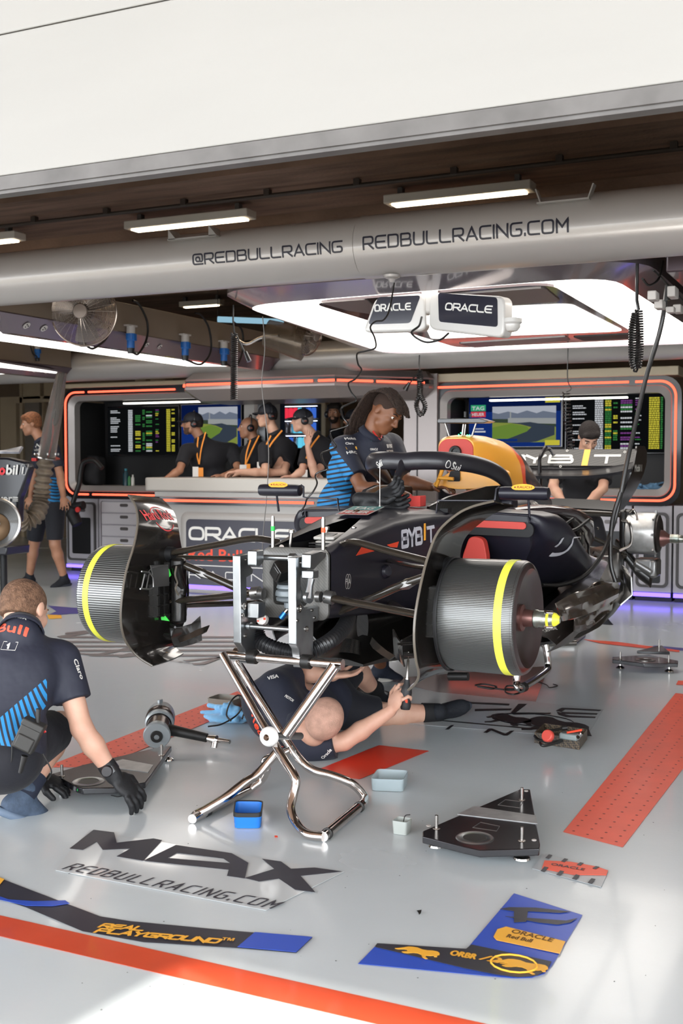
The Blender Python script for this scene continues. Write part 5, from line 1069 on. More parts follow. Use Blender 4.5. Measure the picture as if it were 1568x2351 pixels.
# ---- front corners
def ribbed(name, n, c1, c2, rough, metal):
    m = mat(name, c1, rough, metal, coat=.35); nt = m.node_tree; N, L = nt.nodes, nt.links; b = N['Principled BSDF']; tc = N.new('ShaderNodeTexCoord'); sp = N.new('ShaderNodeSeparateXYZ'); L.new(tc.outputs['Object'], sp.inputs[0])
    def mth(op, a, c=None, v=None):
        q = N.new('ShaderNodeMath'); q.operation = op; L.new(a, q.inputs[0])
        if c is not None: L.new(c, q.inputs[1])
        if v is not None: q.inputs[1].default_value = v
        return q.outputs[0]
    an = mth('ARCTAN2', mth('SUBTRACT', sp.outputs['Z'], v=.713), sp.outputs['Y']); w_ = mth('SINE', mth('MULTIPLY', an, v=n)); f = mth('MULTIPLY_ADD', w_, v=.5); f.node.inputs[2].default_value = .5
    mx = N.new('ShaderNodeMix'); mx.data_type = 'RGBA'; mx.inputs[6].default_value = lin(c1); mx.inputs[7].default_value = lin(c2); L.new(f, mx.inputs[0]); L.new(mx.outputs[2], b.inputs['Base Color'])
    bp = N.new('ShaderNodeBump'); bp.inputs['Strength'].default_value = .35; bp.inputs['Distance'].default_value = .0012; L.new(f, bp.inputs['Height']); L.new(bp.outputs[0], b.inputs['Normal']); return m
drumg = ribbed('drum_carbon_fine_ribs', 210, '6f7170', '4a4a49', .3, .75); drumh = ribbed('drum_carbon_deep_ribs', 130, '0f0f0f', '8d8f8e', .33, .6)
yb_ = mat('fluorescent_yellow', 'e6e84a', .5)
def front_corner(s):
    c = C(s * 0.0, Y0, .713); ax = V((s, 0, 0)); d = put('brake_drum', M().lathe([(0, .66), (.16, .66), (.2, .665), (.209, .675), (.2135, .70), (.2145, .89), (.2145, .94), (.2135, .95), (.207, .962), (.195, .968), (.178, .966), (.165, .95), (.15, .935), (.12, .93), (.06, .925), (0, .925)], c, ax, n=96), drumg if s > 0 else drumh, car, ang=30)
    put('yellow_band', M().lathe([(.2148, .895), (.2160, .896), (.2160, .924), (.2148, .925)], c, ax, n=96), yb_, d)
    put('lip_ring', M().lathe([(.211, .665), (.219, .668), (.219, .676), (.215, .68)], c, ax, n=96), blackm, d)
    put('outer_face', M().lathe([(.211, .9552), (.2, .967), (.185, .972), (.165, .958), (.14, .945), (.1, .938), (.05, .936), (0, .936)], c, ax, n=96), mat('dark_red_bowl', '2a1e1e', .28, coat=.5), d)
    put('hub_cone', M().lathe([(.05, .93), (.05, .945), (.034, .95), (.03, .99), (.026, 1.0)], c, ax, n=32), mat('reddish_hub', '6b4a45', .3, .6), d)
    put('axle', M().lathe([(.028, .985), (.034, .99), (.034, 1.0), (.031, 1.004), (.031, 1.03), (.030, 1.034), (.03, 1.05), (.024, 1.07), (.01, 1.085), (0, 1.088)], c, ax, n=32), mat('axle_titanium', '9aa39c', .28, .8, col2='7d7a70', nscale=40), d)
    b = M()
    for a in (0, 2.09, 4.19): b.box(c + ax * 1.045 + V((0, math.cos(a) * .03, math.sin(a) * .03)), (.035, .014, .014), Euler((a, 0, 0)).to_matrix())
    put('drive_peg', b, chrome, d, bevel=.003); put('yellow_tip', M().lathe([(.0305, 1.036), (.0312, 1.04), (.025, 1.069), (.012, 1.084)], c, ax, n=32, a0=.3, a1=3.4), mat('yellow_pen', 'd6cf3a', .4), d)
    # duct furniture between drum and fairing
    b = M()
    for i in range(5): b.box(C(s * .625, Y0 - .06 + .0 * i, .64 + .045 * i), (.05, .14, .004))
    for i in range(4): b.box(C(s * .625, Y0 - .12 + .04 * i, .73), (.05, .003, .19))
    put('duct_vanes', b, carbd, d, smooth=False)
    if s < 0:
        W2 = lambda u, v, x=-.56: atX(u, v, CX + x)
        put('duct_scoop', M().tube([W2(385, 1298), W2(350, 1302), W2(342, 1312), W2(352, 1326), W2(352, 1348), W2(345, 1353), W2(322, 1352)], .0035, n=6).sheet([[W2(345, 1298), W2(385, 1296)], [W2(350, 1318), W2(387, 1312)], [W2(352, 1348), W2(388, 1345)]], .004), alud, d, ang=50)
        put('duct_slats', M().tube([W2(343, 1318, -.6), W2(336, 1350, -.6)], .003, n=6).tube([W2(332, 1318, -.6), W2(325, 1350, -.6)], .003, n=6).tube([W2(325, 1312, -.6), W2(345, 1315, -.6)], .003, n=6), alud, d)
        put('duct_pipe', M().tube(catmull([W2(405, 1300), W2(412, 1330), W2(418, 1350), W2(416, 1366)], 6), [.022] * 19, n=14), carbd, d); put('seal_strip', M().tube(catmull([W2(405, 1300, -.53), W2(402, 1320, -.53), W2(407, 1338, -.53), W2(403, 1352, -.53), W2(410, 1366, -.53)], 6), .004, n=6), mat('carbon_edge', '5c554c', .35), d)
    put('upright', M().box(C(s * .62, Y0 + .04, .74), (.06, .10, .26)).tube([C(s * .58, Y0, .60), C(s * .58, Y0, .88)], .035, n=16), carbd, car, bevel=.012)
    # fairing: tall curved carbon panel inboard of the drum
    rows = [((295, 1137), (372, 1146), -.83), ((303, 1148), (385, 1160), -.77), ((312, 1165), (400, 1180), -.72), ((316, 1200), (408, 1212), -.67), ((308, 1250), (414, 1250), -.65), ((290, 1310), (424, 1300), -.645), ((280, 1370), (428, 1370), -.64), ((277, 1420), (424, 1420), -.64), ((284, 1462), (410, 1455), -.64), ((300, 1490), (398, 1476), -.635), ((322, 1512), (405, 1490), -.61), ((350, 1529), (421, 1501), -.57)]
    g = []
    for (a, b_, xo) in rows:
        A_, B_ = atX(a[0], a[1], CX + xo), atX(b_[0], b_[1], CX + xo * 1.0); row = []
        for j in range(7):
            t_ = j / 6; p = A_.lerp(B_, t_); p.x -= .035 * math.sin(t_ * math.pi) * (-1 if True else 1) * .4; row.append(p if s < 0 else mir(p))
        g.append(row)
    gg = []
    for j in range(7): gg.append(catmull([g[i][j] for i in range(len(g))], 4))
    gg = [[gg[j][i] for j in range(7)] for i in range(len(gg[0]))]
    fa = put('fairing', M().sheet(gg, .007), carb, car, ang=60, bevel=0)
    put('fairing_edge', M().tube([r_[0] for r_ in gg], .005, n=8), mat('carbon_edge', '5c554c', .35, coat=.3), fa)
    # small turning vanes at the foot of the fairing
    def W(u, v, x): p = atX(u, v, CX + x); return p if s < 0 else mir(p)
    b = M(); X_ = [-.52, -.46, -.40]
    gr = [[W(390, 1442, -.52), W(392, 1465, -.52), W(400, 1486, -.52)], [W(415, 1440, -.50), W(416, 1460, -.50), W(420, 1484, -.50)], [W(440, 1432, -.47), W(441, 1452, -.47), W(445, 1478, -.47)], [W(460, 1414, -.44), W(462, 1442, -.44), W(464, 1470, -.44)]]
    b.sheet(gr, .006); gr = [[W(408, 1466, -.49), W(414, 1476, -.47)], [W(430, 1458, -.45), W(436, 1468, -.43)], [W(452, 1446, -.41), W(460, 1458, -.39)], [W(481, 1436, -.37), W(474, 1450, -.37)]]; b.sheet(gr, .006)
    put('turning_vane', b, carb, fa); put('vane_stub', M().tube([W(378, 1458, -.58), W(396, 1460, -.52)], .008, n=8).tube([W(392, 1434, -.56), W(402, 1440, -.5)], .005, n=8), carbd, fa)
    # suspension
    sm = mat('carbon_tube_gloss', '2b2620', .22, coat=.6)
    def arm(pts, r, nm, fl=(1, .55), m_=sm): return put(nm, M().tube(catmull([C(s * x, y, z) for x, y, z in pts], 6), r, n=16, flat=fl, up=(0, 1, 0)), m_, car)
    arm([(.64, Y0, .895), (.4, Y0 + .02, .94), (.24, Y0 + .05, .97), (.155, Y0 + .12, .955)], .026, 'upper_wishbone')
    arm([(.62, Y0 + .02, .88), (.42, Y0 + .2, .87), (.18, Y0 + .5, .86)], .018, 'upper_wishbone')
    arm([(.66, Y0, .685), (.4, Y0 - .02, .72), (.15, Y0 - .05, .755)], .028, 'lower_wishbone')
    arm([(.64, Y0 + .02, .67), (.4, Y0 + .22, .67), (.2, Y0 + .5, .67)], .024, 'lower_wishbone')
    arm([(.60, Y0, .865), (.45, Y0 + .03, .81), (.3, Y0 + .07, .745), (.14, Y0 + .1, .68)], .019, 'pull_rod', (1, .9))
    put('turnbuckle', M().tube([C(s * .52, Y0 + .015, .835), C(s * .47, Y0 + .025, .815), C(s * .42, Y0 + .035, .797)], [.012, .022, .012], n=6), alud, car)
    put('wishbone_joint', M().tube([C(s * .6, Y0, .897), C(s * .69, Y0, .893)], [.03, .036], n=16).tube([C(s * .6, Y0, .69), C(s * .69, Y0, .683)], [.026, .032], n=16), blackm, car)
    put('inner_joint', M().tube([C(s * .15, Y0 - .05, .757), C(s * .185, Y0 - .05, .752)], .027, n=18).tube([C(s * .12, Y0 - .07, .757), C(s * .14, Y0 - .07, .757)], .022, n=14), alud, car)
    if s < 0:
        put('green_tag', M().prism([(0, 0), (.012, -.01), (.02, -.035), (.005, -.05), (-.008, -.03)], C(-.60, Y0 - .06, .845), (.9, .4, 0), (0, 0, 1), (0, .004, 0)), mat('green_tape2', '2fc23a', .5), car, smooth=False)
        put('green_tag', M().prism([(0, 0), (.01, -.008), (.04, -.045), (.005, -.04)], C(-.62, Y0 - .08, .66), (.9, .4, 0), (0, 0, 1), (0, .004, 0)), mat('green_tape2', '2fc23a', .5), car, smooth=False)
        fb2 = caster([fa])
        sticker('Hard Rock', 336, 1195, 400, 1194, .055, mat('coral_vinyl', 'e8474a', .45), fa, fb2, bold=.03, sub=.3)
        sticker('ring', 352, 1190, 392, 1190, .05, mat('coral_vinyl', 'e8474a', .45), fa, fb2, extra=lambda mb, A_, ex, ey, L_: (mb.tube([A_ + ex * (L_ / 2 + math.cos(t) * L_ * .52) + ey * (math.sin(t) * .062) for t in [.35 + i * .2 for i in range(12)]], .0028, n=4), mb.tube([A_ + ex * (L_ / 2 + math.cos(t) * L_ * .52) + ey * (math.sin(t) * .062) for t in [3.5 + i * .2 for i in range(12)]], .0028, n=4)))
front_corner(1); front_corner(-1)
# ---- front floor, bib and keel
b = M(); P_ = lambda x, y, z: C(x, y, z)
b.loft([[P_(x, y, z) for x, z in ring] for y, ring in [
    (4.42, [(-.13, .405), (.13, .405), (.13, .415), (.06, .43), (0, .435), (-.06, .43), (-.13, .415)]),
    (4.6, [(-.16, .40), (.16, .40), (.16, .42), (.08, .445), (0, .455), (-.08, .445), (-.16, .42)]),
    (4.85, [(-.3, .40), (.3, .40), (.3, .425), (.13, .50), (0, .56), (-.13, .5), (-.3, .425)]),
    (5.2, [(-.55, .40), (.55, .40), (.55, .44), (.25, .58), (0, .62), (-.25, .58), (-.55, .44)])]])
put('bib', b, mat('carbon_soot', '141210', .4, coat=.2), car, ang=40)
put('bib_post', M().tube([C(.03, 4.5, .44), C(.03, 4.52, .50)], [.05, .04], n=20).tube([C(.0, 4.46, .405), C(.0, 4.46, .39)], .012, n=8), carbd, car)
for s in (1, -1):
    for k_, (x0_, x1_, z1_) in enumerate([(.18, .30, .60), (.34, .48, .58), (.52, .66, .56)]):
        g = []
        for i in range(7):
            t_ = i / 6; y = 4.62 + .62 * t_ + .1 * k_; x = lerp(x0_, x1_, t_ ** .7); g.append([C(s * x, y, .41), C(s * (x + .02), y, lerp(.47, z1_ - .07, min(1, t_ * 1.6))), C(s * (x + .05 + .03 * t_), y, lerp(.5, z1_, min(1, t_ * 1.6)))])
        put('floor_fence', M().sheet(g, .006), carbd, car, ang=60)
    # main floor with rolled outer edge, sweeping up into the diffuser
    g = []
    for y, xo, zi, zo, ze in [(5.0, .45, .60, .50, .43), (5.2, .70, .60, .50, .42), (5.5, .80, .58, .49, .405), (5.9, .81, .56, .50, .40), (6.3, .80, .55, .54, .41), (6.7, .78, .56, .60, .43), (7.0, .72, .60, .64, .47), (7.3, .66, .64, .68, .54), (7.6, .60, .68, .70, .60)]:
        g.append([C(s * .2, y, zi), C(s * (xo * .5), y, zi * .6 + zo * .4), C(s * (xo * .8), y, zo + .02), C(s * (xo * .95), y, zo), C(s * xo, y, lerp(zo, ze, .35)), C(s * (xo + .01), y, lerp(zo, ze, .75)), C(s * (xo - .03), y, ze)])
    put('floor', M().sheet(g, .008), carbd, car, ang=60)
    g = []
    for y, x, z0_, z1_ in [(5.1, .80, .41, .50), (5.35, .82, .41, .58), (5.6, .83, .41, .62), (5.9, .83, .42, .64), (6.2, .82, .44, .64), (6.5, .80, .47, .62), (6.8, .76, .50, .60)]: g.append([C(s * (x - .04), y, z0_), C(s * x, y, lerp(z0_, z1_, .4)), C(s * (x - .04), y, lerp(z0_, z1_, .75)), C(s * (x - .14), y, z1_)])
    g = list(zip(*[catmull([r_[j] for r_ in g], 4) for j in range(4)]))
    ew = put('edge_wing', M().sheet(g, .006), mat('dark_brown_carbon', '15110f', .3, coat=.3, col2='1e1916', nscale=40), car, ang=60)
    if s > 0: sticker('CASTORE', 1251, 1452, 1280, 1446, .02, lw, ew, caster([ew]), extra=lambda mb, A_, ex, ey, L_: (sfont(mb, 'CASTORE', A_, ex, ey, .02, L_, t=.16, gap=.25), mb.add([A_ + ex * L_ * a + ey * b_ for a, b_ in ((.5, .03), (.15, .075), (.3, .045), (.35, .03))] + [A_ + ex * L_ * a + ey * b_ for a, b_ in ((.5, .03), (.85, .075), (.7, .045), (.65, .03))], [(0, 1, 2, 3), (4, 5, 6, 7)])))
    for i, y in enumerate((6.55, 6.75, 6.95)):
        g = [[C(s * (.80 - .05 * i), y, .46), C(s * (.86 - .05 * i), y + .04, .52), C(s * (.85 - .05 * i), y + .06, .62)], [C(s * (.74 - .05 * i), y + .12, .46), C(s * (.82 - .05 * i), y + .16, .53), C(s * (.79 - .05 * i), y + .2, .64)]]
        put('diffuser_fin', M().sheet(g, .008), alud if s > 0 else carbd, car)
put('keel', M().loft([superell(C(0, y, .54), hw, .07, 2.5, 20) for y, hw in ((4.7, .03), (5.0, .1), (5.4, .2), (6.2, .25), (7.3, .18))]), carbd, car)
rnd = random.Random(31)
for k_, (tp, bt) in enumerate([([(1275, 1385), (1310, 1365), (1350, 1352), (1390, 1340), (1424, 1336)], [(1290, 1425), (1320, 1420), (1352, 1408), (1385, 1392), (1418, 1370)]), ([(1320, 1400), (1350, 1385), (1385, 1378), (1408, 1372)], [(1318, 1450), (1345, 1446), (1375, 1425), (1404, 1400)]), ([(1348, 1352), (1372, 1335), (1400, 1335)], [(1362, 1385), (1388, 1372), (1420, 1352)])]):
    g = []
    for (a, b_) in zip(tp, bt): g.append([atX(lerp(a[0], b_[0], j / 4), lerp(a[1], b_[1], j / 4), CX + .89 - .05 * k_ + rnd.uniform(-.03, .03)) for j in range(5)])
    gg = [catmull([g[i][j] for i in range(len(g))], 4) for j in range(5)]
    put('diffuser_panel', M().sheet(gg, .006), mat('bronze_gloss_panel', '5a4c42', .18, .7, coat=.5, col2='8a8078', nscale=9), car, ang=60)
# ---- engine bay, visible behind the cut sidepod
rnd = random.Random(9)
put('gearbox', M().loft([superell(C(0, y, z), hw, hh, 3, 28) for y, hw, z, hh in [(6.3, .24, .74, .2), (6.9, .22, .74, .19), (7.3, .16, .76, .16), (7.7, .13, .78, .14), (7.95, .10, .8, .1)]]), mat('gearbox_carbon', '15130f', .35, coat=.4), car, ang=50)
for s in (1, -1):
    g = []
    for i in range(24):
        y = 5.62 + .75 * i / 23; z = 1.0 - .13 * (i / 23) ** 1.4; k_ = .006 * (i % 2); g.append([C(s * (.36 + k_), y, z + .01), C(s * (.50 + k_), y, z - .03), C(s * (.60 + k_), y, z - .12)])
    put('heat_shield', M().sheet(g, .004), mat('crinkled_foil', '8f8682', .22, .9), car, ang=20)
    put('exhaust_cowl', M().loft([superell(C(s * x, y, z), hw, hh, 2.2, 20) for y, x, z, hw, hh in [(5.75, .38, 1.03, .04, .02), (6.0, .43, 1.03, .10, .03), (6.3, .47, 1.0, .14, .045), (6.6, .50, .93, .13, .07), (6.9, .47, .84, .10, .09), (7.1, .42, .76, .06, .07)]]), mat('mauve_gloss_duct', '3b3032', .18, .2, coat=.6), car, ang=60)
    b = M()
    for i in range(30):
        y = 5.8 + rnd.uniform(0, .9); x = .56 + rnd.uniform(-.06, .08); z = lerp(.96, .72, (y - 5.8) / .9) + rnd.uniform(-.12, .03); d = V((rnd.uniform(-.1, .1), rnd.uniform(.05, .25), rnd.uniform(-.08, .08)))
        b.tube(catmull([C(s * x, y, z), C(s * x, y, z) + d * .5 + V((0, 0, rnd.uniform(-.03, .03))), C(s * x, y, z) + d], 5), rnd.uniform(.006, .014), n=8, mi=rnd.choice([0, 0, 0, 1, 2]))
    put('pipework', b, [rub, alud, mat('bronze', '4a3628', .3, .6)], car)
    b = M()
    for i in range(22):
        y = 5.9 + rnd.uniform(0, 1.1); x = .53 + rnd.uniform(-.1, .06); z = lerp(.9, .66, (y - 5.9) / 1.1) + rnd.uniform(-.12, .0); sz = [rnd.uniform(.03, .08) for _ in range(3)]; b.box(C(s * x, y, z), sz, Euler((rnd.uniform(-.4, .4), rnd.uniform(-.3, .3), rnd.uniform(-.4, .4))).to_matrix(), mi=rnd.choice([0, 0, 1]))
    put('ancillary_boxes', b, [blackm, alud], car, bevel=.004)
    b = M()
    for i in range(14): b.lathe([(0, .006), (.008, .006), (.008, 0)], C(s * rnd.uniform(.58, .64), 5.9 + rnd.uniform(0, .8), rnd.uniform(.66, .9)), (s, -.4, .2), n=8)
    put('bolts', b, steel, car)
    put('radiator_panel', M().box(C(s * .62, 6.42, .66), (.2, .03, .2), Euler((.3, .35 * s, .5 * s)).to_matrix()), mat('silver_heatwrap', 'b5b0b5', .3, .7, col2='77707a', nscale=20), car, bevel=.004)
    put('white_bag', M().box(C(s * .55, 6.85, .62), (.16, .26, .12), Euler((.2, .3 * s, .2)).to_matrix()), mat('pale_plastic_tank', 'c3c8c0', .35), car, bevel=.03, seg=3)
    # rear corner
    c = V((CX, 7.66, .81)); ax = V((s, 0, 0))
    d = put('rear_brake_drum', M().lathe([(0, .62), (.11, .62), (.135, .63), (.14, .645), (.14, .80), (.136, .812), (.128, .815), (.128, .79), (0, .79)], c, ax, n=64), mat('brushed_can', 'c9c9c7', .33, .55, col2='a3a19e', nscale=14), car, ang=35)
    b = M()
    for i in range(8):
        a = i * math.pi / 4; b.prism([(-.012, 0), (.012, 0), (.006, .03), (-.006, .03)], c + ax * .80 + V((0, math.cos(a), math.sin(a))) * .125, (0, -math.sin(a), math.cos(a)), V((0, math.cos(a), math.sin(a))), ax * .012)
    put('drum_tabs', b, alud, d)
    put('rear_disc', M().lathe([(.03, .80), (.12, .81), (.125, .83), (.1, .84), (.03, .84)], c, ax, n=48), mat('dark_disc', '2a2422', .4, .3), d)
    put('rear_hub', M().lathe([(.06, .82), (.055, .86), (.03, .89), (.028, .905)], c + V((0, 0, -.03)), ax, n=28), mat('reddish_hub', '6b4a45', .3, .6), d)
    put('rear_axle', M().lathe([(.03, .90), (.03, .955), (.026, .957), (.026, .975), (.018, .99), (0, .995)], c + V((0, 0, -.03)), ax, n=24), mat('axle_titanium', '9aa39c', .28, .8), d)
    put('rear_caliper', M().box(C(s * .74, 7.66, .60), (.12, .16, .09)).box(C(s * .8, 7.68, .58), (.05, .2, .12)).tube([C(s * .68, 7.6, .62), C(s * .8, 7.6, .55)], .03, n=12), alud, car, bevel=.015)
    put('rear_duct', M().loft([superell(C(s * x, 7.64, z), .055, .05, 2.6, 20, ex=(0, 1, 0)) for x, z in ((.55, .72), (.62, .66), (.7, .56), (.78, .50))]), carbd, car, ang=60)
    put('rear_upright', M().box(C(s * .60, 7.66, .80), (.05, .14, .34)).box(C(s * .64, 7.64, .92), (.07, .08, .1)), carbd, car, bevel=.02)
    put('brake_line', M().tube(catmull([C(s * .64, 7.6, .95), C(s * .68, 7.55, .97), C(s * .70, 7.56, .90), C(s * .64, 7.56, .84)], 6), .007, n=8).tube(catmull([C(s * .60, 7.58, .9), C(s * .66, 7.52, .88), C(s * .67, 7.52, .75), C(s * .6, 7.5, .7)], 6), .01, n=8), steel, car)
    for pts, r in [([(.62, 7.64, .93), (.35, 7.4, .95), (.12, 7.1, .95)], .016), ([(.62, 7.66, .93), (.35, 7.75, .94), (.1, 7.8, .92)], .016), ([(.64, 7.62, .66), (.38, 7.2, .66), (.15, 6.9, .66)], .02), ([(.64, 7.66, .66), (.38, 7.8, .68), (.1, 7.9, .7)], .018), ([(.62, 7.6, .68), (.4, 7.45, .8), (.16, 7.3, .92)], .014)]:
        put('rear_wishbone', M().tube([C(s * x, y, z) for x, y, z in pts], r, n=12, flat=(1, .6), up=(0, 0, 1)), mat('carbon_tube_gloss', '2b2620', .22, coat=.6), car)
# ---- rear wing
WY = 8.15
def wq(u, v): return atY(u, v, WY)
xl_, xr_ = CX - .52, wq(1470, 1030).x - .02
fw = []
for i in range(9):
    t_ = i / 8; row = []
    for j in range(7): x = lerp(xl_, xr_, j / 6); row.append(V((x, WY + .10 * t_, lerp(1.255, 1.375, t_))))
    fw.append(row)
wf = put('wing_flap', M().sheet(fw, .012), carbon('carbon_ribbed', '1b1a19', '33312e', 90, .35, .3), car, ang=60)
mp = []
for i in range(9):
    t_ = i / 8; row = []
    for j in range(13):
        sj = (j / 12 * 2 - 1); x = lerp(xl_, xr_, j / 12); z = 1.265 - .055 * (1 - abs(sj) ** 3) ; row.append(V((x, WY - .22 + .22 * t_, z - .035 * math.sin((1 - t_) * 1.5) + .02 * t_)))
    mp.append(row)
put('wing_main_plane', M().sheet(mp, .02), mat('wing_black', '131216', .3, coat=.4), car, ang=60)
for x in (xl_, xr_):
    g = []; sg_ = 1 if x > CX else -1
    for z, dx, y0_, y1_ in [(1.40, .0, WY - .05, WY + .26), (1.36, .012, WY - .12, WY + .28), (1.28, .01, WY - .18, WY + .28), (1.2, -.01, WY - .2, WY + .28), (1.1, -.05, WY - .18, WY + .26), (1.0, -.10, WY - .14, WY + .22), (.92, -.15, WY - .1, WY + .18)]: g.append([V((x + sg_ * dx, lerp(y0_, y1_, j / 4), z)) for j in range(5)])
    ep = put('wing_endplate', M().sheet(g, .01), mat('endplate_black', '1a1719', .3, coat=.4), car, ang=60)
    if sg_ > 0:
        lm = M(); letter(lm, 'Mobil 1', (x + .012, WY - .15, 1.22), (0, 1, 0), (0, 0, 1), .05, width=.26, bold=.04); 
        put('lettering', lm, lw, ep, smooth=False)
put('wing_pylon', M().tube(catmull([atY(1240, 1120, WY - .1), atY(1239, 1060, WY - .1), atY(1243, 1045, WY - .1), atY(1252, 1030, WY - .05)], 6), [.014] * 12 + [.016] * 6 + [.02], n=12, flat=(1, 1.8)).tube(catmull([atY(1250, 1034, WY - .05), atY(1262, 1032, WY), atY(1272, 1046, WY)], 5), .014, n=10), mat('endplate_black', '1a1719', .3), car)
put('beam_wing', M().sheet([[V((x, WY - .05 + .16 * i / 3, .93 + .02 * i + .02 * math.cos((x - CX) * 3))) for x in [xl_ + .12 + j * .12 for j in range(8)]] for i in range(4)], .012), carbd, car)
lm = M(); ex, ey = V((1, 0, 0)), V((0, .10, .12)).normalized()
for ch, u, u2 in (('B', 1160, 1205), ('Y', 1202, 1250), ('B', 1256, 1315), ('T', 1360, 1422)): sfont(lm, ch, V((wq(u, 1050).x, WY + .012, 1.270)), ex, ey, .085, wq(u2, 1050).x - wq(u, 1050).x, t=.24, r=.15, lift=.008)
put('lettering', lm, lw, wf, smooth=False)
lm = M(); a = wq(1335, 1050).x; lm.add([V((a, WY - .006, 1.26)), V((a + .045, WY - .006, 1.26)), V((a + .045, WY + .092, 1.378)), V((a, WY + .092, 1.378))], [(0, 1, 2, 3)]); put('decal', lm, yel, wf, smooth=False, flipcheck=False)
for u, v in ((1296, 1037), (1430, 1040), (1440, 1040), (1288, 1073)): put('wing_bolt', M().lathe([(.005, .002), (.009, .002), (.009, 0)], V((wq(u, v).x, WY + (wq(u, v).z - 1.255) * .83, wq(u, v).z)) + V((0, -.009, .007)), (0, -1, .3), n=16), lw, wf)
# honda lettering on the far cover and near shoulder
lm = M(); letter(lm, 'HONDA', C(.13, 6.62, .99), (0, 1, 0), (0, .0, 1), .05, width=.36, bold=.06); wrap(lm, caster([o for o in car.children if o.name.startswith('cover_shoulder')]), (-1, 0, 0)); put('lettering', lm, lw, car, smooth=False)
# pod lettering, cut off by the missing panel
pods = [o for o in car.children if o.name.startswith('sidepod')]; pb = caster([pods[0]])
lm = M()
sticker('O', 1252, 1266, 1300, 1264, .11, greyp, pods[0], pb, off=.007, extra=lambda mb, A_, ex, ey, L_: sfont(mb, 'U', A_ - ey * .03, ex, ey, .13, L_, t=.2, r=.4, slant=.25))
# extra parts: gloves etc. are separate things
# tea-tray hose: corrugated black hose looping under the bulkhead
hp_ = catmull([atY(588, 1445, 4.0), atY(600, 1475, 3.99), atY(650, 1495, 3.98), atY(700, 1498, 3.98), atY(745, 1480, 4.05), atY(782, 1450, 4.2), atY(800, 1415, 4.35), atY(795, 1395, 4.5)], 14); dn = []
for i in range(len(hp_) - 1):
    for j in range(3): dn.append(hp_[i].lerp(hp_[i + 1], j / 3))
cobj('corrugated_hose', M().tube(dn, [.030 + .004 * math.cos(i * 2 * math.pi / 6) for i in range(len(dn))], n=20), 'black corrugated hose looping beneath the front bulkhead of the car', 'hose', mat('hose_black', '1b1b1d', .4, coat=.2))
# ================================================================ NOSE JIG AND TRESTLE
jig = thing('nose_jig', C(0, 3.9, .5), 'machined aluminium plate jig bolted on the front of the chassis, resting on the trestle bar', 'jig')
def plateX(px, x, th):
    p = [atX(u, v, x) for u, v in px]; return M().prism([(q.y, q.z) for q in p], (x, 0, 0), (0, 1, 0), (0, 0, 1), (-th, 0, 0))
PL = [(551, 1276), (571, 1271), (571, 1295), (582, 1308), (580, 1318), (566, 1326), (567, 1387), (573, 1391), (596, 1390), (596, 1424), (588, 1430), (588, 1440), (596, 1443), (596, 1489), (588, 1498), (580, 1502), (572, 1524), (567, 1523), (562, 1491), (553, 1477)]
PR = [(679, 1280), (697, 1276), (700, 1297), (704, 1312), (691, 1322), (691, 1382), (702, 1399), (731, 1392), (731, 1426), (720, 1428), (719, 1503), (708, 1510), (698, 1533), (691, 1533), (687, 1491), (680, 1480)]
put('side_plate', plateX(PL, -2.268, .035), alu, jig, bevel=.003); put('side_plate', plateX(PR, -2.006, .035), alu, jig, bevel=.003)
yf = atX(551, 1350, -2.268).y
b = M()
for x, (u, v, r) in [(-2.268, (560, 1391, .016)), (-2.268, (557, 1413, .009)), (-2.268, (563, 1460, .008)), (-2.006, (687, 1397, .016)), (-2.006, (682, 1425, .007)), (-2.006, (703, 1444, .012)), (-2.006, (716, 1401, .006)), (-2.006, (722, 1418, .006)), (-2.006, (692, 1292, .006)), (-2.268, (565, 1285, .005))]:
    p = atX(u, v, x); b.lathe([(r, .0), (r, .004), (r * .65, .004), (r * .55, -.001), (0, -.001)], p, (1, 0, 0), n=20)
put('bolt', b, steel, jig)
put('hook', M().prism(corner([(p.y, p.z) for p in [atX(u, v, -2.19) for u, v in [(588, 1264), (606, 1262), (606, 1290), (596, 1302), (588, 1300)]]], .008), (-2.19, 0, 0), (0, 1, 0), (0, 0, 1), (-.04, 0, 0)), alu, jig, bevel=.004)
put('hook', M().prism(corner([(p.y, p.z) for p in [atX(u, v, -1.96) for u, v in [(713, 1272), (738, 1264), (750, 1268), (748, 1280), (728, 1300), (722, 1308), (712, 1306)]]], .008), (-1.96, 0, 0), (0, 1, 0), (0, 0, 1), (-.04, 0, 0)), alu, jig, bevel=.004)
put('block', M().box(atX(712, 1318, -1.97) , (.05, .05, .03)), alu, jig, bevel=.003); put('block', M().box(atX(589, 1400, -2.235), (.05, .06, .06)), alu, jig, bevel=.003)
p, q = atY(592, 1279, 3.93), atY(704, 1283, 3.93); put('cross_bar', M().cyl(p, q, .011, n=20).cyl(p.lerp(q, .66), p.lerp(q, .78), .02, n=6), alu, jig)
p, q = atY(551, 1436, 3.9), atY(668, 1445, 3.9); put('cross_bar', M().cyl(p, q, .010, n=20).cyl(p.lerp(q, .16), p.lerp(q, .22), .017, n=20), alu, jig)
put('turn_knob', M().lathe([(0, .01), (.022, .01), (.022, -.01), (0, -.01)], atY(603, 1423, 3.95), (0, -1, .3), n=20, mis=None), mat('white_knob', 'd5cfc9', .4), jig); kb = M()
for i in range(4): a = i * 1.57 + .4; o = atY(603, 1423, 3.95) + V((math.cos(a) * .016, -.011, math.sin(a) * .016)); kb.box(o, (.009, .003, .009))
put('knob_mark', kb, lowh, jig, smooth=False)
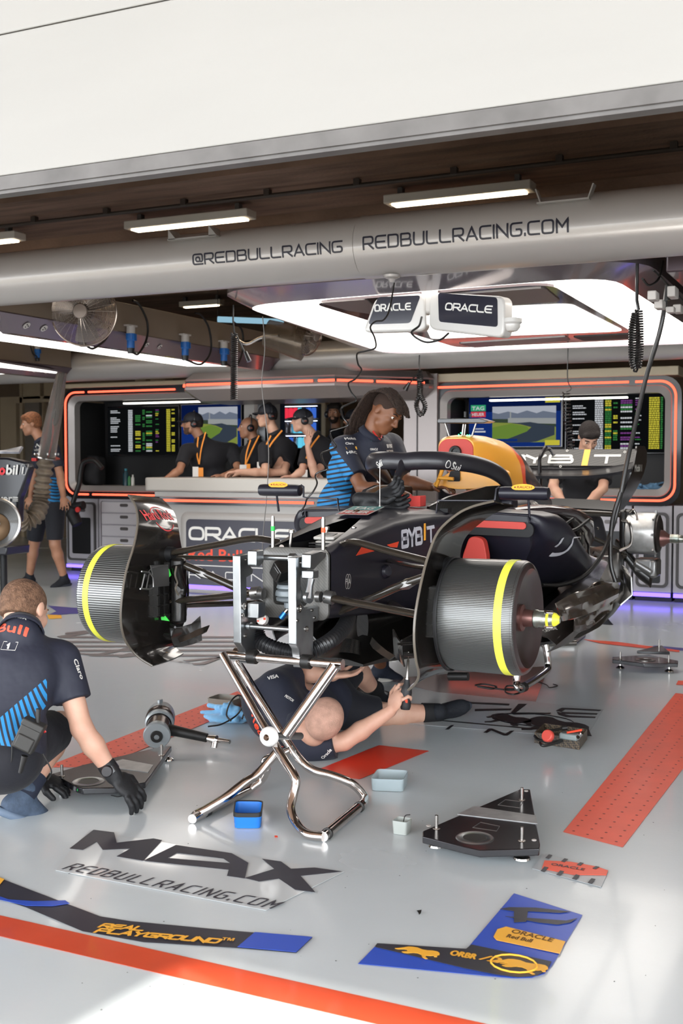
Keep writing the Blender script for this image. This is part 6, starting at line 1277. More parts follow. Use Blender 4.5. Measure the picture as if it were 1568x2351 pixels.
put('lever', M().tube([atX(715, 1330, -1.95), atX(712, 1345, -1.95), atX(708, 1375, -1.95)], [.014, .012, .018], n=14).lathe([(0, .01), (.022, .008), (.022, -.008), (0, -.01)], atX(708, 1372, -1.95), (1, -.3, 0), n=24), alu, jig)
# trestle
tr_ = thing('trestle', (-1.96, 3.62, 0), 'folding chrome tube X trestle standing under the nose jig', 'trestle')
pol = mat('polished_steel_tube', 'd2ccc8', .13, 1.0); r = .0165
A_, B_ = atY(512, 1503, 3.86), atY(776, 1525, 3.86)
put('top_bar', M().cyl(A_ + V((.02, 0, 0)), B_, .017, n=24).lathe([(.021, 0), (.021, .02), (0, .02)], B_ + V((-.0, 0, 0)), (1, 0, 0), n=24).lathe([(0, 0), (.024, 0), (.024, .025), (0, .025)], atY(540, 1500, 3.9), (1, 0, 0), n=24), pol, tr_)
for u in (580, 704): p = atY(u, 1519 if u > 600 else 1508, 3.86); put('rubber_cradle', M().cyl(p + V((-.018, 0, 0)), p + V((.018, 0, 0)), .028, n=24), rub, tr_)
def tb(pts, nm='frame_tube', rr=r, mt=pol, n=8): return put(nm, M().tube(catmull([atY(u, v, y) if y else atZ(u, v, .0175) for u, v, y in pts], n), rr, n=20), mt, tr_)
tb([(512, 1503, 3.80), (566, 1597, 3.71), (621, 1692, 3.62), (655, 1748, 3.56), (676, 1782, 3.53), (679, 1800, 3.52), (672, 1830, 3.50), (668, 1860, 3.47), (680, 1890, 3.44), (705, 1915, 0), (742, 1921, 0)])
tb([(545, 1520, 3.92), (600, 1610, 3.86), (655, 1697, 3.82), (690, 1745, 3.80), (718, 1768, 3.80), (760, 1780, 3.82), (800, 1795, 3.84), (823, 1812, 3.87), (837, 1832, 3.88), (831, 1847, 0)])
tb([(742, 1921, 0), (831, 1847, 0)], 'foot_bar', .0175, n=2)
for p in ((751, 1914), (824, 1853)): o = atZ(*p, .0175); d_ = (atY(830, 1851, 3.87) - atY(742, 1925, 3.41)).normalized(); put('rubber_collar', M().cyl(o - d_ * .005, o + d_ * .005, .0205, n=20), rub, tr_)
a_, b_ = atY(768, 1530, 3.84), atY(655, 1690, 3.70)
bx_ = M(); dr = (b_ - a_).normalized(); sd = V((0, 1, 0)); sd = (sd - dr * sd.dot(dr)).normalized()
for k_ in (-.020, .020): bx_.cyl(a_ + sd * k_, b_ + sd * k_, .0165, n=20)
put('frame_tube', bx_, pol, tr_); put('welded_web', M().tube([a_ + dr * .04, b_ - dr * .02], .014, n=8, flat=(1.6, .35), up=sd), pol, tr_)
tb([(640, 1722, 3.64), (606, 1762, 3.60), (585, 1782, 3.57), (560, 1798, 3.53), (520, 1830, 3.47), (475, 1858, 3.43), (450, 1871, 0), (442, 1880, 0)])
tb([(668, 1722, 3.80), (640, 1735, 3.80), (615, 1742, 3.80), (608, 1752, 3.80), (612, 1768, 3.80), (600, 1790, 3.81), (572, 1812, 0)])
tb([(442, 1880, 0), (572, 1812, 0)], 'foot_bar', .0165, n=2); put('rubber_collar', M().cyl(atZ(470, 1865, .0175), atZ(478, 1861, .0175), .019, n=16), rub, tr_)
pv = atY(621, 1690, 3.60); put('pivot_disc', M().lathe([(0, .028), (.03, .026), (.036, .018), (.036, 0), (0, 0)], pv, (-.1, -1, 0), n=36), mat('white_nylon', 'd9d6d2', .4), tr_); put('pivot_bolt', M().lathe([(0, .034), (.008, .034), (.012, .028), (.013, .026)], pv, (-.1, -1, 0), n=20), mat('bronze', '4a3628', .3, .6), tr_)
put('pivot_bar', M().cyl(pv, atY(690, 1690, 3.82), .014, n=16), alud, tr_)
# rear trestle under the floor of the car
rt = thing('trestle', (-1.75, 5.6, 0), 'bent chrome tube trestle under the middle of the car, behind the right brake drum', 'trestle')
put('frame_tube', M().tube(catmull([atY(u, v, y) for u, v, y in [(1188, 1545, 4.95), (1186, 1565, 4.95), (1196, 1578, 4.97), (1250, 1545, 5.4), (1258, 1530, 5.5), (1256, 1500, 5.5), (1250, 1470, 5.5)]], 8), .018, n=16), pol, rt)
put('frame_tube', M().tube([atY(1190, 1550, 4.95), atY(1188, 1500, 4.98)], .018, n=16).tube([atY(1250, 1480, 5.5), atY(1244, 1440, 5.55)], .018, n=16), pol, rt)
put('rubber_foot', M().tube([atY(1196, 1580, 4.96), atY(1204, 1577, 5.0)], .022, n=14), rub, rt)
rt = thing('trestle', (-2.3, 5.6, 0), 'chrome trestle legs seen behind the right brake drum, on the far side', 'trestle')
put('frame_tube', M().tube(catmull([C(-.5, 5.55, .40), C(-.5, 5.55, .05), C(-.5, 5.6, .02), C(-.5, 6.1, .02), C(-.5, 6.15, .06), C(-.5, 6.15, .4)], 8), .018, n=16), pol, rt)
put('foot', M().tube([atY(1030, 1553, 5.0), atY(1075, 1553, 5.0)], .02, n=12), rub, rt)
# ================================================================ FLOOR GRAPHICS AND THINGS ON THE FLOOR
tapeo = mat('orange_red_floor_tape', 'e8502f', .4, noise=.1, nscale=6, coat=.1); inkf = mat('floor_ink', '34333b', .45, noise=.12, nscale=14); bluef = mat('blue_floor_vinyl', '3150b4', .35, noise=.05); yelf = mat('yellow_floor_vinyl', 'e9ac3c', .4); navf = mat('dark_floor_vinyl', '35343c', .4, noise=.1, nscale=10)
_z = [.0012]
def fz_(): _z[0] += .00015; return _z[0]
def fpoly(mb, px, z=None, mi=None, th=.0008, raw=False):
    z = z or fz_(); pts = px if raw else [(atZ(u, v, 0).x, atZ(u, v, 0).y) for u, v in px]; return mb.prism(pts, (0, 0, z), (1, 0, 0), (0, 1, 0), (0, 0, th), mi)
def decal(name, pxs, m_, label, cat='floor marking', group=None, raw=False, **k):
    mb = M()
    for px in pxs: fpoly(mb, px, raw=raw)
    return tag(put(name, mb, m_, smooth=False), label, cat, group)
def ftext(mb, s_, u0, v0, u1, v1, h, slant=0, bold=.02, mi=None, lift=.004):
    a, b_ = atZ(u0, v0), atZ(u1, v1); ex = (b_ - a).normalized(); ey = V((-ex.y, ex.x, 0)); a.z = lift; return letter(mb, s_, a, ex, ey, h, width=(b_ - a).length, slant=slant, bold=bold, mi=mi)
def fsf(mb, s_, u0, v0, u1, v1, h, **k):
    a, b_ = atZ(u0, v0), atZ(u1, v1); ex = (b_ - a).normalized(); a.z = k.pop('lift', .0045); return sfont(mb, s_, a, ex, V((-ex.y, ex.x, 0)), h, (b_ - a).length, **k)
# front threshold band
ya, yb = atZ(0, 2107).y, atZ(0, 2168).y
ya = atZ(425, 2198).y; yb = atZ(425, 2250).y
decal('floor_band', [[(-9, ya), (3, ya), (3, yb), (-9, yb)]], mat('orange_threshold_paint', 'c84a2a', .38, noise=.12, nscale=5, coat=.2), 'wide orange line painted along the garage threshold, half in sunlight', raw=True)
# dotted orange strips
dots = mat('dark_red_dots', '7d2c22', .5)
def dotted(px, label, rows=4):
    P_ = [atZ(u, v) for u, v in px]; t = thing('floor_strip', P_[0], label, 'floor strip'); mb = M(); fpoly(mb, px); put('strip', mb, tapeo, t, smooth=False)
    a, b_, c, d = P_[0], P_[1], P_[2], P_[3]; L_ = (b_ - a).length; n_ = int(L_ / .062); dm = M()
    for i in range(n_):
        s_ = (i + .5) / n_
        for j in range(rows):
            q = (j + .6) / (rows + .2); p = a.lerp(b_, s_).lerp(d.lerp(c, s_), q); dm.lathe([(0, .0001), (.0055, .0001)], (p.x, p.y, .0032), n=6)
    put('hole_rows', dm, dots, t, smooth=False, kind='stuff')
dotted([(1293, 1911), (1551, 1592), (1690, 1606), (1430, 1946)], 'orange perforated floor strip running back along the right side')
dotted([(105, 1762), (545, 1588), (590, 1612), (228, 1762)], 'orange perforated floor strip at the left, between the crouching man and the trestle')
decal('floor_arrow', [[(706, 1774), (735, 1766), (870, 1712), (984, 1725), (825, 1790)]], mat('bright_red_vinyl', 'e03a22', .35, coat=.2), 'plain bright orange-red patch on the floor beneath the lying mechanic')
# MAX sticker
decal('clear_film', [[(205, 1908), (790, 2003), (610, 2092), (128, 2000), (160, 1955)]], mat('clear_film_tint', 'c3c7c8', .1, coat=.3), 'large clear film patch carrying the dark MAX lettering', 'floor sticker')
lm = M()
MX = [[(160, 1951), (215, 1908), (262, 1914), (268, 1938), (352, 1928), (372, 1932), (328, 1979), (268, 1969), (300, 1951), (236, 1954), (222, 1935), (190, 1954)],
      [(330, 1979), (404, 1943), (532, 1962), (570, 1984), (562, 2020), (521, 2014), (529, 1985), (513, 1974), (406, 1961), (384, 1973)], [(330, 1979), (384, 1973), (529, 1985), (526, 2000)],
      [(562, 2019), (630, 1998), (602, 1975), (645, 1981), (668, 1998), (722, 1995), (785, 2004), (690, 2014), (724, 2052), (678, 2046), (640, 2020), (595, 2027)]]
for pl in MX: fpoly(lm, pl, .0042)
put_ = tag(put('floor_lettering', lm, inkf, smooth=False), 'big dark slanted MAX lettering on the floor in front', 'floor lettering')
lm = M(); fsf(lm, 'REDBULLRACING.COM', 140, 1998, 622, 2090, .062, t=.12, gap=.32, r=.16, slant=.25); tag(put('floor_lettering', lm, inkf, smooth=False), 'dark web address lettering on the floor under the MAX lettering', 'floor lettering')
# curved real playground band
t = thing('floor_banner', atZ(350, 2120), 'dark and blue floor banner with yellow playground lettering at the lower left', 'floor sticker')
mb = M(); fpoly(mb, [(-40, 2008), (10, 2022), (130, 2068), (230, 2106), (300, 2117), (480, 2134), (717, 2155), (680, 2190), (540, 2178), (330, 2165), (190, 2140), (60, 2085), (-40, 2052)]); put('band', mb, navf, t, smooth=False)
mb = M(); fpoly(mb, [(585, 2144), (717, 2155), (680, 2190), (545, 2178)], .0046); fpoly(mb, [(-40, 2048), (20, 2069), (80, 2073), (150, 2071), (160, 2078), (120, 2084), (60, 2083), (-40, 2060)], .0046); put('blue_panel', mb, bluef, t, smooth=False)
mb = M(); fpoly(mb, [(-40, 2005), (10, 2022), (-5, 2040), (-40, 2030)], .0046); put('yellow_panel', mb, yelf, t, smooth=False)
mb = M(); fsf(mb, 'REAL', 222, 2134, 326, 2143, .032, slant=.3, t=.26, gap=.18, lift=.006); fsf(mb, 'PLAYGROUND', 212, 2146, 498, 2172, .034, slant=.3, t=.26, gap=.18, lift=.006); ftext(mb, '\u2122', 505, 2168, 532, 2170, .03, lift=.006); put('lettering', mb, yelf, t, smooth=False)
# blue L shaped sticker
t = thing('floor_banner', atZ(1150, 2150), 'blue L-shaped floor sticker with yellow panel and dark band at the lower right', 'floor sticker')
mb = M(); fpoly(mb, [(822, 2215), (866, 2170), (1070, 2183), (1180, 2053), (1337, 2103), (1268, 2218), (1250, 2238), (1220, 2247), (1180, 2248), (1120, 2243)]); put('blue_panel', mb, bluef, t, smooth=False)
mb = M(); fpoly(mb, [(866, 2170), (1070, 2183), (1082, 2173), (1266, 2212), (1256, 2232), (1232, 2245), (1190, 2248), (1140, 2242), (1070, 2228), (860, 2178)], .0048); 
fpoly(mb, [(1148, 2091), (1170, 2087), (1230, 2088), (1310, 2097), (1285, 2100), (1212, 2096), (1208, 2120), (1180, 2122), (1180, 2096)], .0048); fpoly(mb, [(1160, 2108), (1300, 2118), (1325, 2112), (1310, 2122), (1280, 2127), (1236, 2122)], .0049); put('dark_band', mb, navf, t, smooth=False)
mb = M(); fpoly(mb, [(1162, 2132), (1298, 2166), (1285, 2194), (1140, 2163), (1133, 2155), (1142, 2138)], .0052); put('yellow_panel', mb, yelf, t, smooth=False)
mb = M(); ftext(mb, 'ORACLE', 1172, 2146, 1266, 2168, .025, bold=.03, lift=.0068); ftext(mb, 'Red Bull', 1162, 2157, 1218, 2169, .022, bold=.04, lift=.0068); put('lettering', mb, mat('brown_ink', '6b4a1e', .5), t, smooth=False)
mb = M(); ftext(mb, 'ORBR', 1032, 2198, 1090, 2208, .03, bold=.06, lift=.0068); ftext(mb, '/22', 1100, 2208, 1172, 2222, .03, slant=.3, bold=.06, lift=.0068); a = atZ(1180, 2218); mb.tube([V((a.x + math.cos(i * .4) * .06, a.y + math.sin(i * .4) * .05, .0066)) for i in range(16)], .003, n=4, closed=True); bull(mb, V((a.x + .02, a.y - .035, .0066)), V((.95, -.2, 0)), V((.2, .95, 0)), .12)
a = atZ(960, 2180); bull(mb, V((a.x + .01, a.y - .055, .0066)), V((.97, -.2, 0)), V((.2, .97, 0)), .10); put('lettering', mb, yelf, t, smooth=False)
# small grey and orange label
t = thing('floor_label', atZ(1310, 2000), 'small torn film label with an orange stripe beside the setup pad', 'floor sticker')
mb = M(); fpoly(mb, [(1248, 1962), (1397, 2001), (1380, 2039), (1222, 1996)]); put('film', mb, mat('film_grey', 'a6aaad', .3), t, smooth=False)
mb = M(); fpoly(mb, [(1250, 1979), (1310, 1982), (1370, 1993), (1396, 2002), (1392, 2013), (1318, 2012), (1244, 1998)], .0046); put('orange_stripe', mb, tapeo, t, smooth=False)
mb = M(); ftext(mb, 'ORACLE', 1264, 1990, 1340, 2003, .02, bold=.03, lift=.0062)
for k_ in range(4): u = 1250 + k_ * 36; fpoly(mb, [(u, 1994 + k_ * 9), (u + 9, 1996 + k_ * 9), (u + 0, 2007 + k_ * 9), (u - 9, 2004 + k_ * 9)], .006); fpoly(mb, [(u + 10, 1966 + k_ * 9), (u + 18, 1968 + k_ * 9), (u + 10, 1976 + k_ * 8), (u + 2, 1974 + k_ * 8)], .006)
put('lettering', mb, inkf, t, smooth=False)
# ORACLE / bulls floor emblem under the car
t = thing('floor_emblem', atZ(1100, 1620), 'large clear floor sticker with dark team lettering and charging bulls beside the lying man', 'floor sticker')
mb = M(); fpoly(mb, [(740, 1560), (1385, 1630), (1345, 1695), (1000, 1668), (700, 1640)]); put('film', mb, mat('clear_film_tint', 'c3c7c8', .1, coat=.3), t, smooth=False)
mb = M(); dk = lambda px: fpoly(mb, px, .0048)
for pl in ([(760, 1588), (772, 1582), (870, 1588), (880, 1596), (868, 1600), (770, 1594)],): 
    o = [atZ(u, v) for u, v in [(765, 1588), (780, 1579), (840, 1582), (890, 1590), (885, 1600), (830, 1600), (775, 1594)]]; mb.tube(catmull([V((q_.x, q_.y, .005)) for q_ in o], 6, True), .008, n=6, closed=True, flat=(1, .15), up=(0, 1, 0))
dk([(1190, 1618), (1210, 1618), (1185, 1638), (1265, 1639), (1262, 1642), (1180, 1643), (1172, 1640)]); dk([(1040, 1612), (1170, 1618), (1168, 1622), (1045, 1616)]); dk([(1090, 1630), (1175, 1629), (1172, 1633), (1090, 1635)])
for pl in ([(1276, 1634), (1290, 1627), (1380, 1632), (1376, 1635), (1298, 1631), (1288, 1636)], [(1288, 1637), (1372, 1640), (1370, 1643), (1290, 1641)], [(1278, 1636), (1290, 1640), (1308, 1645), (1368, 1648), (1366, 1651), (1300, 1649), (1282, 1643)]): dk(pl)
dk([(1000, 1654), (1240, 1676), (1238, 1678), (998, 1656)]); dk([(1036, 1667), (1042, 1667), (1030, 1677), (1022, 1677)])
dk([(1110, 1684), (1122, 1675), (1130, 1675), (1160, 1687), (1172, 1680), (1180, 1680), (1165, 1691), (1156, 1691), (1128, 1679), (1118, 1685)])
e1, e2 = V((.97, -.02, 0)), V((.1, 1, 0)); q_ = atZ(1160, 1656); bull(mb, V((q_.x, q_.y - .1, .005)), e1, e2 * 1.7, .24, True); q_ = atZ(1258, 1668); bull(mb, V((q_.x + .02, q_.y - .16, .005)), e1, e2 * 1.7, .34, True)
q_ = atZ(1225, 1655); mb.tube([V((q_.x + math.cos(i * .2618) * .20, q_.y + math.sin(i * .2618) * .13, .005)) for i in range(24)], .0025, n=4, closed=True)
put('lettering', mb, mat('black_floor_ink', '17161a', .4), t, smooth=False)
# reddish polished patch under the car
decal('floor_patch', [[(880, 1560), (1260, 1530), (1230, 1612), (1000, 1590)]], mat('red_tinted_film', '8d7a7a', .1, coat=.5), 'faint reddish film patch on the floor under the right brake drum', 'floor sticker')
# striped grey graphic at the far left
t = thing('floor_emblem', atZ(350, 1480), 'grey striped floor graphic behind the left brake drum and fairing', 'floor sticker'); mb = M(); grf = mat('grey_floor_ink', '6f6a69', .4)
ln = [((140, 1462), (545, 1462)), ((150, 1473), (545, 1472)), ((165, 1483), (545, 1482)), ((180, 1493), (545, 1492)), ((205, 1504), (545, 1504)), ((150, 1453), (215, 1447))]
for (a, b_) in ln: fpoly(mb, [(a[0], a[1]), (b_[0], b_[1]), (b_[0], b_[1] + 4), (a[0], a[1] + 4)], .003)
for pl in ([(130, 1462), (235, 1446), (240, 1449), (140, 1466)], [(170, 1499), (205, 1502), (225, 1502), (330, 1480), (335, 1484), (225, 1507), (175, 1503)], [(270, 1507), (300, 1500), (330, 1502), (300, 1509), (275, 1511)], [(440, 1524), (462, 1523), (530, 1500), (540, 1500), (470, 1527), (445, 1528)], [(420, 1517), (545, 1505), (545, 1508), (430, 1520)]): fpoly(mb, pl, .0032)
ftext(mb, 'RACER', 355, 1514, 435, 1525, .03, bold=.04); put('stripes', mb, grf, t, smooth=False)
decal('floor_sticker', [[(110, 1391), (180, 1397), (250, 1400), (230, 1408), (160, 1410), (105, 1415), (130, 1404)]], mat('violet_floor_vinyl', '4b4a8a', .4), 'torn violet sticker on the floor beyond the crouching man', 'floor sticker')
decal('floor_sticker', [[(108, 1412), (140, 1413), (142, 1420), (112, 1422)]], yelf, 'small torn yellow sticker on the floor beside the crouching man', 'floor sticker')
decal('floor_line', [[(1340, 1469), (1420, 1475), (1560, 1494), (1560, 1498), (1460, 1487), (1380, 1478)]], tapeo, 'thin dashed orange line on the floor at the far right', 'floor marking')
decal('floor_line', [[(1500, 1483), (1600, 1492), (1600, 1497), (1500, 1488)]], mat('violet_floor_vinyl', '4b4a8a', .4), 'short violet line on the floor behind the far setup pad', 'floor marking')
decal('floor_marker', [[(1557, 1564), (1600, 1566), (1600, 1575), (1552, 1573)]], tapeo, 'small orange rectangle on the floor at the right edge', 'floor marking')
# specks of dirt
rnd = random.Random(12); mb = M()
for i in range(70):
    u, v = rnd.uniform(100, 1560), rnd.uniform(1480, 2330); p = atZ(u, v); r_ = rnd.uniform(.001, .003); mb.lathe([(0, .001), (r_, 0)], (p.x, p.y, .001), n=5)
put('dust_specks', mb, mat('dark_speck', '4c4a48', .8), kind='stuff', label='tiny dark dust specks scattered over the grey floor', cat='dust')
# ---- setup pads
padm = mat('black_anodised_plate', '17161a', .25, .2, coat=.4); 
def pad(name_label, px, dz, feet, hole, posts, bar, dot, accent, z=.060, grp=None):
    P_ = [(atZ(u, v, z).x, atZ(u, v, z).y) for u, v in px]; c = V((sum(p[0] for p in P_) / len(P_), sum(p[1] for p in P_) / len(P_), 0)); t = thing('setup_pad', c, name_label, 'setup pad')
    put('plate', flatp(M(), P_, z - .024, z), padm, t, bevel=.003)
    if bar: put('steel_bar', flatp(M(), [(atZ(u, v, z).x, atZ(u, v, z).y) for u, v in bar], z, z + .002), mat('scratched_steel', 'a3a3a3', .35, .6, col2='8d8d8d', nscale=20), t, smooth=False)
    if hole: h_ = atZ(hole[0], hole[1], z); put('ring', M().lathe([(.038, .001), (.041, .003), (.060, .003), (.063, .0), (.038, -.02)], h_, n=48), alu, t); put('hole', M().lathe([(0, .0012), (.038, .0012), (.038, 0)], h_, n=40), rub, t)
    for u, v in posts: p = atZ(u, v, z); put('post', M().cyl(p, p + V((0, 0, .045)), .0055, n=14).lathe([(0, .003), (.012, .002), (.013, 0)], p, n=16), steel, t)
    for u, v in feet: p = atZ(u, v, 0); put('foot', M().lathe([(.0, z - .025), (.009, z - .025), (.009, .016), (.012, .014), (.026, .006), (.028, 0), (0, 0)], (p.x, p.y, 0.001), n=28), chrome, t)
    if dot: o = atZ(dot[0], dot[1], z - .012); put('light_dot', M().lathe([(0, .003), (.008, .003), (.008, 0)], o, ray(dot[0], dot[1]) * -1 * V((1, 1, 0)), n=18), accent, t)
    return t, P_
redd, grnd = glow('pad_led_red', 'ff5a38', 1.2), glow('pad_led_green', '22c860', 1.0)
t, _ = pad('black triangular setup pad with steel bar standing in the right foreground', [(970, 1908), (1195, 1811), (1217, 1812), (1240, 1938), (1238, 1948), (1102, 1952), (1070, 1945), (970, 1920)], 0, [(1002, 1943), (1198, 1972), (1190, 1850)], (1090, 1924), [(1002, 1902), (1198, 1930), (1198, 1836)], [(1050, 1870), (1088, 1852), (1230, 1873), (1234, 1892)], (1075, 1948), redd)
for px in ([(1103, 1888), (1147, 1897), (1140, 1908), (1085, 1900)], [(1160, 1836), (1200, 1841), (1193, 1855), (1143, 1848)]): 
    o = [atZ(u, v, .0605) for u, v in px]; put('etched_frame', M().tube(o, .0012, n=4, closed=True), alud, t)
lm = M()
for u, v in [(984, 1896), (1226, 1929), (1208, 1816)]: lm.lathe([(0, .0015), (.008, .0015), (.008, 0)], atZ(u, v, .060), n=14)
put('button_mark', lm, sockw, t)
t, _ = pad('black setup pad with green light that the crouching man is placing', [(120, 1776), (190, 1756), (372, 1713), (394, 1713), (334, 1796), (270, 1808), (190, 1810), (176, 1806)], 0, [(142, 1812), (385, 1745)], (203, 1795), [(142, 1782), (371, 1734)], [(258, 1751), (282, 1744), (352, 1757), (340, 1774), (275, 1765)], (182, 1813), grnd)
t, _ = pad('black setup pad with red light at the far right under the rear of the car', [(1406, 1508), (1490, 1503), (1557, 1517), (1556, 1523), (1478, 1523), (1470, 1522), (1406, 1514)], 0, [(1424, 1534), (1536, 1542)], (1482, 1515), [(1424, 1513), (1535, 1521)], None, (1470, 1523), redd)
put('top_plate', flatp(M(), [(atZ(u, v, .08).x, atZ(u, v, .08).y) for u, v in [(1462, 1494), (1510, 1482), (1520, 1482), (1538, 1497)]], .062, .08), padm, t, bevel=.003)
p = atZ(1513, 1486, .08); put('post', M().cyl(p, p + V((0, 0, .05)), .006, n=12), steel, t)
# second pad just visible behind the near rear stand
t = thing('ramp_plate', atZ(1320, 1470, 0), 'steel ramp plates lying under the diffuser of the car', 'ramp'); 
put('plate', flatp(M(), poly([(1240, 1472), (1340, 1452), (1345, 1462), (1320, 1483), (1240, 1482)], 0), .01, .04), alud, t, bevel=.004); put('bar', M().cyl(atZ(1238, 1478, .06), atZ(1322, 1476, .06), .02, n=12), steel, t)
# ---- black ties and wires on the floor
cobj('cable_ties', M().tube(catmull([V((atZ(u, v).x, atZ(u, v).y, .006)) for u, v in [(1090, 1575), (1110, 1572), (1140, 1578), (1128, 1583), (1095, 1577), (1150, 1584), (1175, 1586), (1200, 1580), (1165, 1576), (1160, 1590), (1180, 1596), (1200, 1586), (1160, 1583)]], 5), .003, n=6), 'tangle of thin black ties lying on the floor below the right brake drum', 'cable ties', rub)
cobj('cable_tie', M().tube(catmull([V((atZ(u, v).x, atZ(u, v).y, .006)) for u, v in [(1235, 1567), (1255, 1575), (1262, 1581), (1280, 1577), (1270, 1573)]], 5), .003, n=6), 'single curled black tie on the floor right of the rear trestle foot', 'cable tie', rub)
cobj('cable_tie', M().tube(catmull([V((atZ(u, v).x, atZ(u, v).y, .005)) for u, v in [(255, 1829), (272, 1832), (290, 1826), (268, 1821)]], 5), .0018, n=6), 'thin black loop of wire on the floor under the gloved hand', 'wire', rub)
decal('red_scrap', [[(630, 1921), (637, 1921), (638, 1925), (631, 1925)]], lowh, 'tiny red scrap on the floor below the trestle', 'scrap')
decal('dark_scrap', [[(957, 2094), (968, 2092), (966, 2100), (962, 2103), (960, 2098)]], rub, 'small dark fragment on the floor in the foreground', 'scrap')
# ---- trays and boxes
def tray(label, px_base, h, m_, rim=None, flare=1.12, th=.004, name='tray', inside=None, nrib=0):
    P_ = [atZ(u, v, 0) for u, v in px_base]; c = sum(P_, V((0, 0, 0))) / len(P_); t = thing(name, c, label, 'tray'); th_ = [corner([((p.x), (p.y)) for p in P_], .02, 4)][0]
    def rg_(k_, z): return [(c.x + (x - c.x) * k_, c.y + (y - c.y) * k_, z) for x, y in th_]
    b = M(); rr = [rg_(1, .002)]
    for i in range(nrib): z = h * (i + 1) / (nrib + 1); rr += [rg_(1 + (flare - 1) * (i + .6) / (nrib + 1), z - .003), rg_(1 + (flare - 1) * (i + 1.6) / (nrib + 1), z)]
    rr += [rg_(flare, h), rg_(flare - .05, h), rg_(.93, .008)]; b.loft(rr); put('shell', b, m_, t, ang=50)
    if rim: put('rim', M().loft([rg_(flare + .03, h - .012), rg_(flare + .03, h + .002), rg_(flare - .06, h + .002), rg_(flare - .03, h - .01)], caps=False), rim, t, ang=40)
    if inside: put('content', inside(c), rub, t)
    return t
tray('blue collapsible silicone tray with black rim on the floor by the trestle', [(538, 1903), (598, 1903), (602, 1874), (542, 1873)], .055, mat('blue_silicone', '1f6cc0', .45), rub, 1.06, nrib=2)
trans = mat('frosted_plastic', 'c3d2d6', .3, trans=.45, ior=1.2, alpha=.85)
def screws(c):
    rnd = random.Random(3); b = M()
    for i in range(22): p = c + V((rnd.uniform(-.03, .02), rnd.uniform(-.02, .03), .014)); b.cyl(p, p + V((rnd.uniform(-.01, .01), rnd.uniform(-.01, .01), .004)), .0028, n=6)
    return b
tray('frosted plastic tub of dark screws beside the red floor patch', [(852, 1816), (925, 1819), (936, 1797), (868, 1793)], .05, trans, None, 1.05, name='plastic_tub', inside=screws)
t = thing('plastic_cup', atZ(923, 1915, 0), 'small square frosted cup with a bent black wire', 'cup'); p = atZ(923, 1912, 0); put('body', M().loft([[(p.x + a, p.y + b_, z) for a, b_ in rrect(w_, w_, .008, 4)] for z, w_ in ((0.001, .05), (.048, .056), (.048, .05), (.006, .044))]), mat('frosted_grey', 'b5bab5', .35, trans=.3, ior=1.2), t, ang=50)
put('wire', M().tube(catmull([p + V((.005, 0, .04)), p + V((.012, 0, .062)), p + V((.03, .0, .068))], 6), .0018, n=6), rub, t)
# carbon box with tools
c = atZ(1287, 1705, 0); bx0 = [atZ(u, v, 0) for u, v in [(1227, 1706), (1330, 1722), (1348, 1698), (1248, 1684)]]; t = thing('tool_box', c, 'small carbon fibre box heaped with hand tools on the floor at the right', 'box')
bp2 = [(p.x, p.y) for p in bx0]; cc = V((sum(p[0] for p in bp2) / 4, sum(p[1] for p in bp2) / 4))
def sc(k_): return [(cc.x + (x - cc.x) * k_, cc.y + (y - cc.y) * k_) for x, y in bp2]
put('box', M().loft([[(x, y, z) for x, y in sc(k_)] for z, k_ in ((.001, 1), (.05, 1), (.05, .96), (.01, .95))]), carbon('carbon_brown', '231d17', '5b4c3a', 120, .4, .2), t, smooth=False)
def on(u, v, z): return atZ(u, v, z)
tag(put('tape_measure', M().lathe([(0, .014), (.024, .014), (.028, .008), (.028, -.008), (.024, -.014), (0, -.014)], on(1258, 1690, .075), (-.35, -1, .5), n=28), mat('red_tool_plastic', 'c0473c', .4), bevel=.002), 'round red tape measure on the carbon tool box', 'tape measure')
tag(put('plastic_case', M().box(on(1308, 1690, .068), (.085, .05, .028), Euler((0, 0, -.15)).to_matrix()), mat('grey_plastic_case', '77807f', .3), bevel=.008, seg=3), 'small grey plastic case on the carbon tool box', 'case')
cobj('tool_cable', M().tube(catmull([on(u, v, .05) for u, v in [(1228, 1690), (1236, 1698), (1262, 1704), (1290, 1700), (1275, 1706), (1248, 1712), (1240, 1706)]], 6), .007, n=8), 'black cable and pliers grip hanging over the front of the tool box', 'cable', rub)
cobj('ratchet', M().tube([on(1262, 1678, .09), on(1292, 1672, .09)], .006, n=10).tube([on(1290, 1672, .09), on(1302, 1671, .092)], .011, n=10), 'black and red ratchet lying across the tool box', 'ratchet', rub)
cobj('screwdriver', M().tube([on(1302, 1682, .09), on(1335, 1676, .095)], .005, n=10), 'slim orange screwdriver across the tool box', 'screwdriver', lowh)
cobj('socket_set', M().cyl(on(1330, 1690, .07), on(1336, 1683, .085), .009, n=10).cyl(on(1322, 1696, .06), on(1327, 1692, .075), .008, n=10), 'two small chrome sockets at the right end of the tool box', 'socket', chrome)
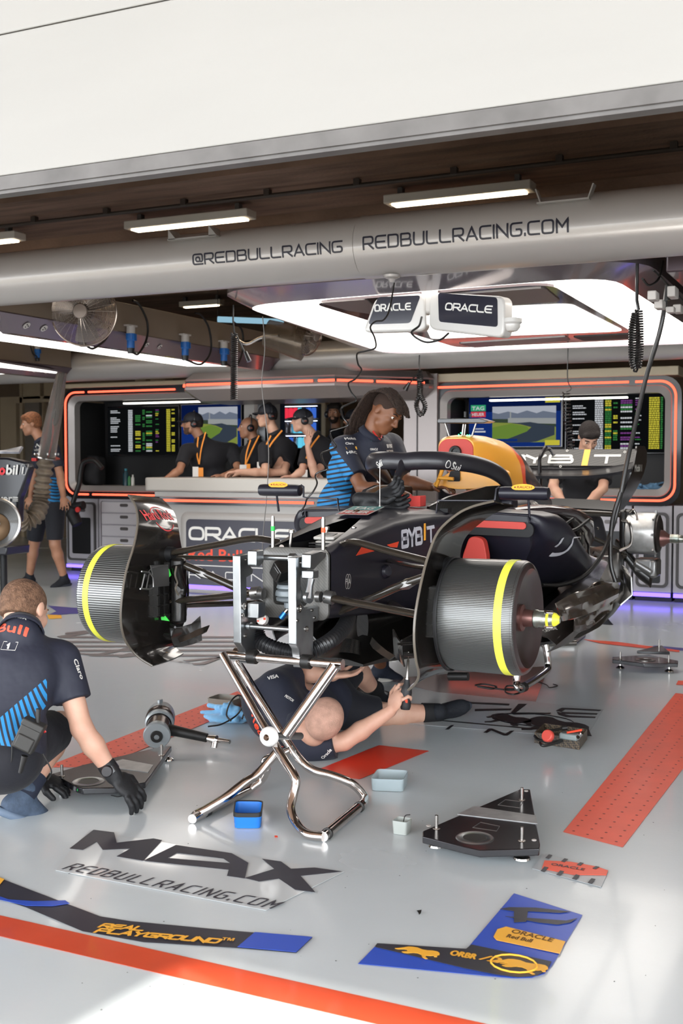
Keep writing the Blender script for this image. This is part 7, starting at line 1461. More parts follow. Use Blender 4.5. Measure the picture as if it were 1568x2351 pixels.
# ---- wheel gun on the floor
t = thing('wheel_gun', atZ(360, 1690, 0), 'large pistol style wheel gun lying on the orange dotted strip', 'tool'); gm = mat('gun_grey', '8d9294', .35, .3)
def gp(u, v, y): return atY(u, v, y)
def atD0(u, v, d): return V((0, 0, H)) + ray(u, v) * d
g0, g1 = gp(360, 1692, 4.35), gp(362, 1650, 4.55); a_, b_ = atD0(360, 1690, 5.05), atD0(370, 1640, 5.28); ax = (b_ - a_).normalized()
put('nose', M().lathe([(0, -.005), (.024, -.005), (.026, 0), (.058, .0), (.062, .006), (.062, .012), (.056, .016), (.054, .05)], a_, ax, n=36), gm, t)
put('socket_ring', M().lathe([(.012, -.014), (.026, -.014), (.028, -.004), (.012, -.004)], a_, ax, n=28), rub, t)
put('barrel', M().lathe([(.054, .04), (.055, .12), (.05, .125)], a_, ax, n=36), mat('brown_anodised', '4a3d38', .25, .6), t)
put('body', M().lathe([(.058, .12), (.066, .13), (.066, .22), (.06, .25), (.03, .26), (0, .26)], a_, ax, n=36), gm, t); put('body_band', M().lathe([(.0665, .15), (.0675, .152), (.0675, .19), (.0665, .192)], a_, ax, n=36), mat('brown_anodised', '4a3d38', .25, .6), t)
hh = V((1, .12, .0)); h0 = a_ + ax * .1 + V((.055, 0, -.01)); put('handle', M().tube([h0, h0 + V((.04, 0, 0)), h0 + V((.19, .02, -.02))], [.028, .024, .02], n=18), rub, t)
put('button', M().lathe([(0, .004), (.008, .004), (.008, 0)], h0 + V((.0, -.028, .0)), (0, -1, 0), n=14), _mats['red_plastic'], t)
h1 = h0 + V((.19, .02, -.02)); put('air_fitting', M().tube([h1, h1 + V((.05, 0, -.005)), h1 + V((.06, 0, -.005)), h1 + V((.12, 0, -.005))], [.014, .022, .012, .01], n=12).tube([h1 + V((.05, -.01, -.01)), h1 + V((.05, -.02, -.035))], .014, n=12), chrome, t)
put('top_tab', M().box(a_ + ax * .19 + V((0, 0, .08)), (.012, .03, .02)), gm, t, bevel=.003)
# towel, tray of parts and cable behind the gun
p = atZ(520, 1655, 0); cloth('towel', (p.x, p.y, 0), .19, .13, .11, mat('light_blue_towel', '74a9cf', .95, noise=.12, nscale=40, sheen=.3), 11, 'crumpled light blue towel on the floor behind the wheel gun', 'towel')
p = atZ(518, 1622, 0); t = thing('plastic_tub', p, 'murky plastic tub of small parts on the dotted strip above the towel', 'tray'); put('tub', M().loft([[(p.x + a, p.y + b_, z) for a, b_ in rrect(w_, w_ * .8, .02, 4)] for z, w_ in ((.001, .15), (.05, .16), (.05, .15), (.006, .14))]), mat('murky_plastic', '8d8a7f', .3, trans=.3, alpha=.9), t, ang=50)
put('content', screws(p), alud, t)
cobj('tool_cable', M().tube(catmull([V((atZ(u, v, z).x, atZ(u, v, z).y, z)) for u, v, z in [(478, 1668, .06), (510, 1662, .06), (545, 1640, .09), (560, 1610, .12), (548, 1596, .14), (530, 1610, .12), (520, 1640, .09), (530, 1655, .07)]], 8), .004, n=8).tube(catmull([V((atZ(u, v, z).x, atZ(u, v, z).y, z)) for u, v, z in [(548, 1596, .12), (562, 1625, .10), (556, 1650, .08)]], 6), .004, n=8), 'looped black tool lead lying over the blue towel', 'cable', rub)
# ---- red foam and gloves on the cockpit edge, held items
tag(put('red_foam_block', M().prism(corner([(-.02, 0), (.10, 0), (.10, .055), (.03, .05), (.03, .06), (-.02, .055)], .006), C(.02, 5.1, 1.072), (1, .15, 0), (0, 0, 1), (0, .08, 0)), mat('red_foam', 'c8403a', .8), bevel=.004), 'red foam pad on the scuttle beside the black gloves', 'foam pad')
# ================================================================ PEOPLE
def atD(u, v, d): return V((0, 0, H)) + ray(u, v) * d
FW = _M @ V((0, 0, -1)); RT = _M @ V((1, 0, 0)); UP = V((0, 0, 1))
def skin(name, c, c2): return mat(name, c, .5, col2=c2, nscale=9, bump=.06, bscale=160)
sk1 = skin('skin_fair', 'c49a82', 'b58873'); sk2 = skin('skin_tan', 'a0735a', '8f644c'); sk3 = skin('skin_brown', '7f5238', '6d442e'); sk4 = skin('skin_pink', 'c79e88', 'bb8d78')
navyc = mat('navy_shirt', '191c2b', .8, noise=.15, nscale=7, bump=.3, bscale=22, sheen=.05); blackc = mat('black_shirt', '131319', .8, noise=.15, nscale=7, bump=.3, bscale=22, sheen=.05); shortm = mat('black_shorts', '101119', .8, bump=.4, bscale=18, sheen=.05); shoem = mat('dark_knit_shoe', '1c2230', .8, noise=.2, nscale=60, bump=.3, bscale=90); solem = mat('shoe_sole', '2d323c', .6); gl_ = mat('black_glove', '151517', .6, bump=.2, bscale=60)
def striped():
    m = bpy.data.materials.new('navy_shirt_with_blue_stripes'); m.use_nodes = True; nt = m.node_tree; N, L = nt.nodes, nt.links; b = N['Principled BSDF']; b.inputs['Roughness'].default_value = .7
    a1 = N.new('ShaderNodeAttribute'); a1.attribute_name = 'stripe'; a2 = N.new('ShaderNodeAttribute'); a2.attribute_name = 'zone'
    fr = N.new('ShaderNodeMath'); fr.operation = 'FRACT'; L.new(a1.outputs['Fac'], fr.inputs[0]); g = N.new('ShaderNodeMath'); g.operation = 'GREATER_THAN'; g.inputs[1].default_value = .42; L.new(fr.outputs[0], g.inputs[0])
    z = N.new('ShaderNodeMath'); z.operation = 'GREATER_THAN'; z.inputs[1].default_value = 0; L.new(a2.outputs['Fac'], z.inputs[0]); mu = N.new('ShaderNodeMath'); mu.operation = 'MULTIPLY'; L.new(g.outputs[0], mu.inputs[0]); L.new(z.outputs[0], mu.inputs[1])
    mx = N.new('ShaderNodeMix'); mx.data_type = 'RGBA'; mx.inputs[6].default_value = lin('191c2b'); mx.inputs[7].default_value = lin('1b78b0'); L.new(mu.outputs[0], mx.inputs[0]); L.new(mx.outputs[2], b.inputs['Base Color'])
    tc = N.new('ShaderNodeTexCoord'); n2 = N.new('ShaderNodeTexNoise'); n2.inputs['Scale'].default_value = 14; L.new(tc.outputs['Object'], n2.inputs[0]); bp = N.new('ShaderNodeBump'); bp.inputs['Strength'].default_value = .4; bp.inputs['Distance'].default_value = .02; L.new(n2.outputs['Fac'], bp.inputs['Height']); L.new(bp.outputs[0], b.inputs['Normal']); return m
stripem = striped()
def frame(f, u):
    f = V(f).normalized(); u = V(u); u = (u - f * u.dot(f)).normalized(); r_ = f.cross(u); return r_, f, u, [[r_[i], f[i], u[i]] for i in range(3)]
def head_prims(c, f, u, nk, jaw=1.0, fat=1.0):
    r_, f, u, Q = frame(f, u); P = lambda a, b, e: tuple(c + r_ * a + f * b + u * e)
    pr = [('e', P(0, -.012, .022), (.074, .093, .086), Q), ('e', P(0, .028, -.040), (.056 * fat, .060, .066), Q), ('e', P(0, .058, -.088), (.027 * jaw, .024, .020), Q), ('c', P(-.04 * jaw, .02, -.065), .022, P(0, .055, -.088), .02), ('c', P(.04 * jaw, .02, -.065), .022, P(0, .055, -.088), .02),
          ('c', P(-.032, .074, .027), .012, P(.032, .074, .027), .012), ('e', P(.036, .060, -.018), (.022, .022, .022), Q), ('e', P(-.036, .060, -.018), (.022, .022, .022), Q),
          ('c', nk, .056, P(0, -.03, -.06), .054), ('c', P(0, .084, .014), .0085, P(0, .106, -.024), .012, {'k': .010}), ('e', P(.012, .094, -.028), (.009, .010, .008), Q, {'k': .008}), ('e', P(-.012, .094, -.028), (.009, .010, .008), Q, {'k': .008}),
          ('c', P(-.018, .083, -.052), .0065, P(.018, .083, -.052), .0065, {'k': .006}), ('c', P(-.015, .081, -.064), .0075, P(.015, .081, -.064), .0075, {'k': .006}),
          ('e', P(.076, -.012, -.004), (.008, .020, .032), Q, {'k': .008}), ('e', P(-.076, -.012, -.004), (.008, .020, .032), Q, {'k': .008}),
          ('-e', P(.030, .092, .010), (.017, .012, .010), Q), ('-e', P(-.030, .092, .010), (.017, .012, .010), Q), ('-c', P(-.02, .095, -.058), .0016, P(.02, .095, -.058), .0016)]
    return pr, P, Q
def hand(pr, w, d, n, curl=.5, s=1.0, th=1, spread=.022, grow=0.0):
    d = V(d).normalized(); n = V(n); n = (n - d * n.dot(d)).normalized(); sd = d.cross(n) * th; w = V(w); g = grow
    Q = [[sd[i], d[i], n[i]] for i in range(3)]; pr.append(('e', tuple(w + d * .05 * s), (.042 * s + g, .052 * s + g, .016 * s + g), Q, {'k': .012}))
    for i, L_ in enumerate((.074, .082, .076, .060)):
        b_ = w + d * .085 * s + sd * (1.5 - i) * spread * s; dd = (d + sd * (1.5 - i) * .10).normalized(); a_ = curl * (.5 + .12 * i); r0 = .0095 * s + g
        for q, (fr_, rr) in enumerate(((.45, 1), (.3, .92), (.25, .82))):
            dv = (dd * math.cos(a_) + n * math.sin(a_)).normalized(); e = b_ + dv * L_ * fr_ * s; pr.append(('c', tuple(b_), r0 * rr, tuple(e), r0 * rr * .92, {'k': .004})); b_ = e; a_ += curl
    b_ = w + d * .03 * s + sd * .03 * s; e = b_ + (sd * .8 + d * .7 + n * .3).normalized() * .045 * s; pr.append(('c', tuple(b_), .014 * s + g, tuple(e), .011 * s + g, {'k': .01})); e2 = e + (d * 1.0 + sd * .25 + n * .4).normalized() * .035 * s; pr.append(('c', tuple(e), .011 * s + g, tuple(e2), .009 * s + g, {'k': .004}))
def boxcut(p, d, half=.12, dep=.08):
    d = V(d).normalized(); x = d.orthogonal().normalized(); y = d.cross(x); return ('-b', tuple(V(p) + d * dep), (half, half, dep), [[x[i], y[i], d[i]] for i in range(3)])
def shoe(t, a, toe, up=UP, m=None, sm_=None, flop=1.0):
    m = m or shoem; a, toe = V(a), V(toe); f = (toe - a); f = f.normalized(); u = V(up); u = (u - f * u.dot(f)).normalized(); r_ = f.cross(u); Q = [[r_[i], f[i], u[i]] for i in range(3)]; P = lambda x, y, z: tuple(a + r_ * x + f * y + u * z)
    s_ = blob('shoe', [('c', P(0, 0, .02), .043, P(0, -.012, -.04), .040), ('c', P(0, -.03, -.055), .034, P(0, .06, -.058), .036), ('c', P(0, .02, -.025), .036, P(0, .135, -.066), .026), ('e', P(0, .11, -.066), (.042, .07, .026), Q)], m, t, res=.007, k=.025)
    blob('sole', [('e', P(0, .055, -.084), (.047, .140, .026), Q), ('c', P(0, -.045, -.080), .026, P(0, -.02, -.082), .030), boxcut(P(0, .05, -.098), tuple(-u), .3), boxcut(P(0, .05, -.068), tuple(u), .3)], sm_ or solem, s_, res=.006, k=.02)
def cap_on(t, P, Q, m, tilt=0, logo=None):
    cp_ = blob('cap', [('e', P(0, -.012, .040), (.083, .101, .083), Q), ('-b', P(0, 0, -.035), (.2, .2, .055), Q), ('-e', P(0, -.012, .02), (.075, .094, .080), Q)], m, t, res=.006, k=.01, relax=2)
    br = M(); gr = []
    for i in range(7):
        a = R(-62 + 124 * i / 6); row = []
        for j in range(4): q = j / 3; row.append(V(P(.078 * math.sin(a), .080 * math.cos(a) + .075 * q * (math.cos(a) ** .5) + .0, .034 - .014 * q - .018 * abs(math.sin(a)) ** 2)))
        gr.append(row)
    put('brim', br.sheet(gr, .005), m, cp_, ang=60); return cp_
def headset(t, P, u_side=True):
    hs_ = put('headset', M().tube(catmull([V(P(-.088, -.01, .0)), V(P(-.09, -.015, .06)), V(P(-.055, -.02, .118)), V(P(0, -.02, .132)), V(P(.055, -.02, .118)), V(P(.09, -.015, .06)), V(P(.088, -.01, .0))], 6), .007, n=8), mat('headset_black', '17171b', .35, coat=.2), t)
    for s in (-1, 1):
        o = V(P(s * .078, -.008, -.006)); ax = (V(P(s, 0, 0)) - V(P(0, 0, 0))); b = M(); b.lathe([(0, .0), (.034, 0), (.038, .01), (.038, .022), (.030, .034), (.015, .04), (0, .04)], o, ax, n=24); put('ear_cup', b, _mats['headset_black'], hs_, ang=50)
        lm = M(); lm.box(o + ax * .0405, (.02, .02, .003), Euler((0, 0, 0)).to_matrix()); put('cup_mark', M().tube([o + ax * .04 + (V(P(0, 1, 0)) - V(P(0, 0, 0))) * -.014, o + ax * .041 + (V(P(0, 1, 0)) - V(P(0, 0, 0))) * .014], .0035, n=6), mat('red_brown_ink2', 'a8503c', .5), hs_)
def figure(label, j, hf, hu=UP, sk=sk1, shirt=navyc, shorts=shortm, hair=None, hairm=None, res=.010, hands=None, sleeves=.62, gloves=(), legs=True, shoes=True, attrs=None, build=1.0, at_=None, jaw=1.0, fat=1.0, longp=False, beard=None, shoe_m=None, sole_m=None, sock=None, ncut=.16):
    pel, che, nek, hd = [V(j[k]) for k in ('pel', 'che', 'nek', 'head')]; base = at_ or (pel.x, pel.y, 0); t = thing('person', base, label, 'person'); B = build
    pr, P, Q = head_prims(hd, hf, hu, tuple(nek), jaw, fat); up = (che - pel).normalized(); sR, sL = V(j['shR']), V(j['shL']); ac = (sR - sL).normalized(); fw = up.cross(ac) * -1; QT = [[ac[i], fw[i], up[i]] for i in range(3)]
    hR = V(j.get('hipR', pel + ac * .09)); hL = V(j.get('hipL', pel - ac * .09)); tor = lambda g: [('e', tuple(pel + up * .02), (.155 * B + g, .115 * B + g, .12 + g), QT), ('e', tuple(pel.lerp(che, .5)), (.145 * B + g, .105 * B + g, .17 + g), QT), ('e', tuple(che), (.165 * B + g, .115 * B + g, .16 + g), QT), ('c', tuple(sL.lerp(sR, .12)), .062 + g, tuple(sL.lerp(sR, .88)), .062 + g), ('c', tuple(che + up * .08), .085 + g, tuple(nek), .055 + g)]
    pr = pr + tor(-.012)
    arms = []
    for sd_, th in (('R', 1), ('L', -1)):
        s_, e, w_ = V(j['sh' + sd_]), V(j['el' + sd_]), V(j['wr' + sd_]); arms.append((s_, e, w_)); pr += [('c', tuple(s_), .050, tuple(e), .038), ('c', tuple(e), .039, tuple(e.lerp(w_, .35)), .040), ('c', tuple(e.lerp(w_, .35)), .040, tuple(w_), .026)]
        hp_ = (hands or {}).get(sd_, None); d_, n_, cu = hp_ if hp_ else ((w_ - e).normalized(), V((0, 0, -1)), .5)
        if sd_ in gloves:
            gp_ = [('c', tuple(w_ - (w_ - e).normalized() * .05), .034, tuple(w_), .031)]; hand(gp_, w_, d_, n_, cu, 1.04, th, grow=.0025, spread=.0245); blob('glove', gp_, gl_, t, res=.0045, k=.012)
        else: hand(pr, w_, d_, n_, cu, .98, th, spread=.0245 if res < .009 else .023)
    lg = []
    if legs:
        for sd_, h_ in (('R', hR), ('L', hL)):
            kn, an = V(j.get('kn' + sd_, (h_.x, h_.y, .48))), V(j.get('an' + sd_, (h_.x, h_.y, .10))); lg.append((h_, kn, an)); cb_ = kn.lerp(an, .3); pr += [('c', tuple(h_), .088, tuple(kn), .058), ('c', tuple(kn), .054, tuple(cb_), .056), ('c', tuple(cb_), .056, tuple(an), .036)]
            toe = V(j.get('toe' + sd_, an + V((hf[0], hf[1], 0)).normalized() * .1))
            if shoes: shoe(t, an, toe, j.get('sup' + sd_, UP), shoe_m, sole_m)
            if sock: put('sock', M().cyl(an + (kn - an).normalized() * -.01, an + (kn - an).normalized() * .08, .046, .050, n=28), sock, t)
    body_ = blob('body', pr, sk, t, res=res, k=.016)
    sp = tor(.014); cuts = []
    for s_, e, w_ in arms: q = s_.lerp(e, sleeves); d_ = (e - s_).normalized(); sp.append(('c', tuple(s_), .070, tuple(q + d_ * .03), .064)); cuts.append(boxcut(q, d_, .11, .06))
    sp.append(boxcut(nek + (hd - nek).normalized() * .028, hd - nek, ncut, .09))
    sh_ = blob('shirt', sp + cuts, shirt, t, res=res * .9, k=.035, relax=2, attrs=attrs)
    cdir = (hd - nek).normalized(); put('collar', M().tube([nek + cdir * .0, nek + cdir * .035], [.082, .068], n=24, caps=False), shirt if attrs is None else navyc, t, solid=.006)
    if legs:
        qs = [('e', tuple(pel - up * .02), (.168 * B, .128 * B, .13), QT)]; cq = []
        for h_, kn, an in lg:
            q = h_.lerp(kn, 1.0 if longp else .86); d_ = (kn - h_).normalized(); qs.append(('c', tuple(h_), .104, tuple(q + d_ * .03), .080)); cq.append(boxcut(q, d_, .13, .06))
            if longp: qs += [('c', tuple(kn), .075, tuple(an), .06)]
        blob('shorts' if not longp else 'trousers', qs + ([] if longp else cq), shorts, t, res=res * .9, k=.03)
    if hair == 'short': blob('hair', [('e', P(0, -.020, .030), (.0795, .096, .087), Q), ('e', P(0, -.05, -.01), (.066, .06, .07), Q), ('-b', P(0, .105, -.045), (.12, .07, .105), Q), ('-b', P(0, .02, -.10), (.12, .2, .065), Q), ('-b', P(0, .06, -.05), (.12, .045, .06), Q)], hairm, t, res=.006, k=.02)
    if hair == 'mop': blob('hair', [('e', P(0, -.015, .045), (.086, .100, .085), Q), ('e', P(0, -.05, -.0), (.073, .062, .075), Q), ('c', P(-.05, .06, .085), .02, P(.05, .07, .08), .02), ('-b', P(0, .11, -.045), (.12, .07, .095), Q), ('-b', P(0, .02, -.11), (.12, .2, .065), Q), ('-b', P(0, .06, -.05), (.12, .045, .06), Q)], hairm, t, res=.006, k=.02)
    if beard: blob('beard', [('e', P(0, .030, -.050), (.058 * fat, .061, .060), Q), ('e', P(0, .060, -.088), (.032 * jaw, .026, .024), Q), ('-b', P(0, .0, .035), (.12, .2, .062), Q), ('-e', P(0, .09, -.058), (.022, .02, .012), Q), ('-b', P(0, -.08, -.05), (.12, .08, .12), Q)], beard, t, res=.005, k=.012)
    for s in (-1, 1): put('eye', M().lathe([(0, .011), (.006, .0095), (.010, .005), (.0115, 0)], V(P(s * .030, .0715, .010)), V(P(0, 1, 0)) - V(P(0, 0, 0)), n=14, mis=[1, 0, 0]), [mat('eye_white', 'c9c1b8', .3), mat('eye_dark', '1d1410', .2)], t)
    for s in (-1, 1): put('eyebrow', M().tube([V(P(s * .014, .0865, .030)), V(P(s * .032, .083, .035)), V(P(s * .046, .072, .030))], .0038, n=6), hairm or mat('dark_hair', '1d1512', .7), t)
    return t, P, Q, body_, sh_
hb1, hb2, hb3 = mat('brown_hair', '715440', .8, col2='503828', nscale=60, bump=.8, bscale=130), mat('ginger_hair', '8a5634', .8, col2='5f3a22', nscale=60, bump=.8, bscale=120), mat('dark_hair', '1d1512', .8, bump=.8, bscale=120)
def band(p0, p1, p2):
    """signed distance to the plane through three points"""
    n_ = (p1 - p0).cross(p2 - p0).normalized(); return lambda co: (co - np.array(p0)) @ np.array(n_)
# ---- 1 crouching man
J = dict(head=atD(58, 1404, 4.18), nek=atD(48, 1452, 4.10), che=atD(28, 1545, 4.10), pel=atD(-5, 1725, 3.98), shR=atD(142, 1515, 4.16), elR=atD(188, 1672, 4.10), wrR=atD(262, 1782, 4.13), shL=atD(-88, 1520, 4.20), elL=atD(-20, 1680, 4.5), wrL=atD(82, 1782, 4.36),
         hipR=atD(20, 1740, 3.98), knR=atD(138, 1668, 4.32), anR=atD(55, 1822, 4.14), toeR=atD(115, 1842, 4.20), hipL=atD(-70, 1745, 4.05), knL=atD(-30, 1660, 4.4), anL=atD(-90, 1820, 4.3))
a, b_, c_ = atD(132, 1535, 4.1), atD(-5, 1652, 4.0), atD(132, 1535, 4.4); m1 = band(a, b_, c_); a2, b2, c2 = atD(132, 1585, 4.1), atD(-5, 1770, 4.0), atD(132, 1585, 4.4); m2 = band(a2, b2, c2)
sx_ = np.array((RT * .62 + UP * -.55 * 0 + UP * .25).normalized()); s1, s2 = m1(np.array([tuple(atD(60, 1640, 4.0))]))[0], m2(np.array([tuple(atD(60, 1640, 4.0))]))[0]
rx0 = atD(122, 1550, 4.1).dot(RT)
t, P, Q, bd, sh_ = figure('person crouching at the left, seen from behind, placing a black setup pad with gloved hands', J, (RT * .35 + FW * .85 - UP * .45), UP * .9 + FW * .35, sk4, stripem, hair='short', hairm=hb1, res=.0065, gloves=('R', 'L'), sleeves=.60,
    hands={'R': (RT * .62 - UP * .62 + FW * .1, (-RT * .3 - UP * .8 + FW * .4), .35), 'L': (RT * .8 - UP * .3 + FW * .1, -UP + FW * .2, .5)}, attrs={'zone': lambda co: np.minimum(np.minimum(m1(co) * np.sign(s1), m2(co) * np.sign(s2)), rx0 - co @ np.array(RT)), 'stripe': lambda co: (co @ sx_) / .017}, shoe_m=mat('blue_grey_shoe', '3d4a5c', .8, noise=.25, nscale=60, bump=.3, bscale=90), sole_m=mat('blue_grey_sole', '596779', .6), sock=mat('navy_sock', '1b2030', .8))
sb = caster([sh_]); k_ = lw
sticker('HONDA', 20, 1422, 60, 1424, .014, lw, t, sb, bold=.06, sub=.4); sticker('Bull', -6, 1452, 60, 1462, .032, lo_, t, sb, bold=.04, sub=.4); sticker('1', 14, 1488, 24, 1489, .022, lw, t, sb, extra=lambda mb, A_, ex, ey, L_: sfont(mb, '1', A_ - ey * .003, ex, ey, .022, .016, t=.3))
sticker('box', 3, 1487, 36, 1489, .02, lw, t, sb, extra=lambda mb, A_, ex, ey, L_: mb.tube([A_ + ex * a + ey * b for a, b in ((0, -.008), (L_, -.008), (L_ * 1.08, .024), (.08 * L_, .024))], .0012, n=4, closed=True))
sticker('logo', 0, 1437, 58, 1440, .02, mat('yellow_vinyl', 'e0a63a', .5), t, sb, extra=lambda mb, A_, ex, ey, L_: bull(mb, A_ + ex * L_ * .5 - ey * .006, ex, ey, L_ * .9))
sticker('Claro', 168, 1515, 185, 1560, .018, lw, t, sb, bold=.04, sub=.4)
wr, el = V(J['wrR']), V(J['elR']); ad = (wr - el).normalized(); put('watch', M().cyl(wr - ad * .045, wr - ad * .02, .0345, n=28).lathe([(0, .014), (.018, .014), (.022, .008), (.022, 0)], wr - ad * .032 + (-FW * .8 + RT * -.1).normalized() * .026, (-FW * .9 + RT * .1), n=28), mat('watch_black', '1a1719', .3, coat=.3), t)
o = atD(66, 1690, 3.84); Qr = Euler((0, .45, .4)).to_matrix(); put('radio', M().box(o, (.075, .045, .10), Qr).box(o + Qr @ V((0, 0, .045)), (.08, .05, .025), Qr).box(o + Qr @ V((0, -.025, -.02)), (.06, .01, .05), Qr), mat('radio_case', '2b2a28', .55, noise=.2), t, bevel=.008)
put('radio_lead', M().tube([o + Qr @ V((.01, 0, .05)), o + Qr @ V((-.01, -.0, .1))], .008, n=10).tube([o + Qr @ V((.02, -.02, -.06)), o + Qr @ V((.03, -.02, -.12))], [.012, .007], n=10).tube(catmull([atD(28, 1700, 3.86), atD(24, 1760, 3.86), atD(0, 1800, 3.9)], 6), .0022, n=6).tube(catmull([atD(98, 1730, 3.86), atD(118, 1770, 3.88), atD(110, 1790, 3.9)], 6), .0025, n=6), rub, t); put('red_strap', M().tube(catmull([atD(80, 1655, 3.88), atD(95, 1668, 3.86), atD(104, 1682, 3.86)], 6), .006, n=8, flat=(1, .4)), _mats['red_plastic'], t)
# ---- 2 man lying under the car
J = dict(head=atD(738, 1655, 4.86), nek=atD(690, 1668, 4.96), che=atD(650, 1640, 5.15), pel=atD(745, 1600, 5.50), shR=atD(712, 1718, 4.92), elR=atD(790, 1702, 4.90), wrR=atD(898, 1632, 4.92), shL=atD(632, 1572, 5.12), elL=atD(690, 1545, 5.3), wrL=atD(765, 1552, 5.20),
         hipR=atD(790, 1632, 5.5), knR=atD(880, 1640, 5.55), anR=atD(1005, 1636, 5.62), toeR=atD(1085, 1612, 5.64), hipL=atD(755, 1585, 5.6), knL=atD(812, 1530, 5.75), anL=atD(862, 1590, 5.95), toeL=atD(905, 1596, 5.98), supR=(FW * -.3 + RT * -.2 + UP * .2 - FW * .5))
t, P, Q, bd, sh_ = figure('bald person lying on the floor under the car holding a screwdriver, head towards the camera', J, (RT * .15 + FW * .8 + UP * .5), (-FW * .8 + UP * .3 + RT * .3), sk4, navyc, hair=None, hairm=hb1, res=.0065, ncut=.07, sleeves=.72, hands={'R': (UP * .8 + RT * .35 - FW * .2, RT * .8 - UP * .1 + FW * .5, .95), 'L': (RT * .9 + UP * .1, UP * .9, .3)}, sock=mat('black_sock', '141416', .8), shoe_m=mat('black_knit_shoe', '15181f', .8, noise=.2, nscale=60, bump=.3, bscale=90))
sb = caster([sh_]); sticker('VISA', 615, 1562, 640, 1556, .02, lw, t, sb, bold=.04, sub=.4); sticker('Red Bull', 578, 1640, 640, 1715, .035, lo_, t, sb, bold=.05, sub=.4); sticker('Oracle', 742, 1742, 762, 1722, .015, lw, t, sb, bold=.04, sub=.4); sticker('MOTOR', 653, 1600, 672, 1612, .014, lw, t, sb, bold=.04, sub=.4)
blob('stubble', [('e', P(0, -.016, .034), (.081, .099, .091), Q), ('-b', P(0, .11, -.045), (.12, .07, .10), Q), ('-b', P(0, .02, -.10), (.12, .2, .065), Q)], mat('grey_stubble', 'bd9380', .75, col2='a68170', nscale=30, bump=.4, bscale=220), t, res=.006, k=.02)
g0, g1 = atD(931, 1618, 4.90), atD(934, 1572, 4.90); t = thing('cordless_screwdriver', g0, 'black cordless screwdriver with a long bit held up by the lying man', 'tool')
gx = (g1 - g0).normalized(); put('grip', M().lathe([(0, -.022), (.020, -.02), (.024, -.005), (.022, .03), (.025, .055), (.022, .075), (.014, .09), (.011, .11), (0, .11)], g0, gx, n=24), mat('tool_black', '1c1c1e', .5), t, ang=50); put('label', M().box(g0 + gx * .02 - FW * .022, (.014, .004, .016)), lowh, t, bevel=.001)
g2 = atD(938, 1497, 4.92); put('bit', M().tube([g1, g1.lerp(g2, .2), g1.lerp(g2, .2), g1.lerp(g2, .75), g1.lerp(g2, .78), g2], [.008, .008, .006, .006, .003, .003], n=10), steel, t)
# ---- 3 mechanic with braids
J = dict(head=atD(887, 948, 6.45), nek=atD(851, 1002, 6.50), che=atD(826, 1062, 6.56), pel=atD(768, 1205, 7.0), shR=atD(784, 1030, 6.42), elR=atD(832, 1122, 6.28), wrR=atD(905, 1128, 6.2), shL=atD(900, 1022, 6.76), elL=atD(930, 1105, 6.6), wrL=atD(992, 1118, 6.45), anL=atZ(875, 1528, .09), knL=atZ(820, 1400, .5), toeL=atZ(905, 1532, .07))
a, b_, c_ = atD(772, 1035, 6.4), atD(818, 1095, 6.4), atD(772, 1035, 6.8); m1 = band(a, b_, c_); s1 = m1(np.array([tuple(atD(765, 1120, 6.45))]))[0]; a2, b2, c2 = atD(815, 1090, 6.4), atD(796, 1180, 6.4), atD(815, 1090, 6.8); m2 = band(a2, b2, c2); s2 = m2(np.array([tuple(atD(765, 1120, 6.45))]))[0]; sv = np.array((UP - RT * .18).normalized())
t, P, Q, bd, sh_ = figure('person with long braids in a navy team shirt leaning over the cockpit', J, (RT * .62 - FW * .55 - UP * .62), UP * .9 + RT * .3, sk3, stripem, hairm=hb3, res=.007, attrs={'zone': lambda co: np.minimum(m1(co) * np.sign(s1), m2(co) * np.sign(s2)), 'stripe': lambda co: (co @ sv) / .0262}, sleeves=.72, hands={'R': (RT * .9 - UP * .2, -UP, .5), 'L': (RT * .7 - FW * .5, -UP, .4)}, sole_m=mat('white_sole', 'cfcac2', .6), build=1.02)
rnd = random.Random(21); b = M(); hm = mat('braided_hair', '3d2c22', .8, col2='221712', nscale=120, bump=.8, bscale=200)
blob('hair', [('e', P(0, -.018, .034), (.0765, .094, .084), Q), ('-b', P(0, .11, -.035), (.12, .07, .10), Q), ('-b', P(0, .02, -.10), (.12, .2, .075), Q)], mat('shaved_hair', '33231b', .9, bump=.4, bscale=200), t, res=.006, k=.02)
for i in range(64):
    a = rnd.uniform(-1.25, 1.25); fr_ = rnd.uniform(-.5, 1.0); x = .055 * math.sin(a); L_ = rnd.uniform(.06, .16)
    p0 = V(P(x * 1.1, .07 - .10 * (1 - fr_) * .6, .112 - .03 * abs(math.sin(a)) - .018 * max(0, fr_))); 
    if i < 18: q = [V(P(x, .0, .124 - .02 * abs(a))), V(P(x * 1.2, .055, .112 - .02 * abs(a))), V(P(x * 1.25, .085, .085 - .015 * abs(a))), V(P(x * 1.3, .095 + rnd.uniform(-.004, .008), .060 - rnd.uniform(0, .015)))]
    else: q = [p0, V(P(x * 1.5, -.02 - .03 * (1 - fr_), .128 - .03 * abs(a))), V(P(x * 1.9, -.095, .085 - .02 * abs(a))), V(P(x * 2.0 + rnd.uniform(-.02, .02), -.120, .0)), V(P(x * 2.0 + rnd.uniform(-.02, .02), -.12, -.07 - L_ * .6)) - UP * .02, V(P(x * 1.7 - .02, -.11, -.10 - L_)) - UP * .03]
    cc_ = catmull(q, 7); b.tube(cc_, [.0078 + .0014 * math.cos(k_ * 2.2) for k_ in range(len(cc_))], n=6)
put('braids', b, hm, t)
sb = caster([sh_])
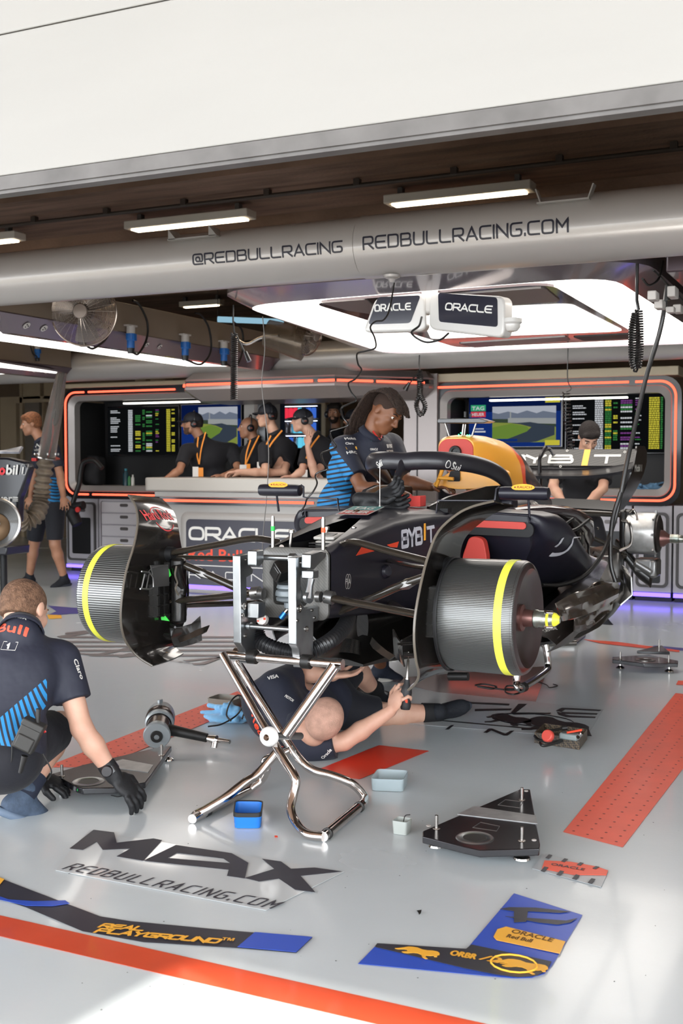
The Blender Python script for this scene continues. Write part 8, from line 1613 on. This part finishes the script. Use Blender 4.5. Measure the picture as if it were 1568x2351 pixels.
for w_, u0, v0, u1, v1, h_, m_ in [('Mobil', 793, 1010, 817, 1010, .018, lw), ('Claro', 794, 1021, 812, 1021, .015, lw), ('HRC', 797, 1043, 820, 1043, .018, lw), ('ORACLE', 850, 1034, 867, 1034, .012, lw), ('zoom', 850, 968, 858, 985, .014, lw), ('BYBIT', 889, 1028, 901, 1028, .02, lw), ('HONDA', 888, 1038, 902, 1038, .012, lw)]: sticker(w_, u0, v0, u1, v1, h_, m_, t, sb, bold=.05, sub=.5)
sticker('panel', 796, 1032, 820, 1032, .02, mat('yellow_vinyl', 'e0a63a', .5), t, sb, extra=lambda mb, A_, ex, ey, L_: mb.add([A_ + ex * a + ey * b for a, b in ((0, 0), (L_, 0), (L_, .018), (0, .018))], [(0, 1, 2, 3)]))
sticker('badge', 846, 1006, 858, 1006, .02, mat('tag_green', '2f7d78', .5), t, sb, extra=lambda mb, A_, ex, ey, L_: mb.add([A_ + ex * a + ey * b for a, b in ((0, .012), (L_ * .5, -.02), (L_, .012), (L_, .03), (0, .03))], [(0, 1, 2, 3, 4)]))
put('collar_trim', M().tube(catmull([V(P(-.05, .03, -.12)), V(P(0, .07, -.14)), V(P(.05, .03, -.12))], 6), .005, n=6), _mats['red_plastic'], t)
# ---- 4 mechanic behind the rear wing
J = dict(head=atD(1352, 1004, 9.0), nek=atD(1342, 1048, 9.05), che=atD(1335, 1090, 9.08), pel=atD(1330, 1205, 9.2), shR=atD(1280, 1062, 9.1), elR=atD(1270, 1118, 8.95), wrR=atD(1296, 1160, 8.75), shL=atD(1392, 1062, 9.05), elL=atD(1384, 1122, 8.9), wrL=atD(1340, 1166, 8.75), anL=atD(1382, 1415, 8.98), knL=atD(1392, 1320, 8.9), toeL=atD(1404, 1425, 8.9))
figure('person with short dark hair and tattooed forearms bent behind the rear wing', J, (-FW * .75 - UP * .75), UP * .7 - FW * .4, sk1, blackc, hair='mop', hairm=hb3, res=.009, hands={'R': (RT * .6 - UP * .6, -UP, .4), 'L': (-RT * .8 - UP * .4, -UP, .4)}, sleeves=.75, sock=mat('black_sock', '141416', .8), shoe_m=mat('black_knit_shoe', '15181f', .8))
# ---- 5 man walking at the far left
J = dict(head=atD(71, 974, 11.6), nek=atD(96, 1014, 11.6), che=atD(112, 1062, 11.6), pel=atD(112, 1160, 11.6), shR=atD(122, 1032, 11.42), elR=atD(138, 1090, 11.4), wrR=atD(145, 1140, 11.3), shL=atD(92, 1030, 11.85), elL=atD(80, 1090, 11.95), wrL=atD(70, 1140, 11.8), hipR=atD(126, 1175, 11.5), knR=atD(126, 1250, 11.5), anR=atD(147, 1326, 11.62), toeR=atD(118, 1334, 11.5), hipL=atD(90, 1170, 11.7), knL=atD(78, 1250, 11.8), anL=atD(68, 1322, 11.9), toeL=atD(38, 1326, 11.8))
zf = lambda co: np.minimum(1.12 - co[:, 2], .3)
t, P, Q, bd, sh_ = figure('person with ginger hair walking left in shorts near the left edge of the garage', J, (-RT * .9 - FW * .3 - UP * .15), UP, sk2, stripem, hair='mop', hairm=hb2, res=.009, attrs={'zone': zf, 'stripe': lambda co: (co[:, 2] + co[:, 0] * .25) / .032}, sleeves=.7, shoe_m=mat('black_knit_shoe', '15181f', .8))
sb = caster([sh_]); sticker('VISA', 80, 1028, 92, 1026, .03, lw, t, sb, bold=.06, sub=.5); sticker('HONDA', 80, 1036, 93, 1034, .02, lw, t, sb, bold=.06, sub=.5)
# ---- guests at the counter
orange = mat('orange_lanyard', 'e08a2c', .6); passw = mat('white_pass', 'cfcac4', .5)
def lanyard(P, che, cols, sb_, pts, d_, t):
    for i, px in enumerate(pts):
        q = [atD(u, v, d_) for u, v in px]; m_ = M(); m_.tube(catmull(q, 5), .007, n=6, flat=(1, .4)); wrap(m_, sb_, FW, .004, 2.0) if False else None; put('lanyard', m_, cols[i % len(cols)], t)
def guest(label, u, hv, d, tors, arms_, face=(-RT * .95 - FW * .25), capm=blackc, sk=sk1, hair='short', hm_=hb3, hset=True, lan=None, passes=(), beard=None, build=1.05, fat=1.0, hands=None, cap=True, elR=None, up=UP):
    J = dict(head=atD(u, hv, d), nek=atD(tors[0][0], tors[0][1], d + .02), che=atD(tors[1][0], tors[1][1], d + .05), pel=atD(tors[2][0], tors[2][1], d + .1), **arms_)
    t, P, Q, bd, sh_ = figure(label, J, face, up, sk, blackc, hair=hair, hairm=hm_, res=.009, sleeves=.7, build=build, beard=beard, fat=fat, hands=hands, longp=True, shorts=shortm)
    if cap: cap_on(t, P, Q, capm)
    if hset: headset(t, P)
    for px in (lan or []): put('lanyard', M().tube(catmull([atD(a, b, d - .155) for a, b in px], 5), .008, n=6, flat=(1, .4)), orange, t)
    for (a, b, w_, h_, m_) in passes: put('pass_card', M().box(atD(a, b, d - .17), (w_, .004, h_), Euler((0, 0, YAW)).to_matrix()), m_, t)
    return t, P, Q, sh_
capb = mat('dark_cap', '17181f', .75, bump=.2, bscale=80)
guest('person in dark cap and headset at the left end of the counter', 441, 973, 11.6, [(462, 1008), (480, 1050), (490, 1150)], dict(shR=atD(534, 1032, 11.75), elR=atD(548, 1082, 11.5), wrR=atD(512, 1092, 11.3), shL=atD(428, 1034, 11.45), elL=atD(412, 1080, 11.3), wrL=atD(384, 1097, 11.2)), sk=sk2, capm=capb, build=1.2, beard=mat('stubble_beard', '4b3426', .9), lan=[[(472, 992), (462, 1030), (457, 1066)], [(455, 1003), (452, 1040), (457, 1066)]], passes=[(449, 1083, .06, .10, passw), (461, 1084, .05, .09, orange)], hands={'L': (-RT * .9 - UP * .2, -UP, .15), 'R': (-RT * .9, -UP, .6)})
guest('bald person with glasses and headset, between the two guests in caps', 570, 982, 11.6, [(585, 1012), (588, 1050), (590, 1150)], dict(shR=atD(622, 1040, 12.1), elR=atD(625, 1090, 12.0), wrR=atD(600, 1100, 11.9), shL=atD(556, 1040, 11.8), elL=atD(550, 1085, 11.7), wrL=atD(545, 1100, 11.6)), sk=sk2, hair=None, cap=False, lan=[[(595, 1000), (580, 1030), (563, 1068)], [(575, 1010), (566, 1040), (563, 1068)]], passes=[(558, 1075, .07, .07, passw), (569, 1073, .05, .07, orange)], beard=None)
gt = atD(548, 977, 11.8)
tP = [o for o in S.objects if o.name.startswith('person')]
guest('person in dark cap with red brim and headset leaning both forearms on the counter', 612, 955, 11.2, [(632, 998), (642, 1040), (650, 1150)], dict(shR=atD(668, 1030, 11.4), elR=atD(652, 1084, 11.1), wrR=atD(556, 1088, 10.9), shL=atD(608, 1030, 11.1), elL=atD(610, 1085, 10.95), wrL=atD(545, 1083, 10.85)), face=(-RT * .85 - FW * .5), capm=capb, sk=sk1, lan=[[(648, 988), (622, 1020), (600, 1062)], [(622, 1000), (608, 1030), (600, 1062)]], passes=[(596, 1070, .05, .08, passw), (603, 1071, .05, .09, orange)], hands={'L': (-RT * .9 - UP * .1, -UP, .7), 'R': (-RT * .9, -UP, .5)})
guest('grey haired person in dark cap holding one hand to the headset', 693, 966, 11.1, [(722, 1004), (738, 1045), (745, 1150)], dict(shR=atD(768, 1038, 11.3), elR=atD(722, 1088, 10.9), wrR=atD(706, 1024, 10.85), shL=atD(705, 1038, 11.05), elL=atD(694, 1082, 10.95), wrL=atD(672, 1094, 10.9)), capm=capb, sk=sk4, hm_=mat('grey_hair', '8a8682', .8, bump=.5, bscale=100), lan=[[(733, 1000), (712, 1030), (696, 1075)]], passes=[(693, 1087, .11, .07, passw)], hands={'R': (UP * .95 + RT * .15, RT * .4 + FW * .5, .15), 'L': (-RT * .9, -UP, .6)})
guest('bearded person with dark curly hair and headset standing behind, beside the doorway', 768, 950, 12.6, [(772, 990), (775, 1030), (775, 1140)], dict(shR=atD(740, 1020, 12.5), elR=atD(735, 1075, 12.5), wrR=atD(740, 1120, 12.4), shL=atD(812, 1020, 12.7), elL=atD(815, 1075, 12.7), wrL=atD(812, 1120, 12.6)), face=(-FW * .9 - RT * .25), cap=False, hair='mop', sk=sk2, beard=mat('dark_beard', '2a1c15', .9, bump=.5, bscale=120))
guest('person in black cap half hidden behind the mechanic with braids', 812, 965, 11.9, [(822, 1002), (826, 1042), (826, 1150)], dict(shR=atD(868, 1035, 12.0), elR=atD(872, 1090, 12.0), wrR=atD(870, 1120, 11.9), shL=atD(790, 1035, 11.85), elL=atD(786, 1090, 11.8), wrL=atD(784, 1120, 11.7)), capm=capb, sk=sk2, hset=False)
# gloves lying on the scuttle
gp_ = []; w0 = atD(858, 1146, 5.42); hand(gp_, w0, RT * .85 + UP * .35 - FW * .1, UP * .6 - FW * .5, .45, 1.1, 1, grow=.003, spread=.024); gp_ += [('c', tuple(w0 - RT * .07), .035, tuple(w0), .032), ('e', tuple(w0 - RT * .03 - UP * .03), (.07, .04, .03))]; hand(gp_, w0 - UP * .035 - FW * .02, RT * .95 - UP * .02, UP * .5 - FW * .6, .3, 1.08, -1, grow=.003, spread=.024)
t = tag(blob('work_gloves', gp_, mat('black_glove', '151517', .6), res=.0045, k=.01), 'pair of black rubber work gloves lying in front of the halo', 'gloves')
put('cuff_hem', M().tube(catmull([atD(822, 1166, 5.85), atD(822, 1142, 5.83), atD(829, 1137, 5.82), atD(834, 1143, 5.82), atD(826, 1158, 5.84), atD(823, 1176, 5.84)], 6), .003, n=6), mat('coral_hem', 'e8604f', .6), t) if False else None
tag(put('green_cloth', M().loft([superell(atD(u, v, 5.44), .012, h_, 2.2, 16, ex=(0, 1, 0)) for u, v, h_ in [(820, 1166, .012), (835, 1167, .010), (860, 1168, .006), (895, 1169, .004)]]), mat('green_glove_lining', '3fae5a', .7)), 'green lining edge under the black gloves on the scuttle', 'cloth')
